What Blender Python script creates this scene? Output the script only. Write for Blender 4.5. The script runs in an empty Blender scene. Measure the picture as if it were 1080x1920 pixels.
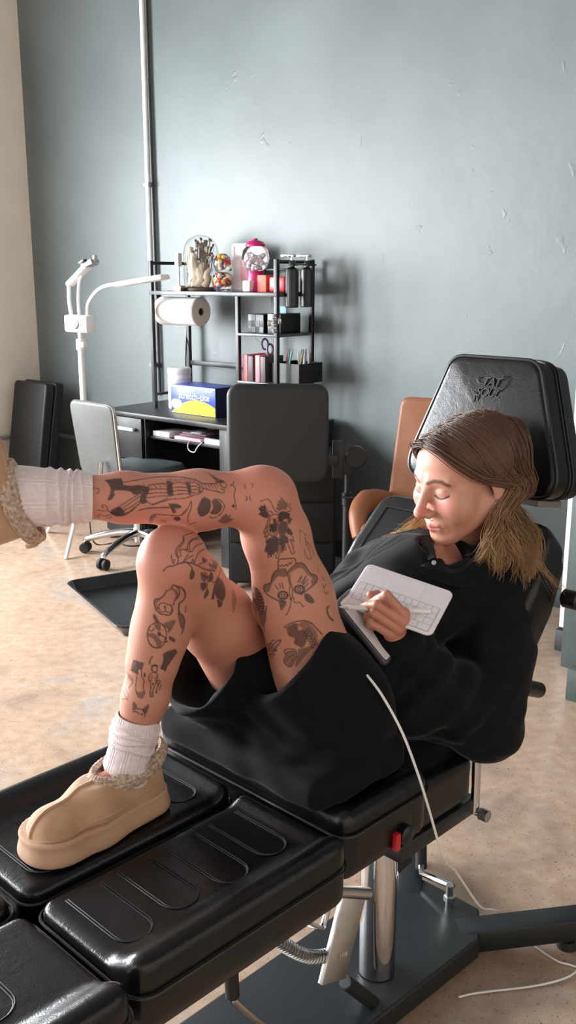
import bpy, bmesh, math, random
import numpy as np
from mathutils import Vector, Matrix

random.seed(7); np.random.seed(7)
scn = bpy.context.scene
COL = scn.collection
PI = math.pi

# ---------------------------------------------------------------- camera, light, exposure
cam_data = bpy.data.cameras.new('camera')
cam = bpy.data.objects.new('camera', cam_data); COL.objects.link(cam)
cam_data.sensor_fit = 'VERTICAL'; cam_data.sensor_height = 36.0; cam_data.lens = 33.75
cam_data.clip_start = 0.05; cam_data.clip_end = 60
cam.location = (0, 0, 1.5)
cam.rotation_euler = (math.radians(90) - math.atan(445/1800), 0, 0)
scn.camera = cam
scn.view_settings.view_transform = 'Standard'; scn.view_settings.look = 'None'
scn.view_settings.gamma = 1; scn.view_settings.use_curve_mapping = False
scn.view_settings.exposure = 0.12

# the room: s runs along the dark wall, d out from it into the room
CN = np.array([-1.734, 6.743]); US = np.array([.766, -.643]); UD = np.array([-.643, -.766])
ROOM_S, ROOM_D, ROOM_H = 8.6, 8.2, 3.9
def RW(s, d, z): return np.array([CN[0]+US[0]*s+UD[0]*d, CN[1]+US[1]*s+UD[1]*d, z])

world = bpy.data.worlds.new('world'); scn.world = world; world.use_nodes = True
wb = world.node_tree.nodes['Background']; wb.inputs[0].default_value = (.75, .86, 1, 1); wb.inputs[1].default_value = 1.2

def area_light(name, s, d, z, wd, hg, aim, power, color):
    l = bpy.data.lights.new(name, 'AREA'); l.shape = 'RECTANGLE'; l.size = wd; l.size_y = hg
    l.energy = power; l.color = color
    o = bpy.data.objects.new(name, l); COL.objects.link(o)
    o.location = RW(s, d, z)
    o.rotation_euler = Vector(aim).to_track_quat('-Z', 'Z').to_euler()
    return o
DAY = (.93, .97, 1.0)
WIN_LEFT = [(2.0, 1.5), (4.0, 1.6), (6.0, 1.6)]       # centre along d and width of the left-wall windows
for i, (d, w) in enumerate(WIN_LEFT):
    area_light('window_daylight', -.12, d, 1.7, w, 1.9, (US[0], US[1], -.05), (360, 460, 430)[i], DAY)
area_light('window_daylight', 3.2, ROOM_D+.12, 2.2, 3.2, 2.2, (-UD[0], -UD[1], -.12), 45, (1, .97, .93))  # unseen window light, added as fill for the cream wall

# ---------------------------------------------------------------- materials
def lin(c):
    c = [x/255 for x in c]
    return tuple(x/12.92 if x <= .04045 else ((x+.055)/1.055)**2.4 for x in c) + (1,)
def mat(name, rgb, rough=.5, metal=0.0, noise=None, bump=None, spec=.5, coat=0, trans=0, emit=0, attr=None, sheen=0, sss=0):
    """noise=(scale, second rgb, detail)  bump=(scale, strength, stretch)"""
    m = bpy.data.materials.new(name); m.use_nodes = True
    nt = m.node_tree; b = nt.nodes['Principled BSDF']
    b.inputs['Base Color'].default_value = lin(rgb); b.inputs['Roughness'].default_value = rough
    b.inputs['Metallic'].default_value = metal; b.inputs['Specular IOR Level'].default_value = spec
    if coat: b.inputs['Coat Weight'].default_value = coat; b.inputs['Coat Roughness'].default_value = .12
    if trans: b.inputs['Transmission Weight'].default_value = trans; b.inputs['IOR'].default_value = 1.3
    if emit: b.inputs['Emission Color'].default_value = lin(rgb); b.inputs['Emission Strength'].default_value = emit
    if sheen: b.inputs['Sheen Weight'].default_value = sheen; b.inputs['Sheen Roughness'].default_value = .4
    if sss:
        b.inputs['Subsurface Weight'].default_value = sss; b.inputs['Subsurface Radius'].default_value = (.012, .005, .003); b.inputs['Subsurface Scale'].default_value = 1
    geo = nt.nodes.new('ShaderNodeNewGeometry')
    if noise:
        n = nt.nodes.new('ShaderNodeTexNoise'); n.inputs['Scale'].default_value = noise[0]; n.inputs['Detail'].default_value = noise[2] if len(noise) > 2 else 4
        nt.links.new(geo.outputs['Position'], n.inputs['Vector'])
        r = nt.nodes.new('ShaderNodeValToRGB'); r.color_ramp.elements[0].position = .35; r.color_ramp.elements[1].position = .65
        r.color_ramp.elements[0].color = lin(rgb); r.color_ramp.elements[1].color = lin(noise[1])
        nt.links.new(n.outputs['Fac'], r.inputs['Fac']); nt.links.new(r.outputs['Color'], b.inputs['Base Color'])
    if attr:
        a = nt.nodes.new('ShaderNodeAttribute'); a.attribute_name = attr
        nt.links.new(a.outputs['Color'], b.inputs['Base Color'])
    if bump:
        n = nt.nodes.new('ShaderNodeTexNoise'); n.inputs['Scale'].default_value = bump[0]; n.inputs['Detail'].default_value = 5
        nt.links.new(geo.outputs['Position'], n.inputs['Vector'])
        bp = nt.nodes.new('ShaderNodeBump'); bp.inputs['Strength'].default_value = bump[1]; bp.inputs['Distance'].default_value = .004
        nt.links.new(n.outputs['Fac'], bp.inputs['Height']); nt.links.new(bp.outputs['Normal'], b.inputs['Normal'])
    return m

# ---------------------------------------------------------------- geometry helpers: every builder returns (verts, faces) in world space
def G(v, f): return (np.asarray(v, float).reshape(-1, 3), [list(map(int, q)) for q in f])
def join(*gs):
    V = []; F = []; n = 0
    for v, f in gs:
        V.append(v); F += [[i+n for i in q] for q in f]; n += len(v)
    return (np.vstack(V), F)
def frame(z, x=None):
    z = np.array(z, float); z /= np.linalg.norm(z)
    x = np.array(x, float) if x is not None else (np.array([1., 0, 0]) if abs(z[0]) < .8 else np.array([0, 1., 0]))
    x = x-z*(x@z); x /= np.linalg.norm(x)
    return np.array([x, np.cross(z, x), z])            # rows
def xf(g, R=None, o=(0, 0, 0)):
    v = g[0]
    if R is not None: v = v@np.array(R)
    return (v+np.array(o, float), g[1])
def box(c, size, bev=0.0, R=None, seg=2):
    bm = bmesh.new(); bmesh.ops.create_cube(bm, size=1)
    for v in bm.verts: v.co = (v.co.x*size[0], v.co.y*size[1], v.co.z*size[2])
    if bev: bmesh.ops.bevel(bm, geom=bm.edges[:], offset=min(bev, min(size)*.48), segments=seg, profile=.5, affect='EDGES')
    bm.verts.index_update()
    g = G([v.co[:] for v in bm.verts], [[v.index for v in f.verts] for f in bm.faces]); bm.free()
    return xf(g, R, c)
RROOM = np.array([[US[0], US[1], 0], [UD[0], UD[1], 0], [0, 0, 1.]])
RROOM_RH = np.array([[US[0], US[1], 0], [-UD[0], -UD[1], 0], [0, 0, 1.]])
def rbox(s0, s1, d0, d1, z0, z1, bev=.002):
    return box(RW((s0+s1)/2, (d0+d1)/2, (z0+z1)/2), (abs(s1-s0), abs(d1-d0), abs(z1-z0)), bev, RROOM_RH)
def lathe(prof, base=(0, 0, 0), axis=(0, 0, 1), n=24, x=None, caps=True):
    R = frame(axis, x); V = []; F = []
    for r, h in prof:
        for k in range(n):
            t = 2*PI*k/n; V.append((r*math.cos(t), r*math.sin(t), h))
    for i in range(len(prof)-1):
        for k in range(n): F.append((i*n+k, i*n+(k+1) % n, (i+1)*n+(k+1) % n, (i+1)*n+k))
    if caps:
        F.append(list(range(n))[::-1]); F.append(list(range((len(prof)-1)*n, len(prof)*n)))
    return xf(G(V, F), R, base)
def cyl(p0, p1, r0, r1=None, n=16, bev=0):
    p0 = np.array(p0, float); p1 = np.array(p1, float); L = np.linalg.norm(p1-p0); r1 = r0 if r1 is None else r1
    prof = [(r0, 0), (r1, L)] if not bev else [(r0-bev, 0), (r0, bev), (r1, L-bev), (r1-bev, L)]
    return lathe(prof, p0, p1-p0, n)
def catmull(P, m=8, closed=False):
    P = np.array(P, float); n = len(P); out = []
    rng = range(n if closed else n-1)
    for i in rng:
        if closed: a, b, c, d = P[(i-1) % n], P[i], P[(i+1) % n], P[(i+2) % n]
        else: a, b, c, d = P[max(i-1, 0)], P[i], P[i+1], P[min(i+2, n-1)]
        for k in range(m):
            t = k/m
            out.append(.5*((2*b)+(-a+c)*t+(2*a-5*b+4*c-d)*t*t+(-a+3*b-3*c+d)*t**3))
    if not closed: out.append(P[-1])
    return np.array(out)
def tube(P, r, n=8, closed=False, up=None):
    P = np.array(P, float); m = len(P); r = np.broadcast_to(np.array(r, float), (m,))
    T = np.roll(P, -1, 0)-np.roll(P, 1, 0) if closed else np.gradient(P, axis=0)
    T /= np.linalg.norm(T, axis=1)[:, None]+1e-12
    x = frame(T[0], up)[0]; V = []; F = []
    ang = np.arange(n)*2*PI/n
    for i in range(m):
        x = x-T[i]*(x@T[i]); x /= np.linalg.norm(x)+1e-12; y = np.cross(T[i], x)
        V.append(P[i]+r[i]*(np.cos(ang)[:, None]*x+np.sin(ang)[:, None]*y))
    for i in range(m if closed else m-1):
        j = (i+1) % m
        for k in range(n): F.append((i*n+k, i*n+(k+1) % n, j*n+(k+1) % n, j*n+k))
    if not closed: F.append(list(range(n))[::-1]); F.append(list(range((m-1)*n, m*n)))
    return G(np.vstack(V), F)
def rrect(w, h, r, n=6):
    out = []
    for cx, cy, a0 in ((w/2-r, h/2-r, 0), (-w/2+r, h/2-r, 90), (-w/2+r, -h/2+r, 180), (w/2-r, -h/2+r, 270)):
        for k in range(n+1):
            t = math.radians(a0+90*k/n); out.append((cx+r*math.cos(t), cy+r*math.sin(t)))
    return np.array(out)
def rpoly(P, r, n=6):
    """round the corners of a convex 2d polygon (counter-clockwise)"""
    P = np.array(P, float); out = []; m = len(P)
    r = [r]*m if np.isscalar(r) else r
    for i in range(m):
        a = P[i-1]-P[i]; b = P[(i+1) % m]-P[i]; a /= np.linalg.norm(a); b /= np.linalg.norm(b)
        th = math.acos(max(-1, min(1, a@b))); L = r[i]/math.tan(th/2)
        p0 = P[i]+a*L; p1 = P[i]+b*L
        for k in range(n+1):
            t = k/n; out.append((1-t)**2*p0+2*t*(1-t)*P[i]+t*t*p1)
    return np.array(out)
def inset(P, d):
    P = np.array(P, float); e = np.roll(P, -1, 0)-np.roll(P, 1, 0); e /= np.linalg.norm(e, axis=1)[:, None]+1e-12
    return P+np.stack([-e[:, 1], e[:, 0]], 1)*d
def slab(P, o, R, th, rt=0.0, rb=0.0, n=4, crown=0.0):
    """prism of outline P (ccw) in the frame rows R, from 0 to th along its third axis, edges rounded by rt on top and rb below"""
    P = np.array(P, float); L = []
    if rb: L += [(rb*(1-math.sin(t)), rb*(1-math.cos(t))) for t in np.linspace(0, PI/2, n+1)]
    else: L += [(0, 0)]
    if rt: L += [(rt*(1-math.cos(t)), th-rt+rt*math.sin(t)) for t in np.linspace(0, PI/2, n+1)]
    else: L += [(0, th)]
    V = []; m = len(P)
    for d, z in L: V.append(np.c_[inset(P, d) if d else P, np.full(m, z)])
    F = [(i*m+k, i*m+(k+1) % m, (i+1)*m+(k+1) % m, (i+1)*m+k) for i in range(len(L)-1) for k in range(m)]
    F.append(list(range(m))[::-1])
    if crown:
        q = V[-1]; c = q.mean(0)
        for j, t in enumerate((.25, .5, .75, .92)):
            ring = c+(q-c)*(1-t); ring[:, 2] = th+crown*(1-(1-t)**2); V.append(ring); b = (len(L)-1+j)*m
            F += [(b+k, b+(k+1) % m, b+m+(k+1) % m, b+m+k) for k in range(m)]
        b = (len(L)+3)*m; F.append(list(range(b, b+m)))
    else: F.append(list(range((len(L)-1)*m, len(L)*m)))
    return xf(G(np.vstack(V), F), R, o)

ORG = {}
def set_props(o, label=None, cat=None, group=None, kind=None):
    if label: o['label'] = label
    if cat: o['category'] = cat
    if group: o['group'] = group
    if kind: o['kind'] = kind
    return o
def thing(name, label, cat, loc, group=None):
    o = bpy.data.objects.new(name, None); COL.objects.link(o); o.location = [float(q) for q in loc]; o.empty_display_size = .05
    ORG[o.name] = np.array(loc, float)
    return set_props(o, label, cat, group)
def mesh_from(name, g, sharp=40):
    v, f = g
    me = bpy.data.meshes.new(name)
    tot = np.array([len(q) for q in f], np.int32)
    me.vertices.add(len(v)); me.vertices.foreach_set('co', np.asarray(v, np.float32).ravel())
    flat = np.fromiter((i for q in f for i in q), np.int32, int(tot.sum())) if not isinstance(f, np.ndarray) else f.astype(np.int32).ravel()
    me.loops.add(len(flat)); me.loops.foreach_set('vertex_index', flat)
    me.polygons.add(len(tot)); st = np.zeros(len(tot), np.int32); st[1:] = np.cumsum(tot)[:-1]
    me.polygons.foreach_set('loop_start', st); me.polygons.foreach_set('loop_total', tot)
    me.polygons.foreach_set('use_smooth', np.ones(len(tot), bool))
    me.update(calc_edges=True); me.validate()
    if sharp and len(v) < 60000: me.set_sharp_from_angle(angle=math.radians(sharp))
    return me
def part(name, g, m, root=None, label=None, sharp=40, kind=None, cat=None, group=None, loc=None):
    """a mesh object; with a root it is that thing's (or part's) child, without one it stands on its own with its origin at loc"""
    if root is not None: org = ORG[root.name]
    else:
        v = g[0]
        org = np.array(loc, float) if loc is not None else np.array([(v[:, 0].min()+v[:, 0].max())/2, (v[:, 1].min()+v[:, 1].max())/2, v[:, 2].min()])
    me = mesh_from(name, (g[0]-org, g[1]), sharp)
    me.materials.append(m)
    o = bpy.data.objects.new(name, me); COL.objects.link(o)
    if root is not None: o.parent = root
    else: o.location = org
    ORG[o.name] = org
    return set_props(o, label, cat, group, kind)
def copy_tree(o, delta, label=None, parent=None):
    c = o.copy(); COL.objects.link(c)
    if parent is None: c.location = Vector(o.location)+Vector([float(q) for q in delta])
    else: c.parent = parent; c.matrix_parent_inverse = o.matrix_parent_inverse.copy()
    if label: c['label'] = label
    for ch in list(o.children): copy_tree(ch, delta, None, c)
    return c
def struct(name, g, m, sharp=40): return part(name, g, m, kind='structure', sharp=sharp)
def text_geo(s, size, o, R, depth=.0006, shear=0, align='CENTER', space=1.0):
    cu = bpy.data.curves.new('lettering', 'FONT'); cu.body = s; cu.size = size; cu.extrude = depth; cu.shear = shear
    cu.align_x = align; cu.align_y = 'CENTER'; cu.space_character = space; cu.resolution_u = 3
    ob = bpy.data.objects.new('lettering', cu); COL.objects.link(ob)
    dg = bpy.context.evaluated_depsgraph_get(); me = bpy.data.meshes.new_from_object(ob.evaluated_get(dg))
    g = G([v.co[:] for v in me.vertices], [list(p.vertices) for p in me.polygons])
    bpy.data.objects.remove(ob); bpy.data.curves.remove(cu); bpy.data.meshes.remove(me)
    return xf(g, R, o)

M = {}
M['black_metal'] = mat('black_metal', (14, 15, 17), .42, noise=(30, (20, 21, 23)))
M['desk'] = mat('black_woodgrain', (19, 21, 23), .42, noise=(14, (27, 29, 31)), bump=(60, .05))
M['white_plastic'] = mat('white_plastic', (226, 224, 224), .38, noise=(8, (232, 230, 230)))
M['chrome'] = mat('chrome', (214, 214, 216), .1, 1.0, noise=(9, (200, 200, 204)))
M['steel'] = mat('brushed_steel', (190, 192, 192), .28, 1.0, noise=(40, (170, 172, 172)))
M['black_plastic'] = mat('black_plastic', (10, 11, 12), .35, noise=(25, (15, 16, 17)))
M['rubber'] = mat('black_rubber', (16, 16, 17), .7, noise=(30, (24, 24, 25)))
M['paper'] = mat('white_paper', (226, 223, 218), .8, noise=(20, (218, 214, 208)))
M['vinyl'] = mat('black_vinyl', (13, 14, 16), .45, noise=(16, (18, 19, 21)), bump=(220, .06))
M['glass'] = mat('clear_glass', (255, 255, 255), .02, trans=1.0, noise=(5, (250, 252, 252)))
def paint(rgb, rough=.45, n=(40, None), bump=None):
    k = (rgb, rough)
    if k not in M: M[k] = mat('painted_colour', rgb, rough, noise=(20, tuple(min(255, int(c*1.06)+3) for c in rgb)), bump=bump)
    return M[k]

# ---------------------------------------------------------------- the room
def wall_material():
    m = mat('dark_grey_wall_paint', (92, 100, 102), .46, spec=.5); nt = m.node_tree; b = nt.nodes['Principled BSDF']
    geo = nt.nodes.new('ShaderNodeNewGeometry')
    n1 = nt.nodes.new('ShaderNodeTexNoise'); n1.inputs['Scale'].default_value = 1.6; n1.inputs['Detail'].default_value = 6
    r = nt.nodes.new('ShaderNodeValToRGB'); r.color_ramp.elements[0].position = .3; r.color_ramp.elements[1].position = .7
    r.color_ramp.elements[0].color = lin((88, 97, 99)); r.color_ramp.elements[1].color = lin((102, 111, 113))
    nt.links.new(geo.outputs['Position'], n1.inputs['Vector']); nt.links.new(n1.outputs['Fac'], r.inputs['Fac']); nt.links.new(r.outputs['Color'], b.inputs['Base Color'])
    # plaster: broad trowel waves and sparse raised scratches
    n2 = nt.nodes.new('ShaderNodeTexNoise'); n2.inputs['Scale'].default_value = 3.5; n2.inputs['Detail'].default_value = 8; n2.inputs['Roughness'].default_value = .62
    nt.links.new(geo.outputs['Position'], n2.inputs['Vector'])
    n3 = nt.nodes.new('ShaderNodeTexNoise'); n3.inputs['Scale'].default_value = 7; n3.inputs['Detail'].default_value = 3; n3.inputs['Distortion'].default_value = 1.6
    nt.links.new(geo.outputs['Position'], n3.inputs['Vector'])
    r3 = nt.nodes.new('ShaderNodeValToRGB'); r3.color_ramp.elements[0].position = .69; r3.color_ramp.elements[1].position = .75
    nt.links.new(n3.outputs['Fac'], r3.inputs['Fac'])
    ad = nt.nodes.new('ShaderNodeMath'); ad.operation = 'MULTIPLY_ADD'; ad.inputs[1].default_value = .35
    nt.links.new(r3.outputs['Color'], ad.inputs[0]); nt.links.new(n2.outputs['Fac'], ad.inputs[2])
    bp = nt.nodes.new('ShaderNodeBump'); bp.inputs['Strength'].default_value = .28; bp.inputs['Distance'].default_value = .012
    nt.links.new(ad.outputs[0], bp.inputs['Height']); nt.links.new(bp.outputs['Normal'], b.inputs['Normal'])
    return m
def floor_material():
    m = mat('stained_concrete', (170, 150, 128), .24); nt = m.node_tree; b = nt.nodes['Principled BSDF']
    geo = nt.nodes.new('ShaderNodeNewGeometry')
    def nz(scale, det, dist=0):
        n = nt.nodes.new('ShaderNodeTexNoise'); n.inputs['Scale'].default_value = scale; n.inputs['Detail'].default_value = det; n.inputs['Distortion'].default_value = dist
        nt.links.new(geo.outputs['Position'], n.inputs['Vector']); return n
    def ramp(n, stops):
        r = nt.nodes.new('ShaderNodeValToRGB'); e = r.color_ramp.elements
        while len(e) < len(stops): e.new(.5)
        for q, (p, c) in zip(e, stops): q.position = p; q.color = lin(c) if len(c) == 3 else c
        nt.links.new(n.outputs['Fac'], r.inputs['Fac']); return r
    a = ramp(nz(2.6, 9, .7), [(.28, (156, 134, 121)), (.42, (177, 153, 134)), (.52, (187, 160, 138)), (.62, (178, 159, 145)), (.76, (164, 156, 152))])
    sp = ramp(nz(150, 2), [(.30, (0, 0, 0, 1)), (.36, (1, 1, 1, 1))])
    sp2 = ramp(nz(60, 3), [(.26, (.25, .25, .25, 1)), (.32, (1, 1, 1, 1))])
    def mul(x, y, f):
        k = nt.nodes.new('ShaderNodeMixRGB'); k.blend_type = 'MULTIPLY'; k.inputs['Fac'].default_value = f
        nt.links.new(x.outputs['Color'], k.inputs['Color1']); nt.links.new(y.outputs['Color'], k.inputs['Color2']); return k
    c = mul(mul(a, sp, .62), sp2, .75)
    fine = ramp(nz(24, 6), [(.3, (228, 223, 217)), (.7, (255, 255, 255))])
    c = mul(c, fine, 1)
    nt.links.new(c.outputs['Color'], b.inputs['Base Color'])
    bp = nt.nodes.new('ShaderNodeBump'); bp.inputs['Strength'].default_value = .12; bp.inputs['Distance'].default_value = .003
    nt.links.new(nz(18, 6).outputs['Fac'], bp.inputs['Height']); nt.links.new(bp.outputs['Normal'], b.inputs['Normal'])
    return m
WALL_DARK = wall_material(); FLOOR = floor_material()
WHITE_WALL = mat('cream_wall_paint', (226, 216, 202), .6, noise=(3, (232, 223, 210)), bump=(14, .08))
CEIL = mat('ceiling_paint', (120, 120, 120), .8, noise=(3, (130, 130, 129)))
T = .2
struct('floor', rbox(-T, ROOM_S+T, -T, ROOM_D+T, -.1, 0, 0), FLOOR)
struct('ceiling', rbox(-T, ROOM_S+T, -T, ROOM_D+T, ROOM_H, ROOM_H+.1, 0), CEIL)
struct('wall_back', rbox(-T, ROOM_S+T, -T, 0, 0, ROOM_H, 0), WALL_DARK)
struct('wall_right', rbox(ROOM_S, ROOM_S+T, 0, ROOM_D, 0, ROOM_H, 0), WHITE_WALL)
def wall_open(mk, lo, hi, holes, z0, z1):
    gs = []; x = lo
    for c, w in holes:
        gs += [mk(x, c-w/2, 0, ROOM_H), mk(c-w/2, c+w/2, 0, z0), mk(c-w/2, c+w/2, z1, ROOM_H)]; x = c+w/2
    return join(*(gs+[mk(x, hi, 0, ROOM_H)]))
struct('wall_left', wall_open(lambda a, b, z0, z1: rbox(-T, 0, a, b, z0, z1, 0), 0, ROOM_D, WIN_LEFT, .7, 2.7), WHITE_WALL)
struct('wall_front', wall_open(lambda a, b, z0, z1: rbox(a, b, ROOM_D, ROOM_D+T, z0, z1, 0), 0, ROOM_S, [(3.2, 3.2)], 1.1, 3.3), WHITE_WALL)
for i, (d, w) in enumerate(WIN_LEFT):
    fr = [rbox(-.06, -.01, d-w/2, d-w/2+.05, .7, 2.7), rbox(-.06, -.01, d+w/2-.05, d+w/2, .7, 2.7), rbox(-.06, -.01, d-w/2, d+w/2, .7, .75), rbox(-.06, -.01, d-w/2, d+w/2, 2.65, 2.7), rbox(-.055, -.015, d-w/2, d+w/2, 1.68, 1.72), rbox(-.055, -.015, d-.02, d+.02, .7, 2.7)]
    struct('window_%d' % (i+1), join(*fr), M['black_metal'])
struct('window_4', join(rbox(1.6, 4.8, ROOM_D+.02, ROOM_D+.06, 1.1, 1.15), rbox(1.6, 4.8, ROOM_D+.02, ROOM_D+.06, 3.25, 3.3), rbox(1.6, 1.65, ROOM_D+.02, ROOM_D+.06, 1.1, 3.3), rbox(4.75, 4.8, ROOM_D+.02, ROOM_D+.06, 1.1, 3.3), rbox(3.18, 3.22, ROOM_D+.02, ROOM_D+.06, 1.1, 3.3)), M['black_metal'])  # frame of the unseen window added for the fill light
struct('baseboard_back', rbox(0, ROOM_S, 0, .015, 0, .09), paint((58, 64, 66)))
GREYP = paint((126, 128, 126), .4)
struct('trim_1', join(tube(catmull([RW(.02, 3.0, .42), RW(.02, 1.2, .42), RW(.02, .05, .42)], 6), .014, 8), tube([RW(.02, .018, .42), RW(1.35, .018, .42)], .014, 8)), GREYP)
# white pillar with a dark foot at the right
struct('trim_2', join(rbox(4.13, 4.36, .22, .50, .1, ROOM_H-.001, .004)), paint((222, 220, 216), .5))
struct('trim_3', rbox(4.12, 4.37, .21, .51, 0, .09, .004), paint((44, 48, 50), .5))
# ---------------------------------------------------------------- conduit and cable on the wall
t = thing('conduit', 'pale grey vertical conduit pipe running up the dark wall behind the shelf', 'pipe', RW(1.215, .03, .78))
part('pipe', cyl(RW(1.215, .03, .78), RW(1.215, .03, ROOM_H-.002), .016, n=12), paint((206, 208, 208), .4), t)
for z in (.95, 2.0, 3.1): part('clamp', rbox(1.19, 1.24, .001, .05, z, z+.025, .002), GREYP, t)
part('cable', tube(catmull([RW(1.245, .02, ROOM_H-.002), RW(1.243, .02, 2.5), RW(1.247, .02, 1.6), RW(1.25, .02, .8)], 6), .006, 6), M['rubber'])
bpy.context.view_layer.update()
o = bpy.data.objects['cable']; set_props(o, 'thin black cable running up the wall beside the pale conduit pipe', 'cable')

# ---------------------------------------------------------------- desk with its hutch
t = thing('desk', 'black desk with drawer, open shelf bay and slim tabletop under the rack', 'desk', RW(1.95, .31, 0))
S0, S1 = 1.36, 2.62; Z = .762
part('tabletop', rbox(S0-.005, S1+.005, .05, .575, Z-.026, Z, .003), M['desk'], t)
for a, b in ((S0, S0+.018), (1.69, 1.708), (2.27, 2.35), (S1-.018, S1)): part('side_panel', rbox(a, b, .06, .555, .0, Z-.026), M['desk'], t)
part('back_panel', rbox(S0, S1, .055, .07, .1, Z-.026), M['desk'], t)
dr = part('drawer', rbox(S0+.004, 1.694, .545, .572, .50, Z-.03), M['desk'], t); part('handle', join(rbox(1.49, 1.655, .59, .602, .664, .682, .003), rbox(1.50, 1.512, .57, .592, .667, .679), rbox(1.633, 1.645, .57, .592, .667, .679)), paint((214, 214, 214), .3), dr, 'pale grey bar handle')
part('door', rbox(S0+.004, 1.694, .545, .572, .06, .495), M['desk'], t)
part('shelf', rbox(1.708, 2.27, .08, .53, .625, .64), M['desk'], t)
part('door', rbox(2.352, S1-.003, .545, .572, .06, Z-.03), M['desk'], t)

t = thing('shelf_rack', 'black metal open rack of posts and shelves standing on the desk', 'rack', RW(2.0, .2, .762))
H0, H1, DF, DB = 1.558, 2.475, .34, .06; w = .011
BM = M['black_metal']
for s, d, top in ((H0, DF, 1.575), (H0, DB, 1.575), (H1, DF, 1.575), (H1, DB, 1.575), (2.212, DF, 1.40), (2.212, DB, 1.40)):
    part('post', rbox(s-w, s+w, d-w, d+w, .762, top, .002), BM, t)
for s in (H0, H1): part('rail', rbox(s-.007, s+.007, DB, DF, 1.553, 1.571), BM, t)
part('rail', rbox(H0, H1, DB-.006, DB+.006, 1.52, 1.532), BM, t)
part('rail', rbox(H0, 2.212, DB-.006, DB+.006, .985, 1.012), BM, t)
part('rail', rbox(H0-.006, H0+.006, DB, DF, .83, .845), BM, t)
part('shelf', rbox(H0-.01, H1+.01, DB-.012, DF+.012, 1.392, 1.413, .002), paint((64, 70, 71), .3), t)
part('shelf', rbox(2.212, H1+.01, DB-.012, DF+.012, 1.193, 1.207, .002), paint((64, 70, 71), .3), t)
part('shelf', rbox(2.212, H1+.01, DB-.012, DF+.012, .947, .961, .002), paint((64, 70, 71), .3), t)
part('cable', tube(catmull([RW(1.51, .03, 1.40), RW(1.535, .05, 1.22), RW(1.56, .09, 1.05), RW(1.56, .1, .775)], 8), .004, 6), M['rubber'])
bpy.context.view_layer.update(); set_props(bpy.data.objects['cable.001'], 'thin black cable hanging down behind the paper towel roll', 'cable')

# things on the rack's top board (z 1.413)
ZT = 1.413
def at(s, d, z): return RW(s, d, z)
t = thing('glass_dome', 'clear glass dome over dried flowers and pale driftwood on the rack', 'dome', RW(1.81, .2, ZT))
part('base', lathe([(.1, 0), (.104, .004), (.104, .016), (.098, .02)], RW(1.81, .2, ZT), n=32), paint((70, 52, 40), .5), t)
part('glass_cover', lathe([(.094, .02), (.096, .08), (.096, .2), (.088, .245), (.066, .275), (.035, .292), (.004, .297), (.004, .294), (.034, .289), (.064, .272), (.085, .243), (.0935, .2), (.0935, .08), (.0915, .02)], RW(1.81, .2, ZT), n=32, caps=False), M['glass'], t)
fl = []; rg = random.Random(3)
for i in range(70):
    a = rg.uniform(0, 2*PI); r = rg.uniform(.01, .06); h = rg.uniform(.14, .26)
    p = RW(1.83, .2, ZT)+np.array([0, 0, .02]); q = p+np.array([r*math.cos(a), r*math.sin(a), h])
    fl.append(tube(catmull([p, (p+q)/2+np.array([rg.uniform(-.02, .02), rg.uniform(-.02, .02), 0]), q], 3), [.0012]*7, 4))
    fl.append(lathe([(.001, -.008), (.007, -.003), (.006, .004), (.001, .008)], q, (rg.uniform(-1, 1), rg.uniform(-1, 1), 1), 6))
part('dried_flowers', join(*fl), paint((110, 86, 62), .8), t)
wd = []
for (s0, z0, s1, z1, r0, r1) in ((1.80, .02, 1.835, .15, .03, .018), (1.775, .02, 1.76, .2, .024, .014), (1.85, .02, 1.88, .12, .022, .01), (1.74, .02, 1.735, .235, .02, .014)):
    p, q = RW(s0, .22, ZT+z0), RW(s1, .2, ZT+z1)
    wd.append(tube(catmull([p, p*.65+q*.35+np.array([.008, .004, 0]), p*.3+q*.7+np.array([-.008, 0, 0]), q], 4), np.interp(np.linspace(0, 1, 13), [0, .3, .5, 1], [r0, r0*.8, r0*1.05, r1]), 9))
part('driftwood', join(*wd), paint((214, 198, 176), .8), t)

t = thing('phone_clip', 'small silver clamp post at the left end of the rack top', 'clamp', RW(1.76, .32, ZT))
part('stem', cyl(RW(1.76, .32, ZT), RW(1.76, .32, ZT+.16), .006), M['steel'], t)
part('foot', rbox(1.725, 1.79, .30, .34, ZT, ZT+.03, .004), M['steel'], t)
part('jaw', rbox(1.742, 1.772, .305, .335, ZT+.13, ZT+.2, .004), paint((190, 192, 192), .3), t)

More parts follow.
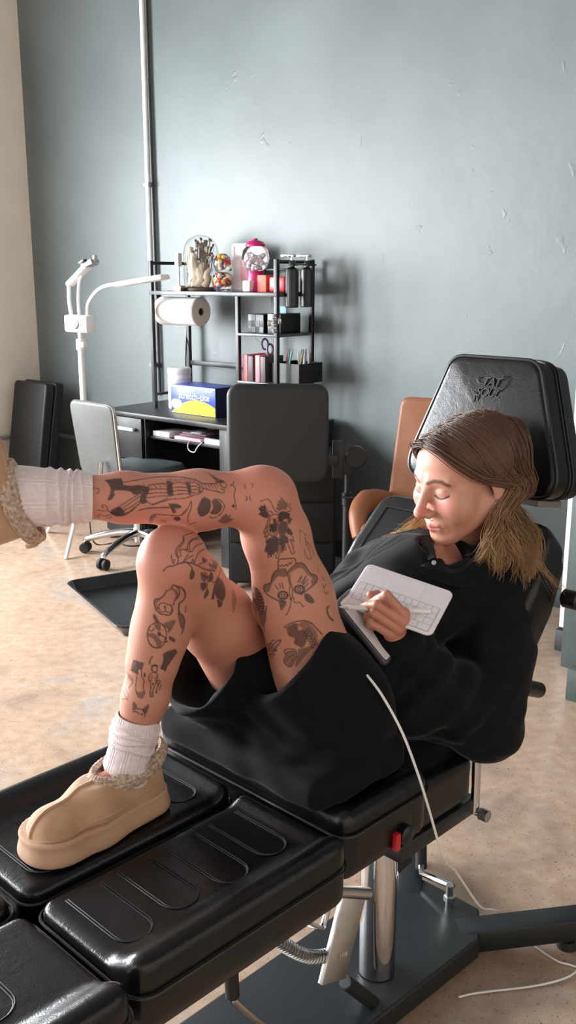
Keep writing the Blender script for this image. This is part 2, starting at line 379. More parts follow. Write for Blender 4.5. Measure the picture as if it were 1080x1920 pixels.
def blobs(c, n, rad, sz, rg):
    out = []
    for i in range(n):
        while True:
            v = np.array([rg.uniform(-1, 1) for _ in range(3)])
            if v@v < 1: break
        out.append(lathe([(.001, -sz), (sz*.75, -sz*.6), (sz, 0), (sz*.75, sz*.6), (.001, sz)], np.array(c)+v*np.array(rad), (rg.uniform(-1, 1), rg.uniform(-1, 1), 1), 6))
    return join(*out)
rg = random.Random(5)
t = thing('candy_jar', 'small two-bulb clear jar full of bright sweets beside the glass dome', 'jar', RW(1.97, .2, ZT))
part('lower_bulb', lathe([(.03, 0), (.05, .012), (.058, .05), (.05, .085), (.03, .1)], RW(1.97, .2, ZT), n=20), M['glass'], t)
part('upper_bulb', lathe([(.03, .1), (.045, .12), (.05, .15), (.042, .18), (.02, .196)], RW(1.97, .2, ZT), n=20), M['glass'], t)
for nm, c in (('red', (196, 58, 52)), ('yellow', (226, 190, 80)), ('violet', (96, 84, 140)), ('cream', (226, 206, 190))):
    part('candies', blobs(RW(1.97, .2, ZT+.05), 10, (.042, .042, .035), .012, rg), paint(c, .4), t, nm+' sweets in the lower bulb', kind='stuff')
    part('candies', blobs(RW(1.97, .2, ZT+.15), 7, (.034, .034, .03), .011, rg), paint(c, .4), t, nm+' sweets in the upper bulb', kind='stuff')

t = thing('picture_frame', 'white framed print leaning on the rack behind the gumball machine', 'picture', RW(2.05, .1, ZT))
part('frame', join(rbox(1.96, 2.14, .10, .116, ZT, ZT+.016, .002), rbox(1.96, 2.14, .10, .116, ZT+.234, ZT+.25, .002), rbox(1.96, 1.976, .10, .116, ZT, ZT+.25, .002), rbox(2.124, 2.14, .10, .116, ZT, ZT+.25, .002)), M['white_plastic'], t)
pr = part('print', rbox(1.97, 2.13, .102, .108, ZT+.01, ZT+.24, 0), paint((226, 214, 216), .6), t)
part('motif', slab(rpoly([(-.03, -.07), (.035, -.06), (.045, .02), (.01, .06), (-.035, .03)], .02), RW(2.05, .108, ZT+.12), [[US[0], US[1], 0], [0, 0, 1], [UD[0], UD[1], 0]], .001), paint((226, 164, 172), .6), pr, 'pale pink shape')

t = thing('gumball_machine', 'magenta toy gumball machine with clear globe on the rack top', 'gumball machine', RW(2.228, .22, ZT))
B0 = RW(2.228, .22, ZT); MAG = paint((172, 22, 96), .3)
part('base', lathe([(.052, 0), (.056, .006), (.05, .03), (.042, .09), (.046, .106)], B0, n=24), MAG, t)
part('chute', join(box(B0+np.array([UD[0], UD[1], 0])*.055+np.array([0, 0, .03]), (.05, .04, .055), .006, RROOM_RH)), paint((222, 214, 218), .35), t, 'white coin plate')
part('globe', lathe([(.04, .106), (.066, .13), (.074, .17), (.066, .21), (.042, .234)], B0, n=24), M['glass'], t)
part('gumballs', blobs(B0+np.array([0, 0, .155]), 34, (.052, .052, .04), .011, rg), paint((224, 214, 220), .35), t, kind='stuff')
part('lid', lathe([(.05, .228), (.052, .238), (.04, .252), (.014, .26), (.012, .268)], B0, n=24), MAG, t)

part('candle_box', rbox(2.275, 2.335, .2, .26, ZT, ZT+.085, .003), paint((214, 92, 76), .6), None)
set_props(bpy.data.objects['candle_box'], 'small orange-red carton between the gumball machine and the corner post', 'box')
part('tin_box', rbox(2.352, 2.458, .14, .26, ZT, ZT+.078, .012), paint((176, 26, 34), .35), None)
set_props(bpy.data.objects['tin_box'], 'glossy red rounded box beside the hanging black bottles', 'box')

def bottle(s, d, label):
    t = thing('soap_bottle', label, 'bottle', RW(s, d, 1.34), 'black bottles hanging on the rack end')
    b = RW(s, d, 1.34)
    part('body', lathe([(.030, 0), (.034, .004), (.034, .17), (.03, .186), (.014, .196), (.013, .21)], b, n=24), M['black_plastic'], t)
    part('collar', lathe([(.016, .206), (.017, .21), (.017, .224), (.014, .228)], b, n=20), M['black_plastic'], t)
    part('pump', join(cyl(b+np.array([0, 0, .226]), b+np.array([0, 0, .246]), .006), box(b+np.array([0, 0, .252])-.022*np.r_[US, 0], (.085, .026, .014), .004, RROOM_RH), ), M['chrome'], t, 'chrome pump head')
    part('hook', join(rbox(s-.006, s+.006, d-.002, .06+.02, 1.545, 1.551, .001), rbox(s-.022, s+.022, d-.02, d+.02, 1.543, 1.548, .001)), M['black_metal'], t)
    return t
bottle(2.515, .27, 'black pump bottle hanging at the rack end, nearer the room')
bottle(2.515, .15, 'black pump bottle hanging at the rack end, nearer the wall')

# paper towel under the top board
t = thing('paper_towel_roll', 'white paper towel roll hung under the top shelf of the rack', 'paper towel', RW(1.7, .24, 1.30))
def ring_roll(p0, p1, ro, ri, n=36):
    L = np.linalg.norm(p1-p0); return lathe([(ri, 0), (ro-.006, 0), (ro, .006), (ro, L-.006), (ro-.006, L), (ri, L), (ri, 0)], p0, p1-p0, n, caps=False)
p0, p1 = RW(1.535, .24, 1.302), RW(1.845, .24, 1.302)
part('paper', ring_roll(p0, p1, .078, .021), M['paper'], t)
part('core', ring_roll(p0+(p1-p0)*.01, p1-(p1-p0)*.01, .021, .018), paint((92, 74, 58), .8), t, 'brown cardboard core')
part('holder', join(cyl(RW(1.50, .24, 1.302), RW(1.80, .24, 1.302), .006), rbox(1.496, 1.504, .225, .255, 1.295, 1.392)), BM, t, 'black metal holder')

# small shelves at the right of the rack
ZM = 1.207
t = thing('storage_box', 'black and grey chequered box on the middle small shelf', 'box', RW(2.28, .22, ZM))
part('box', rbox(2.235, 2.345, .12, .29, ZM, ZM+.095, .003), M['black_plastic'], t)
ck = [rbox(2.237+.0265*i, 2.237+.0265*(i+1)-.001, .29, .2915, ZM+.003+.03*j, ZM+.003+.03*(j+1)-.001, 0) for i in range(4) for j in range(3) if (i+j) % 2]
part('checks', join(*ck), paint((96, 98, 100), .5), t, 'grey checks')
part('storage_box', rbox(2.36, 2.45, .12, .28, ZM, ZM+.1, .003), M['black_plastic'])
set_props(bpy.data.objects['storage_box.001'], 'plain black box on the middle small shelf behind the corner post', 'box')
part('card', box(RW(2.40, .2, ZM+.11), (.04, .004, .05), .001, RROOM_RH), paint((110, 160, 196), .5))
set_props(bpy.data.objects['card'], 'pale blue card sticking out of the plain black box', 'card')
t = thing('ornament', 'small silver figure clipped on the corner post of the rack', 'ornament', RW(2.482, .365, 1.215))
c = RW(2.482, .365, 1.215)
for q, r in (((0, 0, .012), .018), ((0, 0, .04), .016), ((0, 0, .065), .019), ((0, 0, .088), .012)):
    part('bead', lathe([(.001, -r*.7), (r*.8, -r*.5), (r, 0), (r*.8, r*.5), (.001, r*.7)], c+np.array(q), n=9), M['steel'], t)
for q in ((.026, 0, .06), (-.026, 0, .05)): part('wing', box(c+np.array(q), (.018, .01, .03), .004), M['steel'], t)
ZL = .961
for i, (s0, lb) in enumerate(((2.232, 'pink and black booklet pack, left of the pair on the lowest small shelf'), (2.318, 'pink and black booklet pack, right of the pair on the lowest small shelf'))):
    t = thing('booklet_pack', lb, 'box', RW(s0+.03, .25, ZL), 'pink booklet packs')
    part('sleeve', rbox(s0+.03, s0+.066, .18, .325, ZL, ZL+.13, .002), paint((58, 46, 48), .5), t)
    part('front_card', rbox(s0, s0+.03, .18, .328, ZL, ZL+.135, .002), paint((222, 108, 118), .5), t, 'pink card front')
t = thing('pen_box', 'black open box of pens on the lowest small shelf', 'pen holder', RW(2.47, .2, ZL))
x0, x1, d0, d1, h = 2.392, 2.58, .1, .29, .1
part('box', join(rbox(x0, x1, d0, d1, ZL, ZL+.004, 0), rbox(x0, x0+.004, d0, d1, ZL, ZL+h, 0), rbox(x1-.004, x1, d0, d1, ZL, ZL+h, 0), rbox(x0, x1, d0, d0+.004, ZL, ZL+h, 0), rbox(x0, x1, d1-.004, d1, ZL, ZL+h, 0)), M['black_plastic'], t)
rg = random.Random(11); penc = [(196, 92, 60), (90, 120, 150), (214, 210, 204), (170, 150, 96), (84, 150, 120), (220, 216, 212), (60, 62, 66), (150, 100, 110), (224, 200, 180), (110, 130, 90), (200, 180, 160), (70, 90, 130)]
names = ['orange pen', 'slate blue pen', 'white pen between the slate blue and ochre ones', 'ochre pen', 'green pen', 'white pen between the green and black ones', 'black pen', 'dusty rose pen', 'cream pen', 'olive pen', 'beige pen', 'navy pen']
for i, cc in enumerate(penc):
    s = x0+.014+i*.0145; p = RW(s, .2+rg.uniform(-.06, .06), ZL+.005); q = p+np.array([rg.uniform(-.01, .035), rg.uniform(-.02, .02), rg.uniform(.135, .165)])
    o = part('pen', join(cyl(p, q, .005, n=8), cyl(q, q+(q-p)*.08, .005, .002, n=8)), paint(cc, .4))
    set_props(o, 'thin %s in the open black pen box' % names[i], 'pen', 'pens in the pen box')
t = thing('scissors', 'purple-handled scissors standing by the pen box behind the post', 'scissors', RW(2.37, .25, ZL))
def ring3(c, r, rr, ax): 
    R = frame(ax); P = [np.array(c)+r*(math.cos(a)*R[0]*.75+math.sin(a)*R[1]*1.25) for a in np.linspace(0, 2*PI, 17)[:-1]]; return tube(P, rr, 6, closed=True)
PUR = paint((82, 48, 96), .4)
part('handle', ring3(RW(2.335, .27, ZL+.19), .022, .005, (.3, -1, .2)), PUR, t); part('handle', ring3(RW(2.37, .27, ZL+.165), .022, .005, (.5, -1, .2)), PUR, t)
part('blade', cyl(RW(2.35, .27, ZL+.16), RW(2.375, .25, ZL+.001), .005, .002, n=6), M['steel'], t)

# on the desk top (z .762)
t = thing('tub', 'white cylindrical wipes tub on the desk by the rack post', 'tub', RW(1.66, .3, Z))
b = RW(1.68, .26, Z)
part('body', lathe([(.062, 0), (.066, .004), (.066, .19), (.063, .196)], b, n=28), M['white_plastic'], t)
part('label_band', lathe([(.0665, .045), (.0668, .046), (.0668, .17), (.0665, .171)], b, n=28), paint((196, 192, 196), .5), t, 'printed grey label')
part('lid', lathe([(.067, .196), (.068, .2), (.068, .222), (.06, .23)], b, n=28), M['white_plastic'], t)
# blue film box with a yellow swoosh
t = thing('film_box', 'blue and yellow carton of cling film lettered stretch-tite on the desk', 'box', RW(1.95, .33, Z))
bs0, bs1, bd0, bd1, bz = 1.775, 2.115, .24, .42, .155
part('carton', rbox(bs0, bs1, bd0, bd1, Z, Z+bz, .002), paint((30, 60, 150), .35), t)
part('end_panel', rbox(bs1, bs1+.0012, bd0, bd1, Z, Z+bz, 0), paint((20, 28, 66), .4), t, 'dark blue end')
RT = [[US[0], US[1], 0], [0, 0, 1], [UD[0], UD[1], 0]]
def front(poly, c, depth=.0006, off=.0004): return slab(np.array(poly), RW(1.945, bd1+off, Z+bz/2), RT, depth), c
yl = [(-.165, -.074)]+[(x, -.074+.078*math.sin(PI*max(0, min(1, (x+.165)/.4)))**.8) for x in np.linspace(-.15, .168, 16)]+[(.168, -.074)]
g, c = front(yl[::-1] if False else [yl[0]]+[yl[-1]]+yl[1:-1][::-1], 0)
part('yellow_panel', g, paint((240, 216, 26), .35), t, 'yellow swoosh')
g, c = front([(-.168, .066), (.168, .066), (.168, .0755), (-.168, .0755)], 0); part('top_strip', g, paint((214, 220, 226), .4), t, 'white strip')
g, c = front(rrect(.08, .05, .024)+np.array([-.125, -.025]), 0, off=.0006); part('badge', g, paint((226, 228, 232), .4), t, 'white badge')
WH = paint((238, 240, 244), .4)
part('lettering', text_geo('stretch-tite', .052, RW(1.955, bd1+.0014, Z+bz/2+.022), RT), WH, t, 'white lettering stretch-tite')
part('lettering', join(text_geo('PREMIUM', .018, RW(1.93, bd1+.0014, Z+bz/2+.058), RT), text_geo('250 SQ FT', .013, RW(2.07, bd1+.0014, Z+bz/2+.057), RT)), WH, t)
# bay shelf contents (z .64)
ZS = .64
def onshelf(name, s0, s1, d0, d1, z0, z1, c, label, cat, rough=.5):
    o = part(name, rbox(s0, s1, d0, d1, z0, z1, .002), paint(c, rough)); return set_props(o, label, cat)
onshelf('card_box', 1.73, 1.86, .36, .52, ZS, ZS+.028, (220, 218, 220), 'flat white card box at the left of the desk bay shelf', 'box')
onshelf('notebook', 1.90, 2.10, .34, .52, ZS, ZS+.016, (224, 178, 196), 'pink notebook at the bottom of the pile on the bay shelf', 'notebook')
onshelf('notebook', 1.92, 2.12, .33, .50, ZS+.016, ZS+.030, (90, 44, 70), 'dark plum notebook lying on the pink notebook', 'notebook')
onshelf('magazine', 1.93, 2.11, .34, .49, ZS+.030, ZS+.038, (120, 96, 112), 'mauve magazine on top of the dark plum notebook', 'magazine')
onshelf('slip_of_paper', 1.99, 2.06, .42, .485, ZS+.038, ZS+.041, (230, 230, 230), 'small white paper slip on the mauve magazine', 'paper')
onshelf('tape_roll_box', 1.9, 1.96, .2, .27, ZS, ZS+.06, (196, 160, 84), 'small golden box at the back of the bay shelf', 'box')
t = thing('tablet_case', 'white tablet case with dark top at the right of the bay shelf', 'case', RW(2.19, .43, ZS))
part('case', rbox(2.13, 2.26, .33, .525, ZS, ZS+.028, .004), paint((222, 220, 222), .4), t); part('cover', rbox(2.135, 2.255, .34, .52, ZS+.028, ZS+.033, .002), M['black_plastic'], t, 'dark cover')
o = part('charging_cable', tube(catmull([RW(2.02, .50, .65), RW(2.03, .545, .63), RW(2.04, .55, .60), RW(2.08, .55, .592), RW(2.1, .545, .62), RW(2.12, .53, .645)], 6), .003, 6), M['white_plastic'])
set_props(o, 'short white cable looping over the edge of the bay shelf', 'cable')

# ---------------------------------------------------------------- white three-arm lamp
t = thing('floor_lamp', 'white floor lamp with three bendable arms standing behind the grey chair', 'lamp', RW(1.33, .67, 0))
WP_ = M['white_plastic']; L = lambda s, z, dd=0: RW(s, .67+dd, z)
pl = part('pole', join(cyl(L(1.33, .28), L(1.33, 1.1), .018), cyl(L(1.33, 1.1), L(1.33, 1.2), .013)), WP_, t)
part('collar', join(cyl(L(1.33, 1.095), L(1.33, 1.155), .026, bev=.004), box(L(1.345, 1.125), (.05, .03, .03), .005, RROOM_RH)), WP_, t)
for dx, dy in ((-.06, -.38), (-.30, .18), (.16, .30)):
    c = L(1.33, 0)
    part('leg', join(cyl(c+np.array([0, 0, .42]), c+np.array([dx, dy, .0]), .011), cyl(c+np.array([0, 0, .22]), c+np.array([dx*.5, dy*.5, .2]), .007)), WP_, t)
hb = part('hub', rbox(1.235, 1.43, .635, .705, 1.192, 1.285, .012), WP_, t)
part('dial', lathe([(.03, 0), (.03, .006), (.024, .008)], L(1.345, 1.24, .035), (UD[0], UD[1], 0), 24), M['black_plastic'], hb, 'black dial')
part('dial_ring', lathe([(.042, 0), (.042, .003), (.03, .004)], L(1.345, 1.24, .035), (UD[0], UD[1], 0), 24), paint((196, 186, 188), .4), hb)
part('arm', tube(catmull([L(1.262, 1.28), L(1.25, 1.36), L(1.252, 1.44)], 6), .011, 10), WP_, t)
part('arm', tube(catmull([L(1.33, 1.28), L(1.33, 1.37), L(1.345, 1.46), L(1.37, 1.5)], 6), .009, 10), WP_, t)
part('arm', tube(catmull([L(1.40, 1.28), L(1.415, 1.35), L(1.49, 1.415), L(1.58, 1.445), L(1.69, 1.452)], 8), .010, 10), WP_, t)
def oriented(p, q, w, h, bev, up=(0, 0, 1)):
    p, q = np.array(p), np.array(q); x = (q-p)/np.linalg.norm(q-p); z = np.array(up, float); z -= x*(z@x); z /= np.linalg.norm(z); y = np.cross(z, x)
    return box((p+q)/2, (np.linalg.norm(q-p), w, h), bev, [x, y, z])
part('lamp_head', oriented(L(1.67, 1.450), L(2.03, 1.490), .07, .026, .01), WP_, t)
hd = part('phone_holder', oriented(L(1.255, 1.445), L(1.43, 1.55), .05, .028, .008), WP_, t)
part('clamp', join(oriented(L(1.40, 1.545), L(1.49, 1.568), .06, .03, .006), cyl(L(1.475, 1.555), L(1.49, 1.60), .012)), M['steel'], hd, 'grey clamp jaw')
part('lens', oriented(L(1.40, 1.56, .03), L(1.445, 1.575, .03), .03, .012, .003), M['black_plastic'], hd, 'black inset')
o = part('lamp_cable', tube(catmull([L(1.33, .24), L(1.42, .02, .05), RW(1.5, .62, .006), RW(1.62, .6, .006), RW(1.7, .4, .006)], 8), .004, 6), M['rubber'])
set_props(o, 'thin black lamp cable trailing over the floor by the desk', 'cable')

# ---------------------------------------------------------------- grey office chair
t = thing('office_chair', 'grey upholstered office chair on a chrome star base facing the desk', 'chair', (-.82, 5.08, 0))
HC = np.array([-.82, 5.08, 0]); fx = np.array([.643, .766, 0]); rx = np.array([.766, -.643, 0])
GREY = mat('grey_upholstery', (84, 86, 86), .5, noise=(9, (78, 80, 80)), bump=(260, .05)); DARK = M['vinyl']
bz = np.array([-.12*fx[0], -.12*fx[1], 1.]); bz /= np.linalg.norm(bz); ny = -np.cross(rx, bz)*-1
bk = rpoly([(-.155, -.30), (.155, -.30), (.17, .12), (-.17, .12)], [.09, .09, .045, .045])
bo = HC-fx*.20+np.array([0, 0, .74])-rx*.06
nrm = np.cross(rx, bz)
part('backrest', slab(bk, bo, [rx, bz, nrm], .03, .008, .004), GREY, t)
part('back_trim', tube([bo+rx*p[0]*1.01+bz*p[1]*1.0+nrm*.016 for p in bk], .009, 6, closed=True), M['steel'], t, 'silver edge trim')
part('seat', slab(rrect(.40, .40, .07), HC+np.array([0, 0, .44])+fx*.02, [rx, fx, [0, 0, 1]], .07, .03, .02, crown=.006), paint((70, 78, 80), .5), t)
part('back_bracket', tube(catmull([HC-fx*.1+np.array([0, 0, .43]), HC-fx*.235+np.array([0, 0, .43]), HC-fx*.235+np.array([0, 0, .56])], 5), .014, 8), M['chrome'], t)
part('column', join(cyl(HC+np.array([0, 0, .08]), HC+np.array([0, 0, .28]), .026), cyl(HC+np.array([0, 0, .28]), HC+np.array([0, 0, .44]), .018)), M['chrome'], t)
for k in range(5):
    a = math.radians(242+72*k); d = np.array([math.cos(a), math.sin(a), 0])
    lg = part('leg', tube(catmull([HC+np.array([0, 0, .13]), HC+d*.12+np.array([0, 0, .125]), HC+d*.28+np.array([0, 0, .085]), HC+d*.31+np.array([0, 0, .06])], 5), np.linspace(.024, .015, 16), 10), M['chrome'], t)
    e = np.cross(d, [0, 0, 1]); c = HC+d*.31+np.array([0, 0, .03])
    part('caster', join(cyl(c-e*.028, c-e*.006, .029, n=18, bev=.004), cyl(c+e*.006, c+e*.028, .029, n=18, bev=.004)), M['rubber'], lg)

# ---------------------------------------------------------------- folded pad leaning in the corner
t = thing('folded_pad', 'black padded board leaning upright in the corner by the white wall', 'pad', RW(.2, .2, 0))
lean = np.array([UD[0]*-.18, UD[1]*-.18, 1.]); lean /= np.linalg.norm(lean); ux = np.r_[US, 0.]; un = np.cross(ux, lean)
if un[:2]@UD < 0: un = -un
for k, off in enumerate((0, .075)):
    part('panel', slab(rrect(.36, .80, .03), RW(.27, .20+off, .41), [ux, lean, un], .07, .015, .015), M['vinyl'], t)
part('strap', box(RW(.075, .27, .40), (.02, .03, .1), .004, RROOM_RH), M['rubber'], t)

# ---------------------------------------------------------------- armrest pad on its stand, black cabinet, brown chair
t = thing('armrest_stand', 'large black padded armrest board on a slim pole stand before the desk', 'armrest', (.27, 4.3, 0))
part('pad', slab(rrect(.445, .43, .055), (-.045, 4.20, .822), [[1, 0, 0], [0, .1, .995], [0, -.995, .1]], .06, .02, .012, crown=.004), mat('black_vinyl_matt', (12, 13, 15), .5, noise=(14, (16, 17, 18)), bump=(240, .05)), t)
part('bracket', join(box((.225, 4.27, .69), (.05, .03, .17), .004), box((.255, 4.27, .69), (.07, .02, .14), .004), box((.1, 4.245, .69), (.25, .02, .05), .004)), M['black_metal'], t)
part('clamp_knob', cyl((.305, 4.255, .70), (.305, 4.30, .70), .05, n=24, bev=.006), M['black_plastic'], t)
part('pole', join(cyl((.27, 4.3, .03), (.27, 4.3, .5), .019), cyl((.27, 4.3, .45), (.27, 4.3, .64), .012)), M['black_metal'], t)
part('collar', join(cyl((.27, 4.3, .47), (.27, 4.3, .53), .024, bev=.003), cyl((.25, 4.27, .515), (.315, 4.25, .515), .006)), M['black_plastic'], t)
for k in range(3):
    a = math.radians(30+120*k); d = np.array([math.cos(a), math.sin(a), 0])
    part('leg', oriented(np.array([.27, 4.3, .04]), np.array([.27, 4.3, .015])+d*.3, .035, .028, .005), M['black_metal'], t)
t = thing('cabinet', 'low black cabinet standing behind the armrest stand pole', 'cabinet', (-.04, 4.62, 0))
CAB = mat('matt_black_cabinet', (5, 5, 6), .8, noise=(8, (7, 7, 8)))
part('body', box((-.03, 4.66, .34), (.52, .34, .62), .004), CAB, t)
for k in range(3): part('drawer', box((-.03, 4.483, .14+.2*k), (.50, .014, .19), .003), CAB, t)
for x in (-.27, .21):
    for y in (4.52, 4.8): part('foot', cyl((x, y, 0), (x, y, .03), .02), M['rubber'], t)

BRN = mat('brown_leather', (132, 80, 50), .5, noise=(10, (142, 88, 56)), bump=(160, .06))
t = thing('armchair', 'tan brown leather armchair half hidden behind the black headrest', 'armchair', (.62, 4.05, 0))
o0 = np.array([.60, 4.02, 0]); rz = np.array([.90, -.43, 0]); fz = np.array([-.43, -.90, 0]); tl = np.array([.06*-fz[0]*2, .06*-fz[1]*2, 1.]); tl /= np.linalg.norm(tl)
part('backrest', slab(rpoly([(-.24, -.30), (.24, -.30), (.20, .30), (-.20, .30)], .05), o0-fz*.20+np.array([0, 0, .67]), [rz, tl, np.cross(rz, tl)], .05, .02, .015), BRN, t)
part('seat', slab(rrect(.48, .46, .07), o0+np.array([0, 0, .38]), [rz, -fz, [0, 0, 1]], .09, .03, .02, crown=.01), BRN, t)
for sx in (-1, 1):
    part('arm', tube(catmull([o0+rz*sx*.22-fz*.17+np.array([0, 0, .50]), o0+rz*sx*.275-fz*.02+np.array([0, 0, .53]), o0+rz*sx*.28+fz*.10+np.array([0, 0, .49]), o0+rz*sx*.25+fz*.16+np.array([0, 0, .40])], 6), np.interp(np.linspace(0, 1, 19), [0, .4, 1], [.035, .05, .03]), 10), BRN, t)
    for sy in (-1, 1): part('leg', cyl(o0+rz*sx*.18+fz*sy*.16, o0+rz*sx*.2+fz*sy*.18+np.array([0, 0, .385]), .012, .016), M['black_metal'], t)

# ---------------------------------------------------------------- tray on a stand
t = thing('work_tray', 'shallow black tray on a pole stand behind the bent shin', 'tray', (-.36, 2.45, 0))
ex = np.array([.507, -.862, 0]); ey = np.array([.862, .507, 0]); A = np.array([-.595, 2.46, 0])
c = A+ex*.20+ey*.17; ol = rrect(.40, .34, .03)
fl = slab(inset(ol, .02), c+np.array([0, 0, .668]), [ex, ey, [0, 0, 1]], .004)
m = len(ol); rim = []
for d, z in ((.02, .668), (.004, .694), (0, .70), (-.006, .70), (-.006, .694), (.002, .69), (.018, .665)): rim.append(np.c_[inset(ol, d), np.full(m, z)])
rm = xf(G(np.vstack(rim), [(i*m+k, i*m+(k+1) % m, ((i+1) % 7)*m+(k+1) % m, ((i+1) % 7)*m+k) for i in range(6) for k in range(m)]), [ex, ey, [0, 0, 1]], c)
part('pan', fl, mat('black_tray', (24, 28, 32), .35, noise=(12, (30, 34, 38))), t); part('rim', rm, mat('black_tray_rim', (34, 37, 40), .22, noise=(12, (44, 48, 52)), coat=.5), t)
pc = c+ey*.10
part('pole', cyl(pc+np.array([0, 0, .02]), pc+np.array([0, 0, .666]), .014), M['black_metal'], t)
part('base', lathe([(.15, 0), (.15, .012), (.04, .03)], pc, n=28), M['black_metal'], t)

# ---------------------------------------------------------------- grey-green cabinet at the right edge
t = thing('metal_cabinet', 'grey-green metal cabinet cut off at the right edge of the view', 'cabinet', (1.25, 3.45, 0))
GG = mat('grey_green_metal', (58, 68, 66), .5, noise=(12, (63, 73, 71)))
part('body', rbox(4.34, 4.78, .50, .95, .13, .93, .004), GG, t)
part('plinth', rbox(4.36, 4.76, .52, .93, 0, .13, .002), GG, t)
part('gap', rbox(4.40, 4.41, .928, .9315, .02, .12, 0), M['black_plastic'], t, 'dark slot')
part('door', rbox(4.36, 4.77, .95, .965, .15, .91, .004), GG, t)
# ---------------------------------------------------------------- implicit surfaces: smooth unions turned into meshes by sparse surface nets
OFF8 = np.array([(i, j, k) for i in (0, 1) for j in (0, 1) for k in (0, 1)])
def sdf_mesh(f, lo, hi, h, slack=1.25, levels=4):
    lo = np.array(lo, float); n = np.ceil((np.array(hi, float)-lo)/(h*2**levels)).astype(int)
    cells = np.stack(np.meshgrid(*[np.arange(q) for q in n], indexing='ij'), -1).reshape(-1, 3)
    for lv in range(levels, -1, -1):
        s = h*2**lv
        d = f(lo+(cells+.5)*s)
        cells = cells[np.abs(d) < s*.87*slack+.0015]
        if lv: cells = (cells[:, None, :]*2+OFF8[None]).reshape(-1, 3)
    BIG = 1 << 20
    key = lambda c: (c[..., 0].astype(np.int64)*BIG+c[..., 1])*BIG+c[..., 2]
    ck = (cells[:, None, :]+OFF8[None]).reshape(-1, 3)
    kk = key(ck); uk, idx, inv = np.unique(kk, return_index=True, return_inverse=True)
    d = f(lo+ck[idx]*h); inv = inv.reshape(-1, 8); D = d[inv]
    act = (D.min(1) < 0) & (D.max(1) >= 0)
    cells = cells[act]; D = D[act]
    acc = np.zeros((len(cells), 3)); cnt = np.zeros(len(cells))
    for i in range(8):
        for ax in range(3):
            if OFF8[i][ax] == 0:
                j = i+(4, 2, 1)[ax]; a, b = D[:, i], D[:, j]; m = (a < 0) != (b < 0)
                t = np.where(m, a/np.where(m, a-b, 1), 0)
                p = np.repeat(OFF8[i][None].astype(float), len(cells), 0); p[:, ax] += t
                acc += p*m[:, None]; cnt += m
    V = lo+(cells+acc/cnt[:, None])*h
    k = key(cells); order = np.argsort(k); ks = k[order]
    F = []
    E3 = np.eye(3, dtype=int)
    for ax in range(3):
        i0, j0 = 0, (4, 2, 1)[ax]
        m = (D[:, 0] < 0) != (D[:, j0] < 0)
        c = cells[m]; neg = D[m, 0] < 0
        e1, e2 = E3[(ax+1) % 3], E3[(ax+2) % 3]
        quad = []; ok = np.ones(len(c), bool)
        for off in (0*e1, -e1, -e1-e2, -e2):
            q = key(c+off); p = np.clip(np.searchsorted(ks, q), 0, len(ks)-1); ok &= ks[p] == q; quad.append(order[p])
        Q = np.stack(quad, 1)[ok]; ng = neg[ok]
        Q[~ng] = Q[~ng][:, ::-1]
        F.append(Q)
    return V, np.vstack(F)
def smin(a, b, k):
    h = np.clip(.5+.5*(b-a)/k, 0, 1); return b+(a-b)*h-k*h*(1-h)
def smax(a, b, k): return -smin(-a, -b, k)
def capsule(P, a, b, ra, rb=None):
    rb = ra if rb is None else rb; a = np.asarray(a, float); ab = np.asarray(b, float)-a
    h = np.clip(((P-a)@ab)/(ab@ab), 0, 1); return np.linalg.norm(P-a-h[:, None]*ab, axis=1)-(ra+(rb-ra)*h)
def ell(P, c, r, R=None):
    q = P-np.asarray(c, float)
    if R is not None: q = q@np.asarray(R).T
    r = np.asarray(r, float); k0 = np.linalg.norm(q/r, axis=1); k1 = np.linalg.norm(q/(r*r), axis=1)+1e-9
    return k0*(k0-1)/k1
def rboxd(q, half, r):
    d = np.abs(q)-(np.asarray(half)-r); return np.linalg.norm(np.maximum(d, 0), axis=1)+np.minimum(d.max(1), 0)-r
def sstep(x, a, b): t = np.clip((x-a)/(b-a), 0, 1); return t*t*(3-2*t)

# ---------------------------------------------------------------- the client chair: al runs towards the head, be towards its near side
CO = np.array([-.092, 1.506]); CA = np.array([.70, .714]); CB = np.array([.714, -.70])
def C(al, be, z): return np.array([CO[0]+al*CA[0]+be*CB[0], CO[1]+al*CA[1]+be*CB[1], z])
A3 = np.r_[CA, 0.]; B3 = np.r_[CB, 0.]; Z3 = np.array([0, 0, 1.])
def toC(P): q = P[:, :2]-CO; return np.stack([q@CA, q@CB, P[:, 2]], 1)
def leather():
    m = mat('black_leather', (11, 11, 13), .27, noise=(18, (18, 17, 19)), spec=.38); nt = m.node_tree; b = nt.nodes['Principled BSDF']
    geo = nt.nodes.new('ShaderNodeNewGeometry'); n1 = nt.nodes.new('ShaderNodeTexNoise'); n1.inputs['Scale'].default_value = 42; n1.inputs['Detail'].default_value = 6; n1.inputs['Distortion'].default_value = .8
    v = nt.nodes.new('ShaderNodeTexVoronoi'); v.inputs['Scale'].default_value = 420
    a = nt.nodes.new('ShaderNodeMath'); a.operation = 'MULTIPLY_ADD'; a.inputs[1].default_value = .22
    bp = nt.nodes.new('ShaderNodeBump'); bp.inputs['Strength'].default_value = .22; bp.inputs['Distance'].default_value = .003
    nt.links.new(geo.outputs['Position'], n1.inputs['Vector']); nt.links.new(geo.outputs['Position'], v.inputs['Vector'])
    nt.links.new(v.outputs['Distance'], a.inputs[0]); nt.links.new(n1.outputs['Fac'], a.inputs[2]); nt.links.new(a.outputs[0], bp.inputs['Height']); nt.links.new(bp.outputs['Normal'], b.inputs['Normal'])
    return m
LEATHER = leather(); THREAD = paint((20, 20, 23), .5); FRAME = mat('black_frame_paint', (19, 22, 24), .38, noise=(9, (25, 28, 30)))
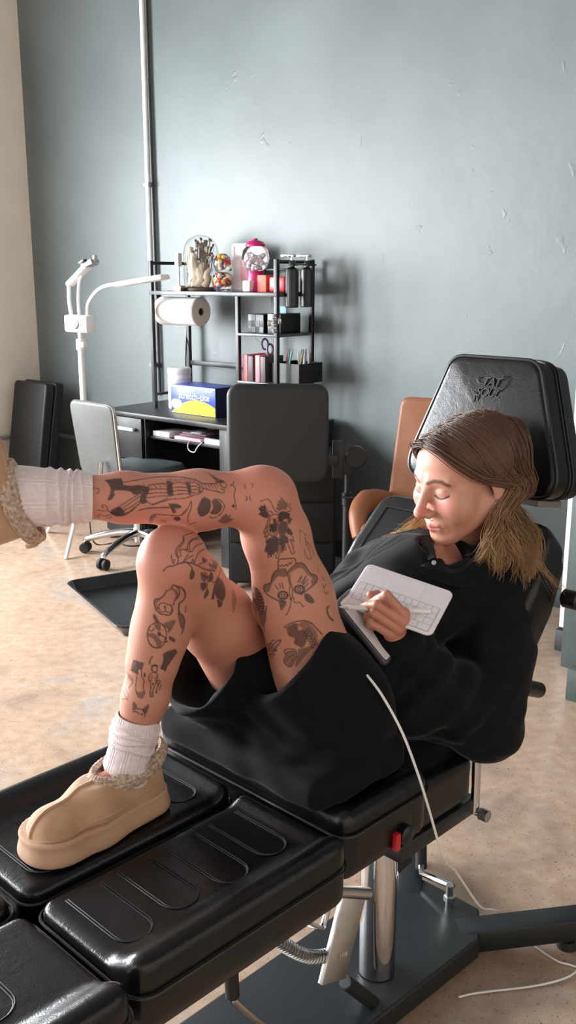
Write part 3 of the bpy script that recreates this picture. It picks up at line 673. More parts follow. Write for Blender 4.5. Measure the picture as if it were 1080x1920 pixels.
BASEM = mat('black_base_plate', (20, 25, 28), .42, noise=(7, (26, 31, 34)), bump=(90, .05))
chair = thing('client_chair', 'black leather reclining client chair with chrome pillar on a black floor plate', 'chair', C(.3, 0, 0))
def pad(name, a0, a1, b0, b1, z0, z1, rim, r=.022, lab=None):
    """leather pad; rim: list of (axis, sign, width, rise) raised borders"""
    def f(P):
        q = toC(P); c = np.array([(a0+a1)/2, (b0+b1)/2, (z0+z1)/2]); hf = np.array([(a1-a0)/2, (b1-b0)/2, (z1-z0)/2])
        w = q-c; rise = np.zeros(len(P))
        for ax, sg, wd, up in rim: rise = np.maximum(rise, up*sstep(sg*w[:, ax], hf[ax]-wd, hf[ax]-wd*.25))
        w[:, 2] -= rise*np.clip((w[:, 2]+hf[2])/(2*hf[2]), 0, 1.2)
        plan = rboxd(np.c_[w[:, :2], np.zeros(len(P))], (hf[0], hf[1], 1), .035)
        d = rboxd(w, hf, r); return smax(d, plan, .01)*.9
    cs = [C(x, y, z) for x in (a0, a1) for y in (b0, b1) for z in (z0, z1)]
    lo = np.min(cs, 0)-.04; hi = np.max(cs, 0)+.05
    g = sdf_mesh(f, lo, hi, .005)
    return part(name, g, LEATHER, chair, lab)
RIM = .022
LEG = dict(z0=.562, z1=.648)
pn = pad('leg_pad', -.425, -.022, .044, .29, rim=[(1, 1, .085, RIM), (0, 1, .05, .012)], **LEG)
pf = pad('leg_pad', -.425, -.022, -.235, .030, rim=[(1, -1, .085, RIM), (0, 1, .05, .012)], **LEG)
qn = pad('foot_pad', -.90, -.437, .044, .31, rim=[(1, 1, .085, RIM)], **LEG)
qf = pad('foot_pad', -.90, -.437, -.25, .030, rim=[(1, -1, .085, RIM)], **LEG)
def stadium(a, b0, b1, w, z, off=0):
    P = [C(a+w*math.cos(t), b1-w+w*math.sin(t), z) for t in np.linspace(0, PI, 11)]+[C(a-w, b0, z)]
    return [C(a+w, b0, z)]+P
for pd, al0, n, b0, b1 in ((pn, -.36, 4, .075, .215), (pf, -.36, 4, -.16, .0), (qn, -.83, 4, .075, .22), (qf, -.83, 4, -.17, .0)):
    for k in range(n):
        for w in (.030, .026): part('stitching', tube(stadium(al0+.088*k, b0, b1-.008*(k % 2), w, .6487), .0011, 5), THREAD, pd)
# piping along the pads' upper edge
def edge(a0, a1, b0, b1, z, r=.03): return [C((a0+a1)/2+x, (b0+b1)/2+y, z) for x, y in rrect(a1-a0, b1-b0, r, 5)]
for pd, (a0, a1, b0, b1) in ((pn, (-.425, -.022, .044, .29)), (pf, (-.425, -.022, -.235, .03)), (qn, (-.9, -.437, .044, .31)), (qf, (-.9, -.437, -.25, .03))):
    part('seam', tube(edge(a0-.001, a1+.001, b0-.001, b1+.001, .628), .0022, 6, closed=True), THREAD, pd)
sp = pad('seat_pad', .002, .235, -.232, .252, .552, .662, [(0, -1, .07, .014), (1, 1, .06, .012), (1, -1, .06, .012)], r=.028)
part('seam', tube(edge(.001, .236, -.233, .253, .640), .0025, 6, closed=True), THREAD, sp)
rp = pad('rear_pad', .245, .445, -.20, .205, .508, .612, [], r=.025)
part('rear_bracket', box(C(.34, .0, .488), (.25, .40, .036), .008, [A3, -B3, Z3]), FRAME, chair)
sw = part('switch_plate', lathe([(.017, 0), (.017, .008), (.012, .012)], C(.155, .251, .585), B3, 20), M['black_plastic'], sp)
part('switch', box(C(.13, .2545, .583), (.012, .012, .032), .003, [A3, -B3, Z3]), paint((190, 30, 38), .35), sp, 'red switch')
for be in (.2, -.2):
    st = part('strut', tube([C(.452, be, .475), C(.448, be, .60), C(.47, be, .70)], .009, 10), M['chrome'], chair)
    part('strut_bolt', join(cyl(C(.452, be-.03, .478), C(.452, be+.016, .478), .008), cyl(C(.452, be+.012, .478), C(.452, be+.03, .478), .012, n=8)), M['steel'], st)
# backrest
bd = np.array([.28*CA[0], .28*CA[1], .32]); bd /= np.linalg.norm(bd); bn = np.cross(B3, bd); bn = bn if bn@A3 < 0 else -bn     # bn points at the sitter
BO = C(.505, 0, .85)
ol = rpoly([(-.235, -.20), (.235, -.20), (.235, .10), (.215, .235), (-.215, .235), (-.235, .10)], [.06, .06, .1, .05, .05, .1])
Rb = np.array([B3, bd, bn]); Rb = Rb if np.linalg.det(Rb) > 0 else np.array([-B3, bd, bn])
bp_ = part('back_pad', slab(ol, BO-bn*.085, Rb, .085, .022, .012, 5, crown=.008), LEATHER, chair)
part('seam', tube([BO+Rb[0]*p[0]+Rb[1]*p[1]-bn*.012 for p in inset(ol, .006)], .003, 6, closed=True), THREAD, bp_)
part('seam', tube([BO+Rb[0]*p[0]+Rb[1]*p[1]+bn*.003 for p in inset(ol, .04)], .0014, 6, closed=True), THREAD, bp_)
part('back_shell', slab(inset(ol, .015), BO-bn*.165, Rb, .082, .004, .05, 5), mat('black_shell', (22, 24, 27), .5, noise=(8, (27, 29, 32))), bp_)
kn = part('side_knob', join(cyl(C(.70, .225, .865), C(.70, .262, .865), .02, n=18, bev=.004), tube(catmull([C(.70, .262, .865), C(.715, .285, .865), C(.73, .285, .85)], 4), .007, 8)), M['black_plastic'], chair)
part('recline_lever', join(cyl(C(.66, .10, .66), C(.755, .10, .615), .009), cyl(C(.75, .10, .617), C(.855, .10, .572), .0185, n=18, bev=.003)), M['black_plastic'], chair)
# headrest
hd_ = np.array([.05*CA[0], .05*CA[1], .27]); hd_ /= np.linalg.norm(hd_); hn = np.cross(B3, hd_); hn = hn if hn@A3 < 0 else -hn
HO = C(.722, .003, 1.198)
Rh = np.array([B3, hd_, hn]); Rh = Rh if np.linalg.det(Rh) > 0 else np.array([-B3, hd_, hn])
ho = rpoly([(-.205, -.145), (.205, -.145), (.108, .138), (-.108, .138)], [.055, .055, .045, .045], 8)
hp = part('head_pad', slab(ho, HO-hn*.125, Rh, .125, .016, .02, 5, crown=.006), LEATHER, chair)
part('piping', tube([HO+Rh[0]*p[0]+Rh[1]*p[1]-hn*.006 for p in inset(ho, .003)], .0045, 8, closed=True), M['black_plastic'], hp)
for off in (.055, .068): part('seam', tube([HO+Rh[0]*p[0]+Rh[1]*p[1]-hn*off for p in inset(ho, -.001)], .0025, 6, closed=True), THREAD, hp)
Rt = np.array([Rh[0]*(1 if Rh[0]@np.array([1, 0, 0]) > 0 else -1), hd_, hn])
EMB = mat('embossed_leather', (12, 12, 14), .3, noise=(18, (18, 18, 20)))
lg = [text_geo('TAT', .026, HO+Rt[1]*.083+Rt[0]*.006+hn*.0065, Rt, .0012, .35, space=.86), text_geo('SOUL', .026, HO+Rt[1]*.060+Rt[0]*.001+hn*.0065, Rt, .0012, .35, space=.86)]
part('embossed_logo', join(*lg), EMB, hp, 'embossed dark lettering TAT SOUL')
def swash(pts): return tube(catmull([HO+Rt[0]*(x*.72+.004)+Rt[1]*(y*.72+.0235)+hn*.0066 for x, y in pts], 6), np.r_[.0004, np.full(len(pts)*6-7, .0011), .0004], 5)
part('embossed_swash', swash([(.036, .1), (.052, .104), (.058, .09), (.045, .066), (.030, .058)]), EMB, hp)
part('embossed_swash', swash([(-.03, .096), (-.045, .09), (-.036, .078), (-.016, .076)]), EMB, hp)
part('embossed_swash', swash([(-.045, .022), (-.04, .052), (-.034, .028), (-.026, .058)]), EMB, hp)
part('head_underside', box(HO-hn*.06-hd_*.152, (.30, .10, .014), .004, [B3 if Rh[0]@B3 > 0 else -B3, -hn, hd_]), paint((120, 112, 108), .4), hp, 'headrest underside panel painted in a lit tone')  # underside panel; the light on it is put into its pale colour
for be in (-.07, .07): part('head_rod', cyl(C(.66, be, .95), C(.745, be, 1.06), .009), M['chrome'], chair)
# pillar, base, levers
PC = lambda z: C(.365, .034, z)
part('pillar', cyl(PC(.072), PC(.50), .039, n=36), mat('polished_chrome', (225, 222, 222), .06, 1.0, noise=(6, (215, 212, 212))), chair)
part('pillar_head', join(cyl(PC(.455), PC(.508), .06, n=28, bev=.004), box(C(.30, .02, .53), (.42, .26, .03), .006, [A3, -B3, Z3])), FRAME, chair)
part('under_frame', box(C(-.30, .03, .535), (1.05, .22, .05), .01, [A3, -B3, Z3]), FRAME, chair)
bpoly = [(-.30, -.15), (.60, -.15), (.69, -.107), (.69, .075), (.60, .135), (-.30, .105)]
part('base_plate', slab(rpoly([(p[0], -p[1]) for p in bpoly][::-1], .012), C(0, 0, .02), [A3, -B3, Z3], .05, .006, .004), BASEM, chair)
def beam(p, q, w, h): return oriented(p, q, w, h, .004)
for p, q in ((C(.60, .075, .043), C(.83, .27, .062)), (C(.62, -.075, .043), C(.84, -.23, .062))):
    lg_ = part('base_leg', beam(p, q, .058, .054), BASEM, chair)
    e = q-(q-p)/np.linalg.norm(q-p)*.04
    part('levelling_foot', join(cyl(e*[1, 1, 0]+[0, 0, .0], e*[1, 1, 0]+[0, 0, .018], .024, .018, n=20), cyl(e*[1, 1, 0]+[0, 0, .015], e, .007)), M['rubber'], lg_)
part('upright', box(C(.79, -.20, .115), (.03, .02, .10), .004, [A3, -B3, Z3]), BASEM, chair)
pdl = part('pedal', tube([C(.66, .02, .115), C(.675, -.08, .095), C(.70, -.10, .10)], .008, 8), M['chrome'], chair)
part('pedal_grip', cyl(C(.70, -.10, .085), C(.715, -.115, .175), .014, n=14, bev=.003), M['rubber'], pdl)
part('pedal_bolt', join(cyl(C(.648, .02, .07), C(.648, .02, .125), .009), cyl(C(.648, .02, .085), C(.648, .02, .097), .014, n=6)), M['steel'], pdl)
plt = part('side_plate', oriented(C(.232, .08, .352), C(.170, .08, .185), .012, .074, .002, up=A3), mat('bright_plate', (222, 224, 224), .38, 1.0, noise=(40, (206, 208, 208))), chair)
part('pivot_pin', cyl(C(.16, .09, .392), C(.262, .09, .335), .012, n=16, bev=.002), M['chrome'], plt)
part('plate_grip', cyl(C(.205, .085, .165), C(.302, .085, .05), .0145, n=16, bev=.003), M['rubber'], plt)
part('bent_rod', tube(catmull([C(.175, .07, .44), C(.172, .07, .37), C(.160, .07, .322), C(.145, .07, .312), C(.085, .07, .365), C(.05, .07, .39)], 5), .006, 8), M['chrome'], chair)
hel = []; cen = catmull([C(-.06, .06, .425), C(.03, .065, .345), C(.12, .07, .262), C(.21, .075, .226)], 40)
part('hose_core', tube(cen[::6], .010, 10), M['steel'], chair)
for i in range(0, len(cen)-1, 3):
    d = cen[min(i+1, len(cen)-1)]-cen[i]; R = frame(d)
    hel.append(tube([cen[i]+.011*(math.cos(a)*R[0]+math.sin(a)*R[1]) for a in np.linspace(0, 2*PI, 13)[:-1]], .0026, 5, closed=True))
part('ribbed_hose', join(*hel), M['steel'], chair, 'ribbed metal hose', kind=None)
rr_ = part('front_rod', tube(catmull([C(-.09, .08, .512), C(-.088, .08, .40), C(-.086, .08, .312), C(-.078, .08, .29), C(-.02, .08, .21), C(.03, .08, .15)], 5), .007, 8), M['chrome'], chair)
part('front_rod_grip', cyl(C(-.088, .08, .37), C(-.085, .08, .305), .0125, n=14, bev=.003), M['rubber'], rr_)
part('stub_lever', join(cyl(C(.37, .05, .302), C(.40, .05, .306), .008), cyl(C(.395, .05, .305), C(.44, .05, .312), .013, n=14, bev=.002)), M['rubber'], chair)
# ---------------------------------------------------------------- the person: joints in world space
V_ = lambda *q: np.array(q, float)
PEL = V_(0, 1.604, .775); HIPL = V_(.065, 1.544, .770); HIPR = V_(-.055, 1.66, .770)
KNL = V_(-.0361, 1.475, 1.158); ANL = V_(-.3804, 1.39, 1.1792); KNR = V_(-.174, 1.41, 1.074); ANR = V_(-.2536, 1.383, .7531)
LUM = V_(.11, 1.69, .81); CHE = V_(.255, 1.81, .885); NEC = V_(.338, 1.90, .945)
SHL = V_(.425, 1.80, .895); ELL = V_(.376, 1.68, .668); WRL = V_(.1868, 1.595, .8763)
SHR = V_(.215, 2.00, .89); ELR = V_(.1253, 1.86, .8493); WRR = V_(.150, 1.765, .872)
HC0 = V_(.3492, 1.85, 1.1183)
hf2 = V_(-.871, -.491, 0); PIT = math.radians(15)
HF = hf2*math.cos(PIT)+V_(0, 0, -math.sin(PIT)); HU = hf2*math.sin(PIT)+V_(0, 0, math.cos(PIT)); HL = V_(.491, -.871, 0)   # face, crown, her left
HR = np.array([HL, HF, HU]); HS = 1.04
def toH(P): return ((P-HC0)@HR.T)/HS
def fromH(q): return HC0+(np.asarray(q, float)*HS)@HR

def head_sdf(P):
    q = toH(P); x = np.abs(q[:, 0]); Q = np.c_[x, q[:, 1], q[:, 2]]
    d = ell(q, (0, -.018, .034), (.0745, .094, .068))                       # cranium
    d = smin(d, ell(q, (0, .040, .028), (.058, .050, .060)), .03)            # forehead
    d = smin(d, ell(q, (0, .040, -.038), (.054, .052, .062)), .03)           # mid face
    d = smin(d, capsule(Q, (.052, -.006, -.050), (.020, .068, -.093), .020, .015), .028)   # jaw
    d = smin(d, ell(q, (0, .079, -.097), (.020, .016, .016)), .02)           # chin
    d = smin(d, capsule(Q, (.012, .086, .022), (.044, .072, .020), .010, .009), .014)       # brow ridge
    d = smin(d, ell(Q, (.046, .060, -.024), (.020, .024, .018)), .024)       # cheekbone
    d = smin(d, ell(Q, (.036, .062, -.036), (.026, .022, .026)), .03)              # cheek
    d = smax(d, -ell(Q, (.031, .102, .003), (.016, .014, .0100)), .012)      # eye socket
    d = smin(d, ell(Q, (.031, .0770, .0015), (.0160, .0130, .0110)), .005)      # closed lid over the eye
    d = smin(d, capsule(q, (0, .086, .016), (0, .116, -.028), .0075, .0095), .012)  # nose bridge
    d = smin(d, ell(q, (0, .1165, -.0335), (.0115, .0115, .0095)), .008)       # nose tip
    d = smin(d, ell(Q, (.0115, .105, -.0385), (.0085, .0105, .0075)), .006)     # wing
    d = smax(d, -ell(Q, (.0065, .109, -.0475), (.0038, .006, .003)), .003)   # nostril
    d = smin(d, ell(q, (0, .086, -.066), (.026, .013, .017)), .014)           # muzzle
    d = smin(d, capsule(Q, (.0, .0985, -.0640), (.019, .090, -.0665), .0045, .002), .005)    # upper lip
    d = smin(d, capsule(Q, (.0, .0970, -.0730), (.017, .090, -.0705), .0055, .0025), .005)  # lower lip
    d = smax(d, -capsule(Q, (0, .1045, -.0685), (.022, .0945, -.0685), .0017, .0015), .002)       # mouth line
    d = smax(d, -capsule(Q, (.0245, .095, -.066), (.027, .090, -.074), .002, .002), .006)
    e = ell(Q, (.0745, -.016, -.004), (.0065, .0185, .030), None)             # ear
    e = smax(e, -ell(Q, (.0815, -.0135, .003), (.006, .011, .017)), .004)
    e = smin(e, ell(Q, (.073, -.010, -.031), (.0055, .009, .010)), .006)
    d = smin(d, e, .006)
    return d*HS
HAND = [  # left hand: knuckle, middle joint, end joint, tip, radii
    [(.2002, 1.570, .9293), (.1690, 1.562, .9675), (.1545, 1.577, .9540), (.1390, 1.588, .9400), .0092, .0084, .0074, .0062],
    [(.1985, 1.568, .9160), (.1530, 1.562, .9495), (.1400, 1.576, .9435), (.1300, 1.589, .9370), .0094, .0086, .0076, .0064],
    [(.1905, 1.569, .9035), (.1478, 1.563, .9340), (.1392, 1.578, .9245), (.1372, 1.590, .9140), .0092, .0083, .0074, .0062],
    [(.1785, 1.572, .8920), (.1422, 1.566, .9165), (.1420, 1.580, .9060), (.1500, 1.590, .8970), .0084, .0074, .0066, .0056]]
THUMB = [(.190, 1.603, .893), (.173, 1.608, .932), (.1555, 1.602, .9545), (.1440, 1.597, .9560)]
def hand_sdf(P):
    d = None
    for m, p, e, t, r0, r1, r2, r3 in HAND:
        f = smin(capsule(P, m, p, r0, r1), smin(capsule(P, p, e, r1, r2), capsule(P, e, t, r2, r3), .002), .002)
        d = f if d is None else smin(d, f, .0022)
    palm = None
    for m, r in zip(HAND, (.0115, .012, .0115, .0105)):
        c = np.array(m[0])+np.array((0, .006, 0)); w = WRL+(c-np.array((.19, 1.575, .905)))*.45
        s = capsule(P, w, c, .0125, r); palm = s if palm is None else smin(palm, s, .01)
    d = smin(d, palm, .005)
    th = smin(capsule(P, THUMB[0], THUMB[1], .0125, .0095), smin(capsule(P, THUMB[1], THUMB[2], .0095, .0082), capsule(P, THUMB[2], THUMB[3], .0082, .0066), .002), .003)
    return smin(d, th, .006)
RH_DIR = np.array([.42, -.80, .02]); RH_DIR /= np.linalg.norm(RH_DIR)
def rhand_sdf(P):      # right hand under the board, fingers curled along its back
    up = np.array([.70, -.06, -.70]); up /= np.linalg.norm(up); d = capsule(P, WRR, WRR+RH_DIR*.045, .018, .02)
    for k, L in zip((-1.5, -.5, .5, 1.5), (.062, .07, .066, .052)):
        a = WRR+RH_DIR*.05+up*k*.016; b = a+RH_DIR*L*.55; c = b+RH_DIR*L*.35+np.array([.012, -.004, .012])
        d = smin(d, smin(capsule(P, WRR+up*k*.01, a, .011, .0095), smin(capsule(P, a, b, .0088, .0078), capsule(P, b, c, .0078, .006), .002), .004), .004)
    return smin(d, smin(capsule(P, WRR, WRR+up*.03+RH_DIR*.03, .012, .01), capsule(P, WRR+up*.03+RH_DIR*.03, WRR+up*.034+RH_DIR*.07, .01, .007), .003), .006)
lerp = lambda a, b, t: a+(b-a)*t
def legL_sdf(P):
    k = lerp(KNL, HIPL, .16); m = lerp(KNL, HIPL, .45)
    d = capsule(P, KNL, k, .045, .052)
    d = smin(d, capsule(P, k, m, .052, .061), .02)
    d = smin(d, capsule(P, m, HIPL, .060, .082), .03)
    d = smin(d, ell(P, KNL+V_(-.002, -.012, .001), (.046, .046, .045)), .03)
    c1 = lerp(KNL, ANL, .30); c2 = lerp(KNL, ANL, .62); c1 = c1+V_(0, .0, -.004)
    d = smin(d, capsule(P, lerp(KNL, ANL, .05), c1, .042, .0445), .02)
    d = smin(d, capsule(P, c1, c2, .0445, .036), .02)
    d = smin(d, capsule(P, c2, ANL, .036, .029), .02)
    return d
def legR_sdf(P):
    k = lerp(KNR, HIPR, .15); m = lerp(KNR, HIPR, .45)
    d = capsule(P, KNR, k, .048, .050)
    d = smin(d, capsule(P, k, m, .050, .060), .02)
    d = smin(d, capsule(P, m, HIPR, .060, .082), .03)
    d = smin(d, ell(P, KNR+V_(-.004, -.012, .004), (.046, .046, .048)), .03)
    c1 = lerp(KNR, ANR, .36)+V_(.004, .022, 0); c2 = lerp(KNR, ANR, .68)+V_(.004, .006, 0)
    d = smin(d, capsule(P, lerp(KNR, ANR, .06)+V_(-.003,0,0), lerp(KNR, ANR, .5), .043, .037), .02)
    d = smin(d, capsule(P, lerp(KNR, ANR, .12)+V_(0, .02, 0), c1, .038, .042), .02)
    d = smin(d, capsule(P, c1, c2, .042, .034), .02)
    d = smin(d, capsule(P, c2, ANR, .034, .0275), .02)
    return d
# feet sit inside the slippers: frame rows toe, side, up
SXR = V_(-.70, -.714, 0); SOR = V_(-.208, 1.440, .650); SRR = np.array([SXR, V_(.714, -.70, 0), V_(0, 0, 1)])
sz = V_(.975, .17, .14); sz /= np.linalg.norm(sz); sx = V_(-.12, -.25, .96); sx -= sz*(sx@sz); sx /= np.linalg.norm(sx)
SRL = np.array([sx, np.cross(sz, sx), sz]); SOL = V_(-.400, 1.38, 1.178)-.072*sx-.088*sz
def foot_sdf(P, R, o):
    q = (P-o)@R.T
    d = capsule(q, (.055, 0, .085), (.05, 0, .066), .028, .027)
    return smin(d, smin(capsule(q, (.04, 0, .066), (.12, 0, .062), .024, .026), capsule(q, (.12, 0, .062), (.20, .004, .055), .026, .016), .02), .02)
def torso_sdf(P):
    d = smin(smin(capsule(P, HIPL, HIPR, .088), capsule(P, PEL, LUM, .10, .085), .05), smin(capsule(P, LUM, CHE, .085, .095), capsule(P, lerp(SHL, SHR, .22), lerp(SHL, SHR, .78), .052, .052), .05), .05)
    d = smin(d, capsule(P, CHE, NEC, .08, .05), .04)
    d = smin(d, capsule(P, NEC+V_(-.005, .0, -.01), HC0+V_(.02, .012, -.05), .047, .050), .03)
    for s, e, w in ((SHL, ELL, WRL), (SHR, ELR, WRR)):
        d = smin(d, smin(capsule(P, s, e, .045, .036), capsule(P, e, w, .036, .022), .02), .02)
    return d
def grouped(P, items, k0=.02):
    """smooth union of parts, each only worked out near its own box"""
    d = np.full(len(P), 9.0)
    for f, lo, hi, k in items:
        lo = np.array(lo); hi = np.array(hi)
        db = np.linalg.norm(np.maximum(np.maximum(lo-P, P-hi), 0), axis=1)
        m = db < .05; e = db+.03; e[m] = f(P[m]) if m.any() else e[m]
        d = smin(d, e, k)
    return d
def bb(*pts, r=.1): return np.min(pts, 0)-r, np.max(pts, 0)+r
BODY_ITEMS = [(torso_sdf, *bb(HIPL, HIPR, SHL, SHR, ELL, ELR, HC0, WRL, WRR, r=.09), .03),
              (legL_sdf, *bb(HIPL, KNL, ANL, r=.09), .018), (legR_sdf, *bb(HIPR, KNR, ANR, r=.09), .010),
              (head_sdf, *bb(HC0, r=.135), .012), (hand_sdf, *bb(WRL, (.13, 1.56, .97), r=.025), .008), (rhand_sdf, *bb(WRR, WRR+RH_DIR*.13, r=.04), .008),
              (lambda P: foot_sdf(P, SRR, SOR), *bb(SOR, SOR+SXR*.22+V_(0, 0, .11), r=.05), .02), (lambda P: foot_sdf(P, SRL, SOL), *bb(SOL, SOL+sx*.22+sz*.1, r=.05), .02)]
def body_sdf(P): return grouped(P, BODY_ITEMS)
# ---------------------------------------------------------------- the person's mesh, colours and clothes
person = thing('person', 'person in black shirt and shorts reclining on the chair, drawing, one tattooed leg crossed over', 'person', PEL*[1, 1, 0]+V_(0, 0, .66))
BH = .0014
bv, bf = sdf_mesh(body_sdf, (-.62, 1.13, .60), (.56, 2.12, 1.32), BH)

def skin_colour(v):
    L = lambda c: np.array(lin(c)[:3])
    base = np.tile(L((187, 130, 110)), (len(v), 1))
    def blend(w, c): base[:] = base*(1-w[:, None])+L(c)*w[:, None]
    # rosier knees, knuckles, cheeks and nose; lips; brows; lashes: her own colouring
    for c, r, a in ((KNL+V_(.0, -.02, .03), .07, .3), (KNR+V_(0, -.02, .04), .075, .28), (lerp(KNL, ANL, .6), .14, .12), (V_(.196, 1.57, .915), .03, .2)):
        blend(a*np.exp(-(np.linalg.norm(v-c, axis=1)/r)**2), (202, 112, 104))
    q = toH(v); x = np.abs(q[:, 0]); hm = (np.abs(q).max(1) < .14)
    face = hm & (q[:, 1] > .0)
    blend(np.where(hm, .55, 0)*np.exp(-(np.linalg.norm(v-HC0, axis=1)/.13)**2), (232, 180, 160))
    g = lambda c, r: np.exp(-((x-c[0])/r[0])**2-((q[:, 2]-c[1])/r[1])**2)*face
    blend(.42*g((.040, -.020), (.016, .012))*(q[:, 1] > .03), (208, 96, 98)); blend(.32*g((0, -.030), (.016, .014))*(q[:, 1] > .1), (214, 104, 104))
    blend(.75*g((0, -.0695), (.017, .0075))*(q[:, 1] > .085), (190, 98, 98))
    def seg2(pts, wd, soft):
        d = np.full(len(v), 9.)
        for a, b in zip(pts[:-1], pts[1:]):
            a = np.array(a); b = np.array(b); t = np.clip(((np.c_[x, q[:, 2]]-a)@(b-a))/((b-a)@(b-a)), 0, 1)
            d = np.minimum(d, np.linalg.norm(np.c_[x, q[:, 2]]-a-t[:, None]*(b-a), axis=1))
        return np.clip((wd+soft-d)/soft, 0, 1)*face
    blend(.88*seg2([(.012, .021), (.026, .0265), (.040, .025), (.050, .018)], .0022, .0025), (86, 58, 46))
    blend(.95*seg2([(.0175, -.0045), (.025, -.0085), (.036, -.0090), (.046, -.0045), (.049, -.003)], .0013, .0010), (40, 28, 27))
    blend(.35*seg2([(.018, .0075), (.031, .0115), (.044, .007)], .0006, .0018), (140, 84, 74))
    blend(.6*seg2([(0, -.0685), (.02, -.0685), (.025, -.0695)], .0005, .0012), (110, 48, 50))
    # fingernails: short dark polish
    for f in HAND[1:3]: blend(.85*(np.linalg.norm(v-np.array(f[3]), axis=1) < .0055), (60, 52, 56))
    return base
bc = skin_colour(bv)
INK = []
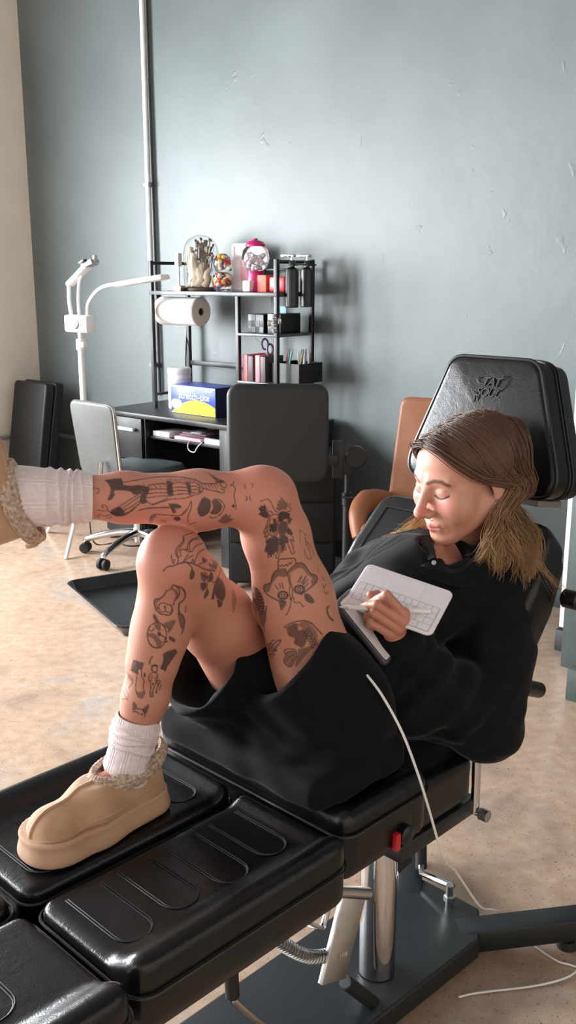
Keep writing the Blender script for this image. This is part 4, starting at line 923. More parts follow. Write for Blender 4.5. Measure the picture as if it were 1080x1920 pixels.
# tattoo strokes on the skin: half width, strength, first point then steps, in tenths of a millimetre
INK_ROWS = '''80 80 -2152 13998 11938 35 -1 -19
80 80 -2192 13987 11948 74 0 -42
80 80 -2221 13976 11952 47 0 -27 47 1 -27
80 80 -2246 13966 11954 55 0 -32 55 2 -32
80 80 -2268 13955 11954 61 1 -36 61 3 -36
80 80 -2494 13995 12054 9 -4 -4
80 80 -2290 13945 11953 66 1 -38 66 4 -39
80 80 -2520 13992 12054 53 -25 -23
80 80 -2313 13935 11953 48 0 -27 48 2 -28 47 4 -29
80 80 -2547 13990 12053 81 -37 -34
80 80 -2337 13926 11954 52 -1 -30 52 3 -30 51 5 -31
80 80 -2571 13988 12052 55 -29 -23 54 -21 -24
80 80 -2366 13919 11957 58 -3 -33 57 2 -33 57 7 -35
80 80 -2593 13985 12049 70 -37 -28 67 -23 -31
80 80 -2409 13914 11966 52 -6 -27 51 -1 -29 50 3 -30 49 6 -30
80 80 -2615 13982 12047 53 -30 -21 51 -22 -23 51 -16 -23 49 -10 -25 48 -5 -26 48 0 -27 47 3 -28 46 6 -29
80 80 -2637 13980 12044 54 -31 -21 52 -24 -23 52 -16 -24 50 -12 -25 49 -5 -26 48 -1 -27 48 3 -29 48 6 -29
80 80 -2659 13978 12041 55 -32 -21 53 -25 -23 53 -18 -24 51 -12 -25 50 -6 -27 49 -2 -28 49 3 -28 48 6 -30
80 80 -2681 13975 12038 56 -32 -21 55 -26 -23 53 -19 -25 52 -13 -25 51 -7 -27 50 -2 -28
80 80 -2301 13879 11852 21 3 -13
80 80 -2702 13973 12035 62 -36 -24 61 -28 -26 59 -20 -27 58 -13 -29 56 -6 -30
80 80 -2724 13970 12032 60 -34 -23 57 -27 -24 57 -21 -26 55 -14 -27 54 -9 -28
80 80 -2680 13931 12004 53 -25 -22 52 -20 -24 51 -14 -24 50 -10 -26
80 80 -2647 13903 11978 73 -26 -33 70 -17 -35
80 80 -2631 13886 11958 52 -17 -24 51 -12 -25
80 80 -2621 13873 11941 71 -19 -35
80 80 -2615 13863 11925 47 -12 -23
80 80 -2614 13854 11911 33 -7 -16
80 80 -2614 13847 11897 38 -8 -19
80 80 -2616 13841 11884 52 -10 -26
80 80 -2619 13835 11872 52 -9 -27
80 80 -2622 13830 11859 50 -8 -26
80 80 -2627 13826 11847 48 -7 -25
80 80 -2631 13821 11835 45 -5 -24
80 80 -2636 13818 11824 42 -5 -23
80 80 -2642 13815 11812 40 -4 -22
80 80 -2647 13812 11800 33 -3 -18
80 80 -2652 13809 11787 24 -1 -13
80 80 -2655 13807 11774 8 0 -5
68 85 -2473 13935 12003 33 10 4 48 19 5 49 23 5 47 26 2 49 31 3 50 35 1 51 38 3 55 37 3 60 30 3 68 23 1 73 21 0 72 17 -1 68 8 -2 67 -3 -2 68 -13 -3 72 -18 -7 72 -18 -10 62 -15 -13 46 -14 -17 36 -13 -18 40 -4 -14 54 9 -9 58 20 -5 45 20 -3 26 15 1 14 13 4 8 9 4
80 75 -1220 14369 12058 61 -28 -28 61 -18 -29 60 -12 -31 59 -9 -32
80 75 -1278 14377 12072 15 -11 -6
80 75 -1180 14325 12030 65 -19 -32 63 -11 -33 64 -7 -34
80 75 -1138 14291 11998 67 -11 -34 66 -6 -36
80 75 -1107 14268 11971 78 -7 -42
80 75 -1085 14250 11947 22 -2 -12
57 85 -1036 14311 11968 17 1 -6 23 2 -8 21 -3 -11 16 -9 -13 14 -12 -16 8 -12 -15 0 -15 -16 -5 -15 -14 -9 -12 -9 -15 -7 0 -19 -4 6 -16 -1 9 -12 4 12 -10 9 15 -5 10 14 2 12 9 7 14 9 5 10 5
52 85 -1077 14153 11833 12 1 -9 19 2 -13 18 4 -10 18 6 -6 17 7 -2 14 8 3 8 9 9 3 10 14 -2 7 12 -11 -1 8 -17 -4 5 -12 -4 4
52 85 -1283 14104 11885 25 1 -9 36 4 -12 37 6 -12 38 10 -10 38 12 -10 32 11 -8 22 7 -8 16 5 -6 11 3 -4
42 70 -1266 14151 11936 12 -12 -18
42 70 -1250 14137 11915 13 -10 -19
42 70 -1233 14125 11893 12 -9 -19
42 70 -1219 14166 11933 12 -12 -18
42 70 -1203 14152 11911 13 -10 -18
42 70 -1186 14141 11889 12 -8 -19
42 70 -1173 14183 11929 13 -11 -18
42 70 -1156 14170 11908 13 -10 -19
42 70 -1139 14159 11885 12 -8 -19
42 70 -1126 14202 11925 13 -11 -18
42 70 -1109 14190 11903 12 -9 -18
42 70 -1093 14179 11881 13 -8 -19
42 70 -1079 14224 11921 13 -11 -19
42 70 -1062 14211 11899 12 -9 -19
36 60 -2354 13922 11956 2 -2 -4 4 -3 -6 4 -1 -3 3 2 1 3 4 4 3 3 3
36 60 -2337 13916 11941 3 -2 -5 3 -2 -5 4 -1 -3 3 2 1 4 4 4 2 3 3
36 60 -2320 13912 11925 3 -2 -4 3 -2 -6 4 -1 -3 3 2 2 4 4 3 2 3 3
36 60 -2303 13908 11910 3 -1 -5 3 -2 -5 4 -1 -4 3 2 2 4 4 4 2 3 3
36 60 -2290 13948 11958 2 -2 -5 4 -3 -5 4 -1 -3 3 3 1 3 4 4 2 4 3
36 60 -2273 13943 11942 2 -2 -4 4 -2 -5 4 -1 -4 3 3 2 3 4 3 3 3 3
36 60 -2256 13939 11927 3 -2 -4 3 -2 -6 4 0 -3 3 2 1 4 4 4 2 3 3
36 60 -2239 13936 11911 2 -2 -4 4 -2 -6 4 0 -3 3 2 1 3 4 4 3 3 3
36 60 -2227 13979 11958 3 -2 -4 4 -3 -5 3 -1 -3 4 3 1 3 5 4 2 3 2
36 60 -2210 13974 11943 3 -2 -4 4 -3 -5 4 -1 -4 3 3 2 3 5 3 2 3 3
36 60 -2192 13970 11928 2 -2 -4 4 -3 -6 4 0 -3 3 2 1 3 4 4 2 4 3
36 60 -2175 13966 11912 2 -2 -4 4 -2 -6 4 -1 -3 3 3 1 3 4 4 3 3 3
36 60 -2163 14012 11959 2 -3 -4 4 -3 -5 4 -1 -4 3 3 2 4 5 3 2 3 3
36 60 -2146 14006 11944 3 -3 -4 4 -3 -6 4 -1 -3 3 3 2 3 4 3 2 4 3
36 60 -2129 14000 11929 3 -2 -4 4 -3 -6 4 -1 -3 3 3 1 3 4 4 3 3 3
36 60 -2111 13995 11914 3 -2 -5 3 -3 -5 4 -1 -3 3 3 1 4 4 4 2 3 3
36 60 -2099 14043 11960 3 -3 -4 4 -4 -5 4 -2 -3 3 3 1 3 5 4 2 4 2
36 60 -2081 14035 11945 2 -3 -4 4 -4 -5 4 -1 -3 4 2 1 3 5 4 2 3 3
36 60 -2064 14027 11931 3 -3 -4 4 -3 -6 4 -2 -3 3 3 2 4 4 3 2 3 3
36 60 -2046 14020 11916 3 -3 -4 4 -3 -6 3 -1 -3 4 2 2 3 4 3 2 3 3
36 60 -2034 14068 11962 3 -3 -4 4 -5 -5 4 -2 -3 3 2 2 4 5 3 2 4 3
36 60 -2016 14058 11948 3 -4 -4 4 -4 -5 4 -2 -3 3 2 1 4 5 4 2 3 3
36 60 -1998 14048 11934 3 -3 -4 4 -4 -5 4 -2 -4 3 2 2 4 4 4 2 3 3
36 60 -1980 14039 11919 3 -3 -4 4 -3 -5 4 -2 -3 3 2 1 3 4 4 3 3 3
36 60 -1968 14089 11966 3 -4 -4 4 -5 -5 4 -2 -3 4 2 1 3 5 4 2 4 3
36 60 -1950 14077 11952 3 -3 -4 4 -5 -5 4 -2 -3 4 2 1 3 5 4 2 3 3
36 60 -1932 14067 11937 3 -3 -3 4 -5 -6 4 -1 -3 4 2 2 3 4 3 2 3 3
36 60 -1914 14057 11923 3 -3 -4 4 -3 -5 4 -2 -3 4 2 1 3 4 4 2 3 3
36 60 -1902 14109 11969 3 -4 -4 5 -5 -5 4 -3 -3 3 3 2 3 5 3 2 4 3
36 60 -1883 14097 11955 3 -4 -4 4 -4 -5 4 -3 -3 3 3 2 3 4 3 3 4 3
36 60 -1865 14086 11941 3 -3 -4 4 -5 -5 4 -2 -3 3 3 1 3 4 4 3 3 3
36 60 -1847 14076 11927 3 -3 -4 4 -4 -6 4 -2 -3 3 2 2 3 5 4 3 3 2
36 60 -1837 14149 11986 3 -5 -3 4 -6 -5 4 -3 -3 4 3 1 3 6 4 2 4 2
36 60 -1824 14192 12010 3 -6 -4 4 -7 -4 4 -4 -3 4 4 1 3 6 4 2 5 2
36 60 -1805 14174 11997 3 -5 -3 4 -6 -5 4 -4 -3 4 3 1 3 6 4 2 5 2
36 60 -1786 14158 11984 3 -4 -4 4 -6 -4 4 -3 -3 3 2 1 4 6 4 2 4 2
36 60 -1774 14201 12008 4 -6 -3 4 -7 -5 4 -4 -3 4 3 2 3 6 3 2 5 2
36 60 -1754 14182 11995 3 -5 -3 4 -7 -5 4 -3 -3 4 3 2 3 5 3 2 5 3
36 60 -1735 14165 11983 3 -4 -4 4 -6 -5 4 -4 -3 3 3 2 4 5 3 2 4 3
36 60 -1722 14206 12007 3 -6 -3 4 -7 -5 5 -4 -3 3 2 2 3 6 3 2 5 3
36 60 -1703 14186 11995 3 -5 -4 5 -7 -5 4 -3 -2 3 2 1 3 5 4 3 4 2
36 60 -1684 14169 11982 3 -5 -4 4 -6 -5 4 -4 -2 4 2 1 3 5 4 2 4 3
36 60 -1670 14207 12007 3 -6 -4 4 -7 -4 4 -4 -3 4 2 1 3 5 4 2 5 3
36 60 -1651 14187 11994 3 -5 -3 4 -7 -5 4 -4 -3 4 2 2 3 5 4 2 4 2
36 60 -1632 14169 11982 3 -5 -4 4 -6 -5 4 -3 -2 4 2 1 3 4 4 2 4 3
36 60 -1618 14205 12007 3 -5 -3 4 -8 -5 5 -4 -3 3 2 2 3 6 3 3 4 3
36 60 -1599 14186 11995 3 -5 -4 4 -7 -5 4 -4 -2 4 2 1 3 5 4 3 4 3
36 60 -1580 14168 11982 3 -5 -4 4 -6 -5 4 -3 -2 4 2 1 3 4 4 2 4 3
36 60 -1566 14203 12008 3 -5 -4 5 -7 -5 4 -4 -2 3 2 1 4 5 4 2 4 3
36 60 -1547 14184 11995 3 -5 -4 4 -6 -4 4 -4 -3 4 2 1 3 5 4 3 3 3
36 60 -1528 14167 11982 3 -5 -3 4 -5 -5 4 -4 -3 4 2 1 3 4 4 2 4 3
36 60 -1514 14201 12008 3 -5 -4 5 -7 -4 4 -4 -3 3 3 1 4 5 4 2 3 3
36 60 -1495 14183 11995 3 -4 -3 4 -7 -5 4 -3 -3 4 2 1 3 5 4 3 3 3
36 60 -1476 14167 11982 3 -4 -3 4 -6 -5 4 -3 -3 3 2 1 4 4 4 2 4 3
36 60 -1462 14201 12008 3 -5 -4 5 -6 -5 4 -4 -2 3 2 1 3 5 4 3 4 3
36 60 -1443 14184 11995 3 -4 -4 4 -6 -5 4 -3 -2 4 2 1 3 4 4 2 4 3
36 60 -1425 14169 11982 3 -4 -4 4 -6 -5 4 -2 -3 4 2 2 3 4 3 3 4 3
36 60 -1410 14204 12007 3 -5 -3 4 -6 -5 4 -4 -3 4 3 2 3 5 3 2 4 3
36 60 -1391 14188 11994 2 -4 -3 5 -6 -5 4 -3 -3 3 2 1 3 5 4 3 4 3
36 60 -1373 14174 11981 3 -4 -4 4 -5 -5 4 -3 -3 3 2 1 4 5 4 2 4 3
80 80 -1780 14150 11978 33 -13 -16
80 80 -1812 14147 11980 71 -26 -32
80 80 -1823 14135 11974 83 -28 -39
80 80 -1820 14119 11961 80 -24 -39
80 80 -1817 14104 11947 77 -20 -38
80 80 -1815 14090 11934 75 -17 -38
80 80 -1813 14078 11920 76 -15 -38
80 80 -1810 14066 11906 76 -13 -39
80 80 -1808 14055 11892 76 -11 -40
80 80 -1805 14046 11877 76 -10 -40
80 80 -1803 14036 11862 75 -8 -40
80 80 -1800 14028 11847 70 -6 -38
80 80 -1798 14020 11832 62 -4 -34
80 80 -1795 14013 11816 50 -2 -28
80 80 -1790 14007 11799 29 0 -16
80 75 -1517 14150 11968 32 -15 -14
80 75 -1543 14148 11966 66 -29 -29
80 75 -1534 14131 11950 62 -25 -28
80 75 -1525 14115 11933 57 -21 -26
80 75 -1518 14101 11917 54 -18 -25
80 75 -1513 14089 11901 51 -16 -24
80 75 -1508 14077 11886 48 -13 -24
80 75 -1503 14067 11870 44 -12 -22
80 75 -1497 14057 11853 38 -9 -19
80 75 -1491 14047 11836 30 -6 -15
80 75 -1483 14039 11818 20 -4 -10
80 75 -1475 14031 11800 7 -1 -4
80 80 -2097 14010 11925 19 -2 -11
80 80 -2107 14000 11917 33 -2 -18
80 80 -2117 13990 11910 43 -1 -24
80 80 -2125 13980 11901 47 0 -26
80 80 -2133 13971 11893 51 1 -30
80 80 -2141 13962 11884 54 3 -32
80 80 -2148 13954 11875 56 4 -34
80 80 -2156 13945 11866 58 6 -36
80 80 -2164 13937 11856 61 8 -37
80 80 -2170 13930 11846 63 9 -38
80 80 -2173 13923 11834 61 10 -38
80 80 -2177 13917 11822 60 11 -38
80 80 -2180 13912 11809 64 13 -40
80 80 -2183 13907 11797 67 15 -44
80 80 -2186 13902 11784 75 18 -49
80 80 -2190 13898 11771 81 21 -53
80 80 -2193 13894 11758 81 23 -54
80 80 -2195 13891 11744 67 21 -45
80 80 -2196 13889 11729 51 17 -34
80 80 -2197 13888 11714 28 9 -19
52 85 -2074 14034 11941 34 15 5 50 18 6 50 16 3 50 10 -1 51 8 -5 36 5 -3
52 85 -2098 13978 11882 36 15 3 53 17 5 55 14 3 56 10 -4 59 8 -7 41 5 -5
52 85 -2105 13947 11828 32 13 3 48 15 5 54 13 3 64 13 -1 71 12 -4 49 9 -2
52 85 -2114 13926 11772 35 12 3 52 15 4 57 12 4 65 14 3 70 15 2 49 10 1
52 85 -2105 13921 11722 20 4 -16 30 7 -22 45 9 -7 71 13 21 84 20 34 60 18 25
52 85 -2030 13938 11657 54 9 18 77 15 25 65 14 19 43 10 11 33 8 7 22 4 4
52 85 -1744 14116 11944 24 10 6 35 13 8 38 6 4 44 -5 -4 46 -10 -9 32 -7 -7
52 85 -1737 14071 11892 30 7 4 42 8 6 43 4 3 44 -2 -4 45 -4 -6 31 -3 -5
52 85 -1729 14042 11848 34 6 3 47 7 5 48 3 2 48 -1 -3 48 -2 -5 34 -2 -5
52 85 -1727 14015 11792 33 6 5 47 7 7 48 4 5 51 1 1 52 1 -1 37 1 -1
52 85 -1717 14000 11740 36 3 -1 51 3 0 52 3 4 52 4 11 51 6 15 36 6 11
52 85 -1486 14141 11959 25 2 1 35 3 1 30 0 -3 22 -8 -10 18 -11 -15 12 -7 -10
52 85 -1483 14094 11908 21 4 3 30 5 4 29 3 0 27 -3 -7 25 -5 -12 18 -4 -9
52 85 -1457 14064 11863 20 3 3 29 5 3 27 4 2 23 1 -3 21 1 -5 15 0 -3
52 85 -1456 14044 11827 26 1 -1 36 3 -2 34 4 1 27 7 4 24 8 7 17 6 5
52 85 -1439 14028 11789 28 4 4 38 6 5 33 8 8 21 9 11 17 11 14 10 7 10
57 85 -1345 14135 11940 7 -9 -11 9 -12 -16 6 -12 -17 -2 -14 -19 -6 -13 -20 0 -9 -15 11 -1 -6 16 3 0 12 5 5 7 8 11 3 11 16 -1 12 17 -9 12 19 -14 14 21 -10 10 14
62 85 -2172 13932 11852 -46 -28 -22 -65 -36 -33 -66 -28 -36 -65 -18 -40 -66 -9 -43 -47 0 -32
62 85 -2180 13914 11815 -39 -23 -23 -56 -28 -35 -56 -21 -37 -58 -14 -38 -59 -6 -39 -43 1 -30
62 85 -2171 13903 11763 -31 -15 -22 -45 -19 -32 -48 -16 -32 -56 -12 -31 -60 -7 -32 -43 -1 -24
62 85 -2191 13890 11709 -26 -10 -22 -40 -12 -31 -41 -8 -31 -47 -6 -30 -49 -2 -29 -35 3 -22
62 85 -2219 13879 11691 -25 -7 -26 -36 -7 -37 -39 -4 -34 -44 -2 -29 -46 1 -25 -33 4 -19
80 85 -2496 13814 11654 36 8 -24
80 85 -2524 13812 11655 79 19 -53
80 85 -2540 13812 11648 53 11 -34 52 17 -36
80 85 -2557 13812 11641 64 14 -41 62 24 -44
80 85 -2573 13813 11634 47 10 -30 47 14 -32 45 20 -33
80 85 -2588 13815 11626 49 10 -32 48 15 -33 48 21 -35
80 85 -2602 13817 11617 49 10 -32 49 16 -33 47 21 -35
80 85 -2614 13820 11607 47 10 -31 46 15 -32 46 21 -33
80 85 -2625 13824 11595 64 16 -42 63 25 -45
80 85 -2631 13829 11581 53 14 -36 52 21 -37
80 85 -2632 13837 11563 71 23 -50
52 85 -2618 13838 11558 -15 -4 12 -21 -6 16 -15 -5 17 -3 -6 18 1 -4 19 -3 -4 17 -13 -3 17 -17 -1 16 -16 -2 9 -13 0 -2 -12 0 -8 -6 1 -10 3 2 -11 8 3 -13 6 2 -8
52 85 -2637 13851 11535 -29 6 -9 -41 11 -11 -35 7 -7 -23 -4 7 -18 -8 12 -15 -4 6 -16 6 -8 -14 12 -15 -7 13 -16 3 14 -13 10 15 -14 7 10 -9
52 85 -2623 13872 11499 -19 9 -11 -26 15 -15 -22 11 -10 -13 -3 5 -8 -9 12 -5 -7 9
52 85 -2679 13823 11603 -18 1 -2 -26 1 -2 -26 0 -1 -26 -2 5 -27 -4 7 -19 -4 5
83 85 -2226 13894 11586 6 0 3 9 2 5 24 7 6 46 13 6 60 16 7 68 12 5 83 13 1 89 14 -3 63 10 -3
80 80 -1663 13992 11659 61 0 -35
80 80 -1703 13990 11666 47 1 -27 46 1 -27
80 80 -1733 13987 11668 54 3 -32 55 3 -32
80 80 -1761 13983 11669 59 6 -35 58 4 -35
80 80 -1782 13980 11666 56 7 -34 56 5 -34
80 80 -1773 13981 11644 78 10 -48
80 80 -1764 13983 11622 61 9 -38
80 80 -1755 13986 11600 60 10 -37
80 80 -1746 13990 11577 56 10 -35
80 80 -1738 13995 11555 38 7 -24
80 80 -1727 14001 11531 3 1 -2
57 85 -2105 14110 11345 12 -52 40 14 -44 48 15 -24 36 15 -9 20 19 -4 12 29 0 6 45 6 0 56 10 -7 56 9 -7 54 10 -7 55 6 -7 49 2 -3 38 -1 1 33 -3 4 30 -6 14 32 -8 30 29 -7 39 24 -2 39 20 1 41 15 5 41 11 3 18 6 -2 -18 2 -5 -40 -4 -1 -43 -16 2 -41 -22 6 -44 -17 12 -44 -6 16 -43 1 20 -43 0 18 -31
52 85 -2085 14109 11345 8 28 -17 7 76 -35
52 85 -1772 14228 11256 62 -52 19 65 -34 14 67 -26 14 61 -20 14 57 -18 19 53 -12 19 36 -5 13
47 85 -1605 14011 11495 14 -5 17 20 -6 24 20 -4 20 19 -2 15 19 -1 13 13 0 8
80 60 -2003 13986 11488 25 12 -17
80 60 -2022 13987 11483 31 17 -23
80 60 -2038 13990 11475 31 17 -23
80 60 -2052 13994 11465 30 19 -23
80 60 -2064 14001 11453 31 20 -24
80 60 -2069 14013 11436 30 22 -25
80 60 -2072 14029 11416 28 24 -25
80 60 -2074 14050 11393 26 27 -23
80 60 -2073 14081 11366 18 25 -19
47 85 -1934 14049 11402 96 36 -34
80 85 -1651 14030 11449 28 6 -18
80 85 -1682 14031 11450 52 13 -34
80 85 -1702 14034 11445 62 18 -42
80 85 -1720 14038 11437 66 22 -45
80 85 -1723 14048 11419 43 16 -30
80 80 -1251 14045 11752 73 12 -44
80 80 -1266 14039 11747 49 7 -30 49 11 -31
80 80 -1278 14034 11739 56 7 -34 55 13 -35
80 80 -1289 14029 11730 61 8 -37 61 15 -39
80 80 -1295 14025 11719 64 8 -39 63 18 -41
80 80 -1302 14021 11708 66 9 -41 66 19 -42
80 80 -1308 14017 11696 68 10 -41 68 20 -45
80 80 -1315 14014 11685 47 5 -29 47 12 -29 46 15 -31
80 80 -1321 14011 11673 48 6 -29 47 12 -30 47 17 -32
80 80 -1326 14008 11661 48 7 -30 48 12 -31 47 18 -32
80 80 -1332 14006 11648 49 7 -29 48 13 -32 48 19 -33
80 80 -1337 14005 11636 48 7 -30 49 13 -31 47 19 -33
80 80 -1342 14003 11623 48 8 -30 48 13 -31 47 19 -32
80 80 -1347 14002 11610 47 8 -30 47 14 -30 47 19 -32
80 80 -1351 14002 11596 68 13 -43 67 27 -46
80 80 -1353 14002 11581 64 14 -41 64 25 -44
80 80 -1355 14003 11565 59 13 -37 59 24 -40
80 80 -1352 14005 11547 51 13 -33 51 20 -35
80 80 -1349 14008 11528 83 27 -55
80 80 -1343 14013 11507 59 19 -39
80 80 -1331 14020 11482 24 8 -17
80 75 -1097 14091 11706 67 22 -44
80 75 -1117 14081 11704 54 18 -36 53 21 -36
80 75 -1133 14073 11699 65 22 -43 64 27 -44
80 75 -1139 14068 11688 68 24 -46 68 30 -47
80 75 -1135 14067 11669 66 25 -44 65 30 -46
80 75 -1131 14066 11651 62 25 -42 61 30 -43
80 75 -1127 14066 11633 57 25 -40 58 29 -41
80 75 -1125 14067 11615 53 23 -36 52 28 -38
80 75 -1124 14067 11599 48 23 -34 49 27 -36
80 75 -1123 14067 11582 87 47 -63
80 75 -1129 14066 11569 83 46 -60
80 75 -1135 14065 11557 79 44 -58
80 75 -1142 14063 11545 72 42 -53
80 75 -1150 14061 11534 67 40 -50
80 75 -1158 14060 11523 53 31 -40
80 75 -1162 14061 11509 29 17 -22
62 85 -1115 14085 11714 24 10 -2 33 15 -4 31 11 -12 26 8 -24 23 6 -31 13 4 -33 -1 1 -31 -10 -2 -32 -15 -2 -29 -20 -3 -27 -26 -5 -24 -25 -5 -19 -24 -5 -14 -23 -7 -9 -23 -9 -3 -22 -12 7 -20 -14 13 -15 -9 10
80 60 -880 14203 11442 0 1 0
80 60 -893 14203 11433 7 5 -5
80 60 -951 14170 11459 25 18 -19
80 60 -909 14200 11426 15 12 -12
80 60 -963 14168 11450 65 50 -51
80 60 -872 14237 11378 25 17 -19
80 60 -974 14167 11440 58 47 -47 58 47 -46
80 60 -984 14167 11430 56 49 -47 58 51 -47
80 60 -995 14166 11420 56 51 -47 55 55 -48
80 60 -1006 14166 11409 54 52 -45 53 58 -48
80 60 -1016 14167 11399 51 51 -44 50 59 -47
80 60 -1026 14168 11388 47 50 -42 47 59 -44
80 60 -1037 14169 11377 86 105 -80
80 60 -1047 14171 11366 74 93 -70
80 60 -1058 14173 11355 54 69 -51
52 85 -825 14351 11935 -7 -19 -15 -11 -23 -21 -10 -15 -14 -9 -4 -3 -9 1 4 -6 1 3
52 85 -833 14296 11884 10 -10 -13 14 -14 -19 8 -15 -22 -4 -13 -21 -10 -13 -24 -5 -14 -29 4 -13 -37 9 -9 -44 7 -5 -37 5 -2 -26 3 0 -19 1 1 -17 -2 0 -17 -5 2 -15 -3 1 -11
80 85 -828 14185 11604 13 1 -7
80 85 -843 14183 11597 28 4 -17
80 85 -839 14184 11578 12 2 -8
52 80 -2876 13853 11941 19 2 -3 27 3 -3 22 0 -6 13 -6 -10 7 -7 -13 1 -7 -13 -9 -6 -10 -16 -7 -10 -12 -5 -6
47 85 -650 14297 11905 -5 -5 -7 -7 -7 -10 -4 -7 -10 6 -8 -10 9 -9 -10 6 -6 -6
47 85 -558 14286 11918 9 -7 -7 11 -11 -9 7 -8 -10 -1 -8 -10 -6 -6 -10 -5 -4 -7
47 85 -647 14201 11739 10 -4 -6 13 -5 -10 7 -5 -12 -5 -2 -14 -12 -1 -15 -9 -1 -11
47 85 -566 14190 11752 -7 -2 -10 -10 -3 -15 -3 -3 -14 7 -5 -15 13 -5 -14 10 -4 -10
80 85 -356 14146 11616 3 0 -1
80 85 -362 14145 11604 18 1 -11
80 85 -372 14144 11593 32 2 -18
80 85 -415 14145 11602 72 2 -42
80 85 -410 14144 11582 64 4 -36
80 85 -405 14145 11563 59 4 -34
80 85 -436 14146 11565 47 1 -27 48 5 -29
80 85 -440 14147 11550 53 2 -30 52 8 -31
80 85 -423 14149 11524 47 4 -28 48 9 -29
80 85 -413 14152 11501 92 15 -56
80 85 -418 14155 11487 50 6 -30 50 12 -31
80 85 -430 14158 11477 55 6 -33 55 13 -34
80 85 -443 14161 11467 53 5 -31 52 11 -33
52 85 -426 14151 11669 13 0 3 19 1 4 19 1 5 19 2 8 20 4 8 19 2 2 18 2 -6 17 0 -12 15 1 -15 12 0 -19 9 0 -23 11 2 -24 12 4 -28 13 6 -30 12 7 -25 14 7 -16 15 7 -9 9 6 -6
80 60 -106 14242 11716 4 2 -2
80 60 -106 14238 11702 22 10 -15
80 60 -107 14233 11687 54 31 -37
80 60 -109 14229 11673 92 62 -66
80 60 -115 14223 11662 52 30 -37 53 44 -40
80 60 -139 14210 11662 65 35 -45 66 53 -50
80 60 -147 14204 11652 68 36 -47 68 55 -51
80 60 -133 14209 11627 55 32 -39 56 44 -43
80 60 -146 14201 11619 57 32 -39 56 43 -42
80 60 -166 14192 11617 65 33 -44 65 49 -49
80 60 -155 14196 11594 59 34 -42 59 44 -44
80 60 -144 14202 11570 53 32 -38
80 60 -166 14191 11569 67 39 -48
80 60 -177 14187 11560 69 38 -48
80 60 -175 14189 11542 54 30 -38
52 85 33 14343 11597 -5 -7 -13 -7 -8 -18 -1 -2 -18 9 10 -16 15 17 -17 8 10 -16 -4 -4 -16 -11 -11 -16 -11 -12 -8 -11 -12 6 -12 -13 13 -9 -8 9
68 85 -350 14147 11552 7 2 -17 9 4 -25 9 6 -27 10 6 -24 9 7 -26 6 8 -27 -2 8 -29 -6 10 -31 -6 11 -34 -4 14 -39 -4 15 -41 0 13 -37 5 9 -29 8 6 -24 12 5 -19 17 3 -17 20 3 -13 21 1 -6 22 1 3 24 1 9 19 1 14 12 -1 21 9 -2 27 5 -3 27 0 -6 29 -3 -7 30 -3 -8 27 -2 -7 23 -3 -6 21 -1 -4 14
52 85 -324 14148 11565 4 2 -21 6 5 -31 8 6 -30 12 7 -26 13 8 -26 9 9 -27 0 8 -29 -5 9 -31 -5 10 -33 -5 12 -34 -5 11 -35 0 11 -33 6 9 -28 10 7 -25 11 5 -19 10 3 -11 11 2 -4 12 0 0 15 1 4 16 0 8 14 0 15 10 -2 23 7 -5 30 3 -6 30 -4 -9 32 -9 -12 33 -6 -8 23
80 85 -216 14232 11289 31 14 -22
80 85 -249 14224 11293 70 29 -48
80 85 -267 14223 11287 88 35 -60
80 85 -268 14228 11270 88 34 -59
80 85 -269 14234 11252 86 31 -57
80 85 -270 14239 11235 80 27 -53
80 85 -270 14245 11217 72 22 -47
80 85 -270 14251 11199 60 16 -38
80 85 -269 14256 11180 43 10 -27
62 85 -283 14237 11238 11 -1 5 17 0 6 17 3 2 21 5 -6 21 8 -11 16 6 -8
80 85 -41 14275 11473 61 58 -48
80 85 -80 14245 11487 51 43 -40 52 51 -42
80 85 -98 14235 11483 59 46 -45 59 56 -47
80 85 -112 14227 11476 62 48 -47 63 57 -50
80 85 -125 14222 11469 65 47 -49 65 57 -51
80 85 -137 14217 11460 65 46 -48 66 55 -51
80 85 -144 14216 11449 59 40 -44 60 49 -46
80 85 -145 14219 11432 93 66 -70
80 85 -145 14222 11415 79 55 -59
80 85 -145 14226 11398 72 49 -54
80 85 -145 14231 11380 65 43 -48
80 85 -144 14235 11362 54 35 -40
80 85 -142 14241 11343 36 23 -27
80 85 -137 14248 11322 11 7 -8
80 75 -14 14307 11395 66 65 -53
80 75 -9 14314 11375 66 64 -54
80 75 -5 14321 11354 57 52 -45
80 75 -2 14326 11335 47 41 -37
80 75 1 14330 11316 35 31 -28
80 75 3 14334 11297 24 19 -18
80 75 8 14339 11277 7 6 -6
52 85 -312 14158 11497 14 1 5 20 3 6 17 3 0 13 6 -13 10 6 -20 4 4 -17 -2 2 -10 -9 -1 -7 -10 -2 -2 -15 -4 3 -17 -5 7 -13 -3 6
52 85 -262 14178 11439 17 3 6 24 5 7 23 7 3 21 8 -4 19 10 -10 11 7 -12 -2 4 -18 -10 0 -21 -14 -2 -14 -21 -7 -3 -25 -8 5 -18 -6 3
80 80 -214 14206 11377 27 14 -19
80 80 -221 14208 11364 38 19 -27
80 80 -221 14213 11346 40 20 -27
80 80 -220 14219 11328 40 19 -28
80 80 -218 14225 11309 36 17 -25
80 80 -211 14234 11286 18 8 -12
80 75 -56 14291 11316 39 30 -30
80 75 -74 14281 11312 65 48 -49
80 75 -90 14274 11306 82 57 -61
80 75 -104 14269 11299 48 31 -35 47 31 -35
80 75 -118 14264 11292 53 33 -39 54 34 -39
80 75 -132 14260 11284 59 35 -42 60 35 -43
80 75 -135 14262 11269 59 33 -42 59 34 -42
80 75 -137 14265 11254 58 31 -42 59 31 -41
80 75 -140 14267 11238 58 29 -40 58 29 -41
80 75 -143 14270 11222 57 26 -39 57 27 -39
80 75 -144 14273 11206 55 24 -38 54 24 -37
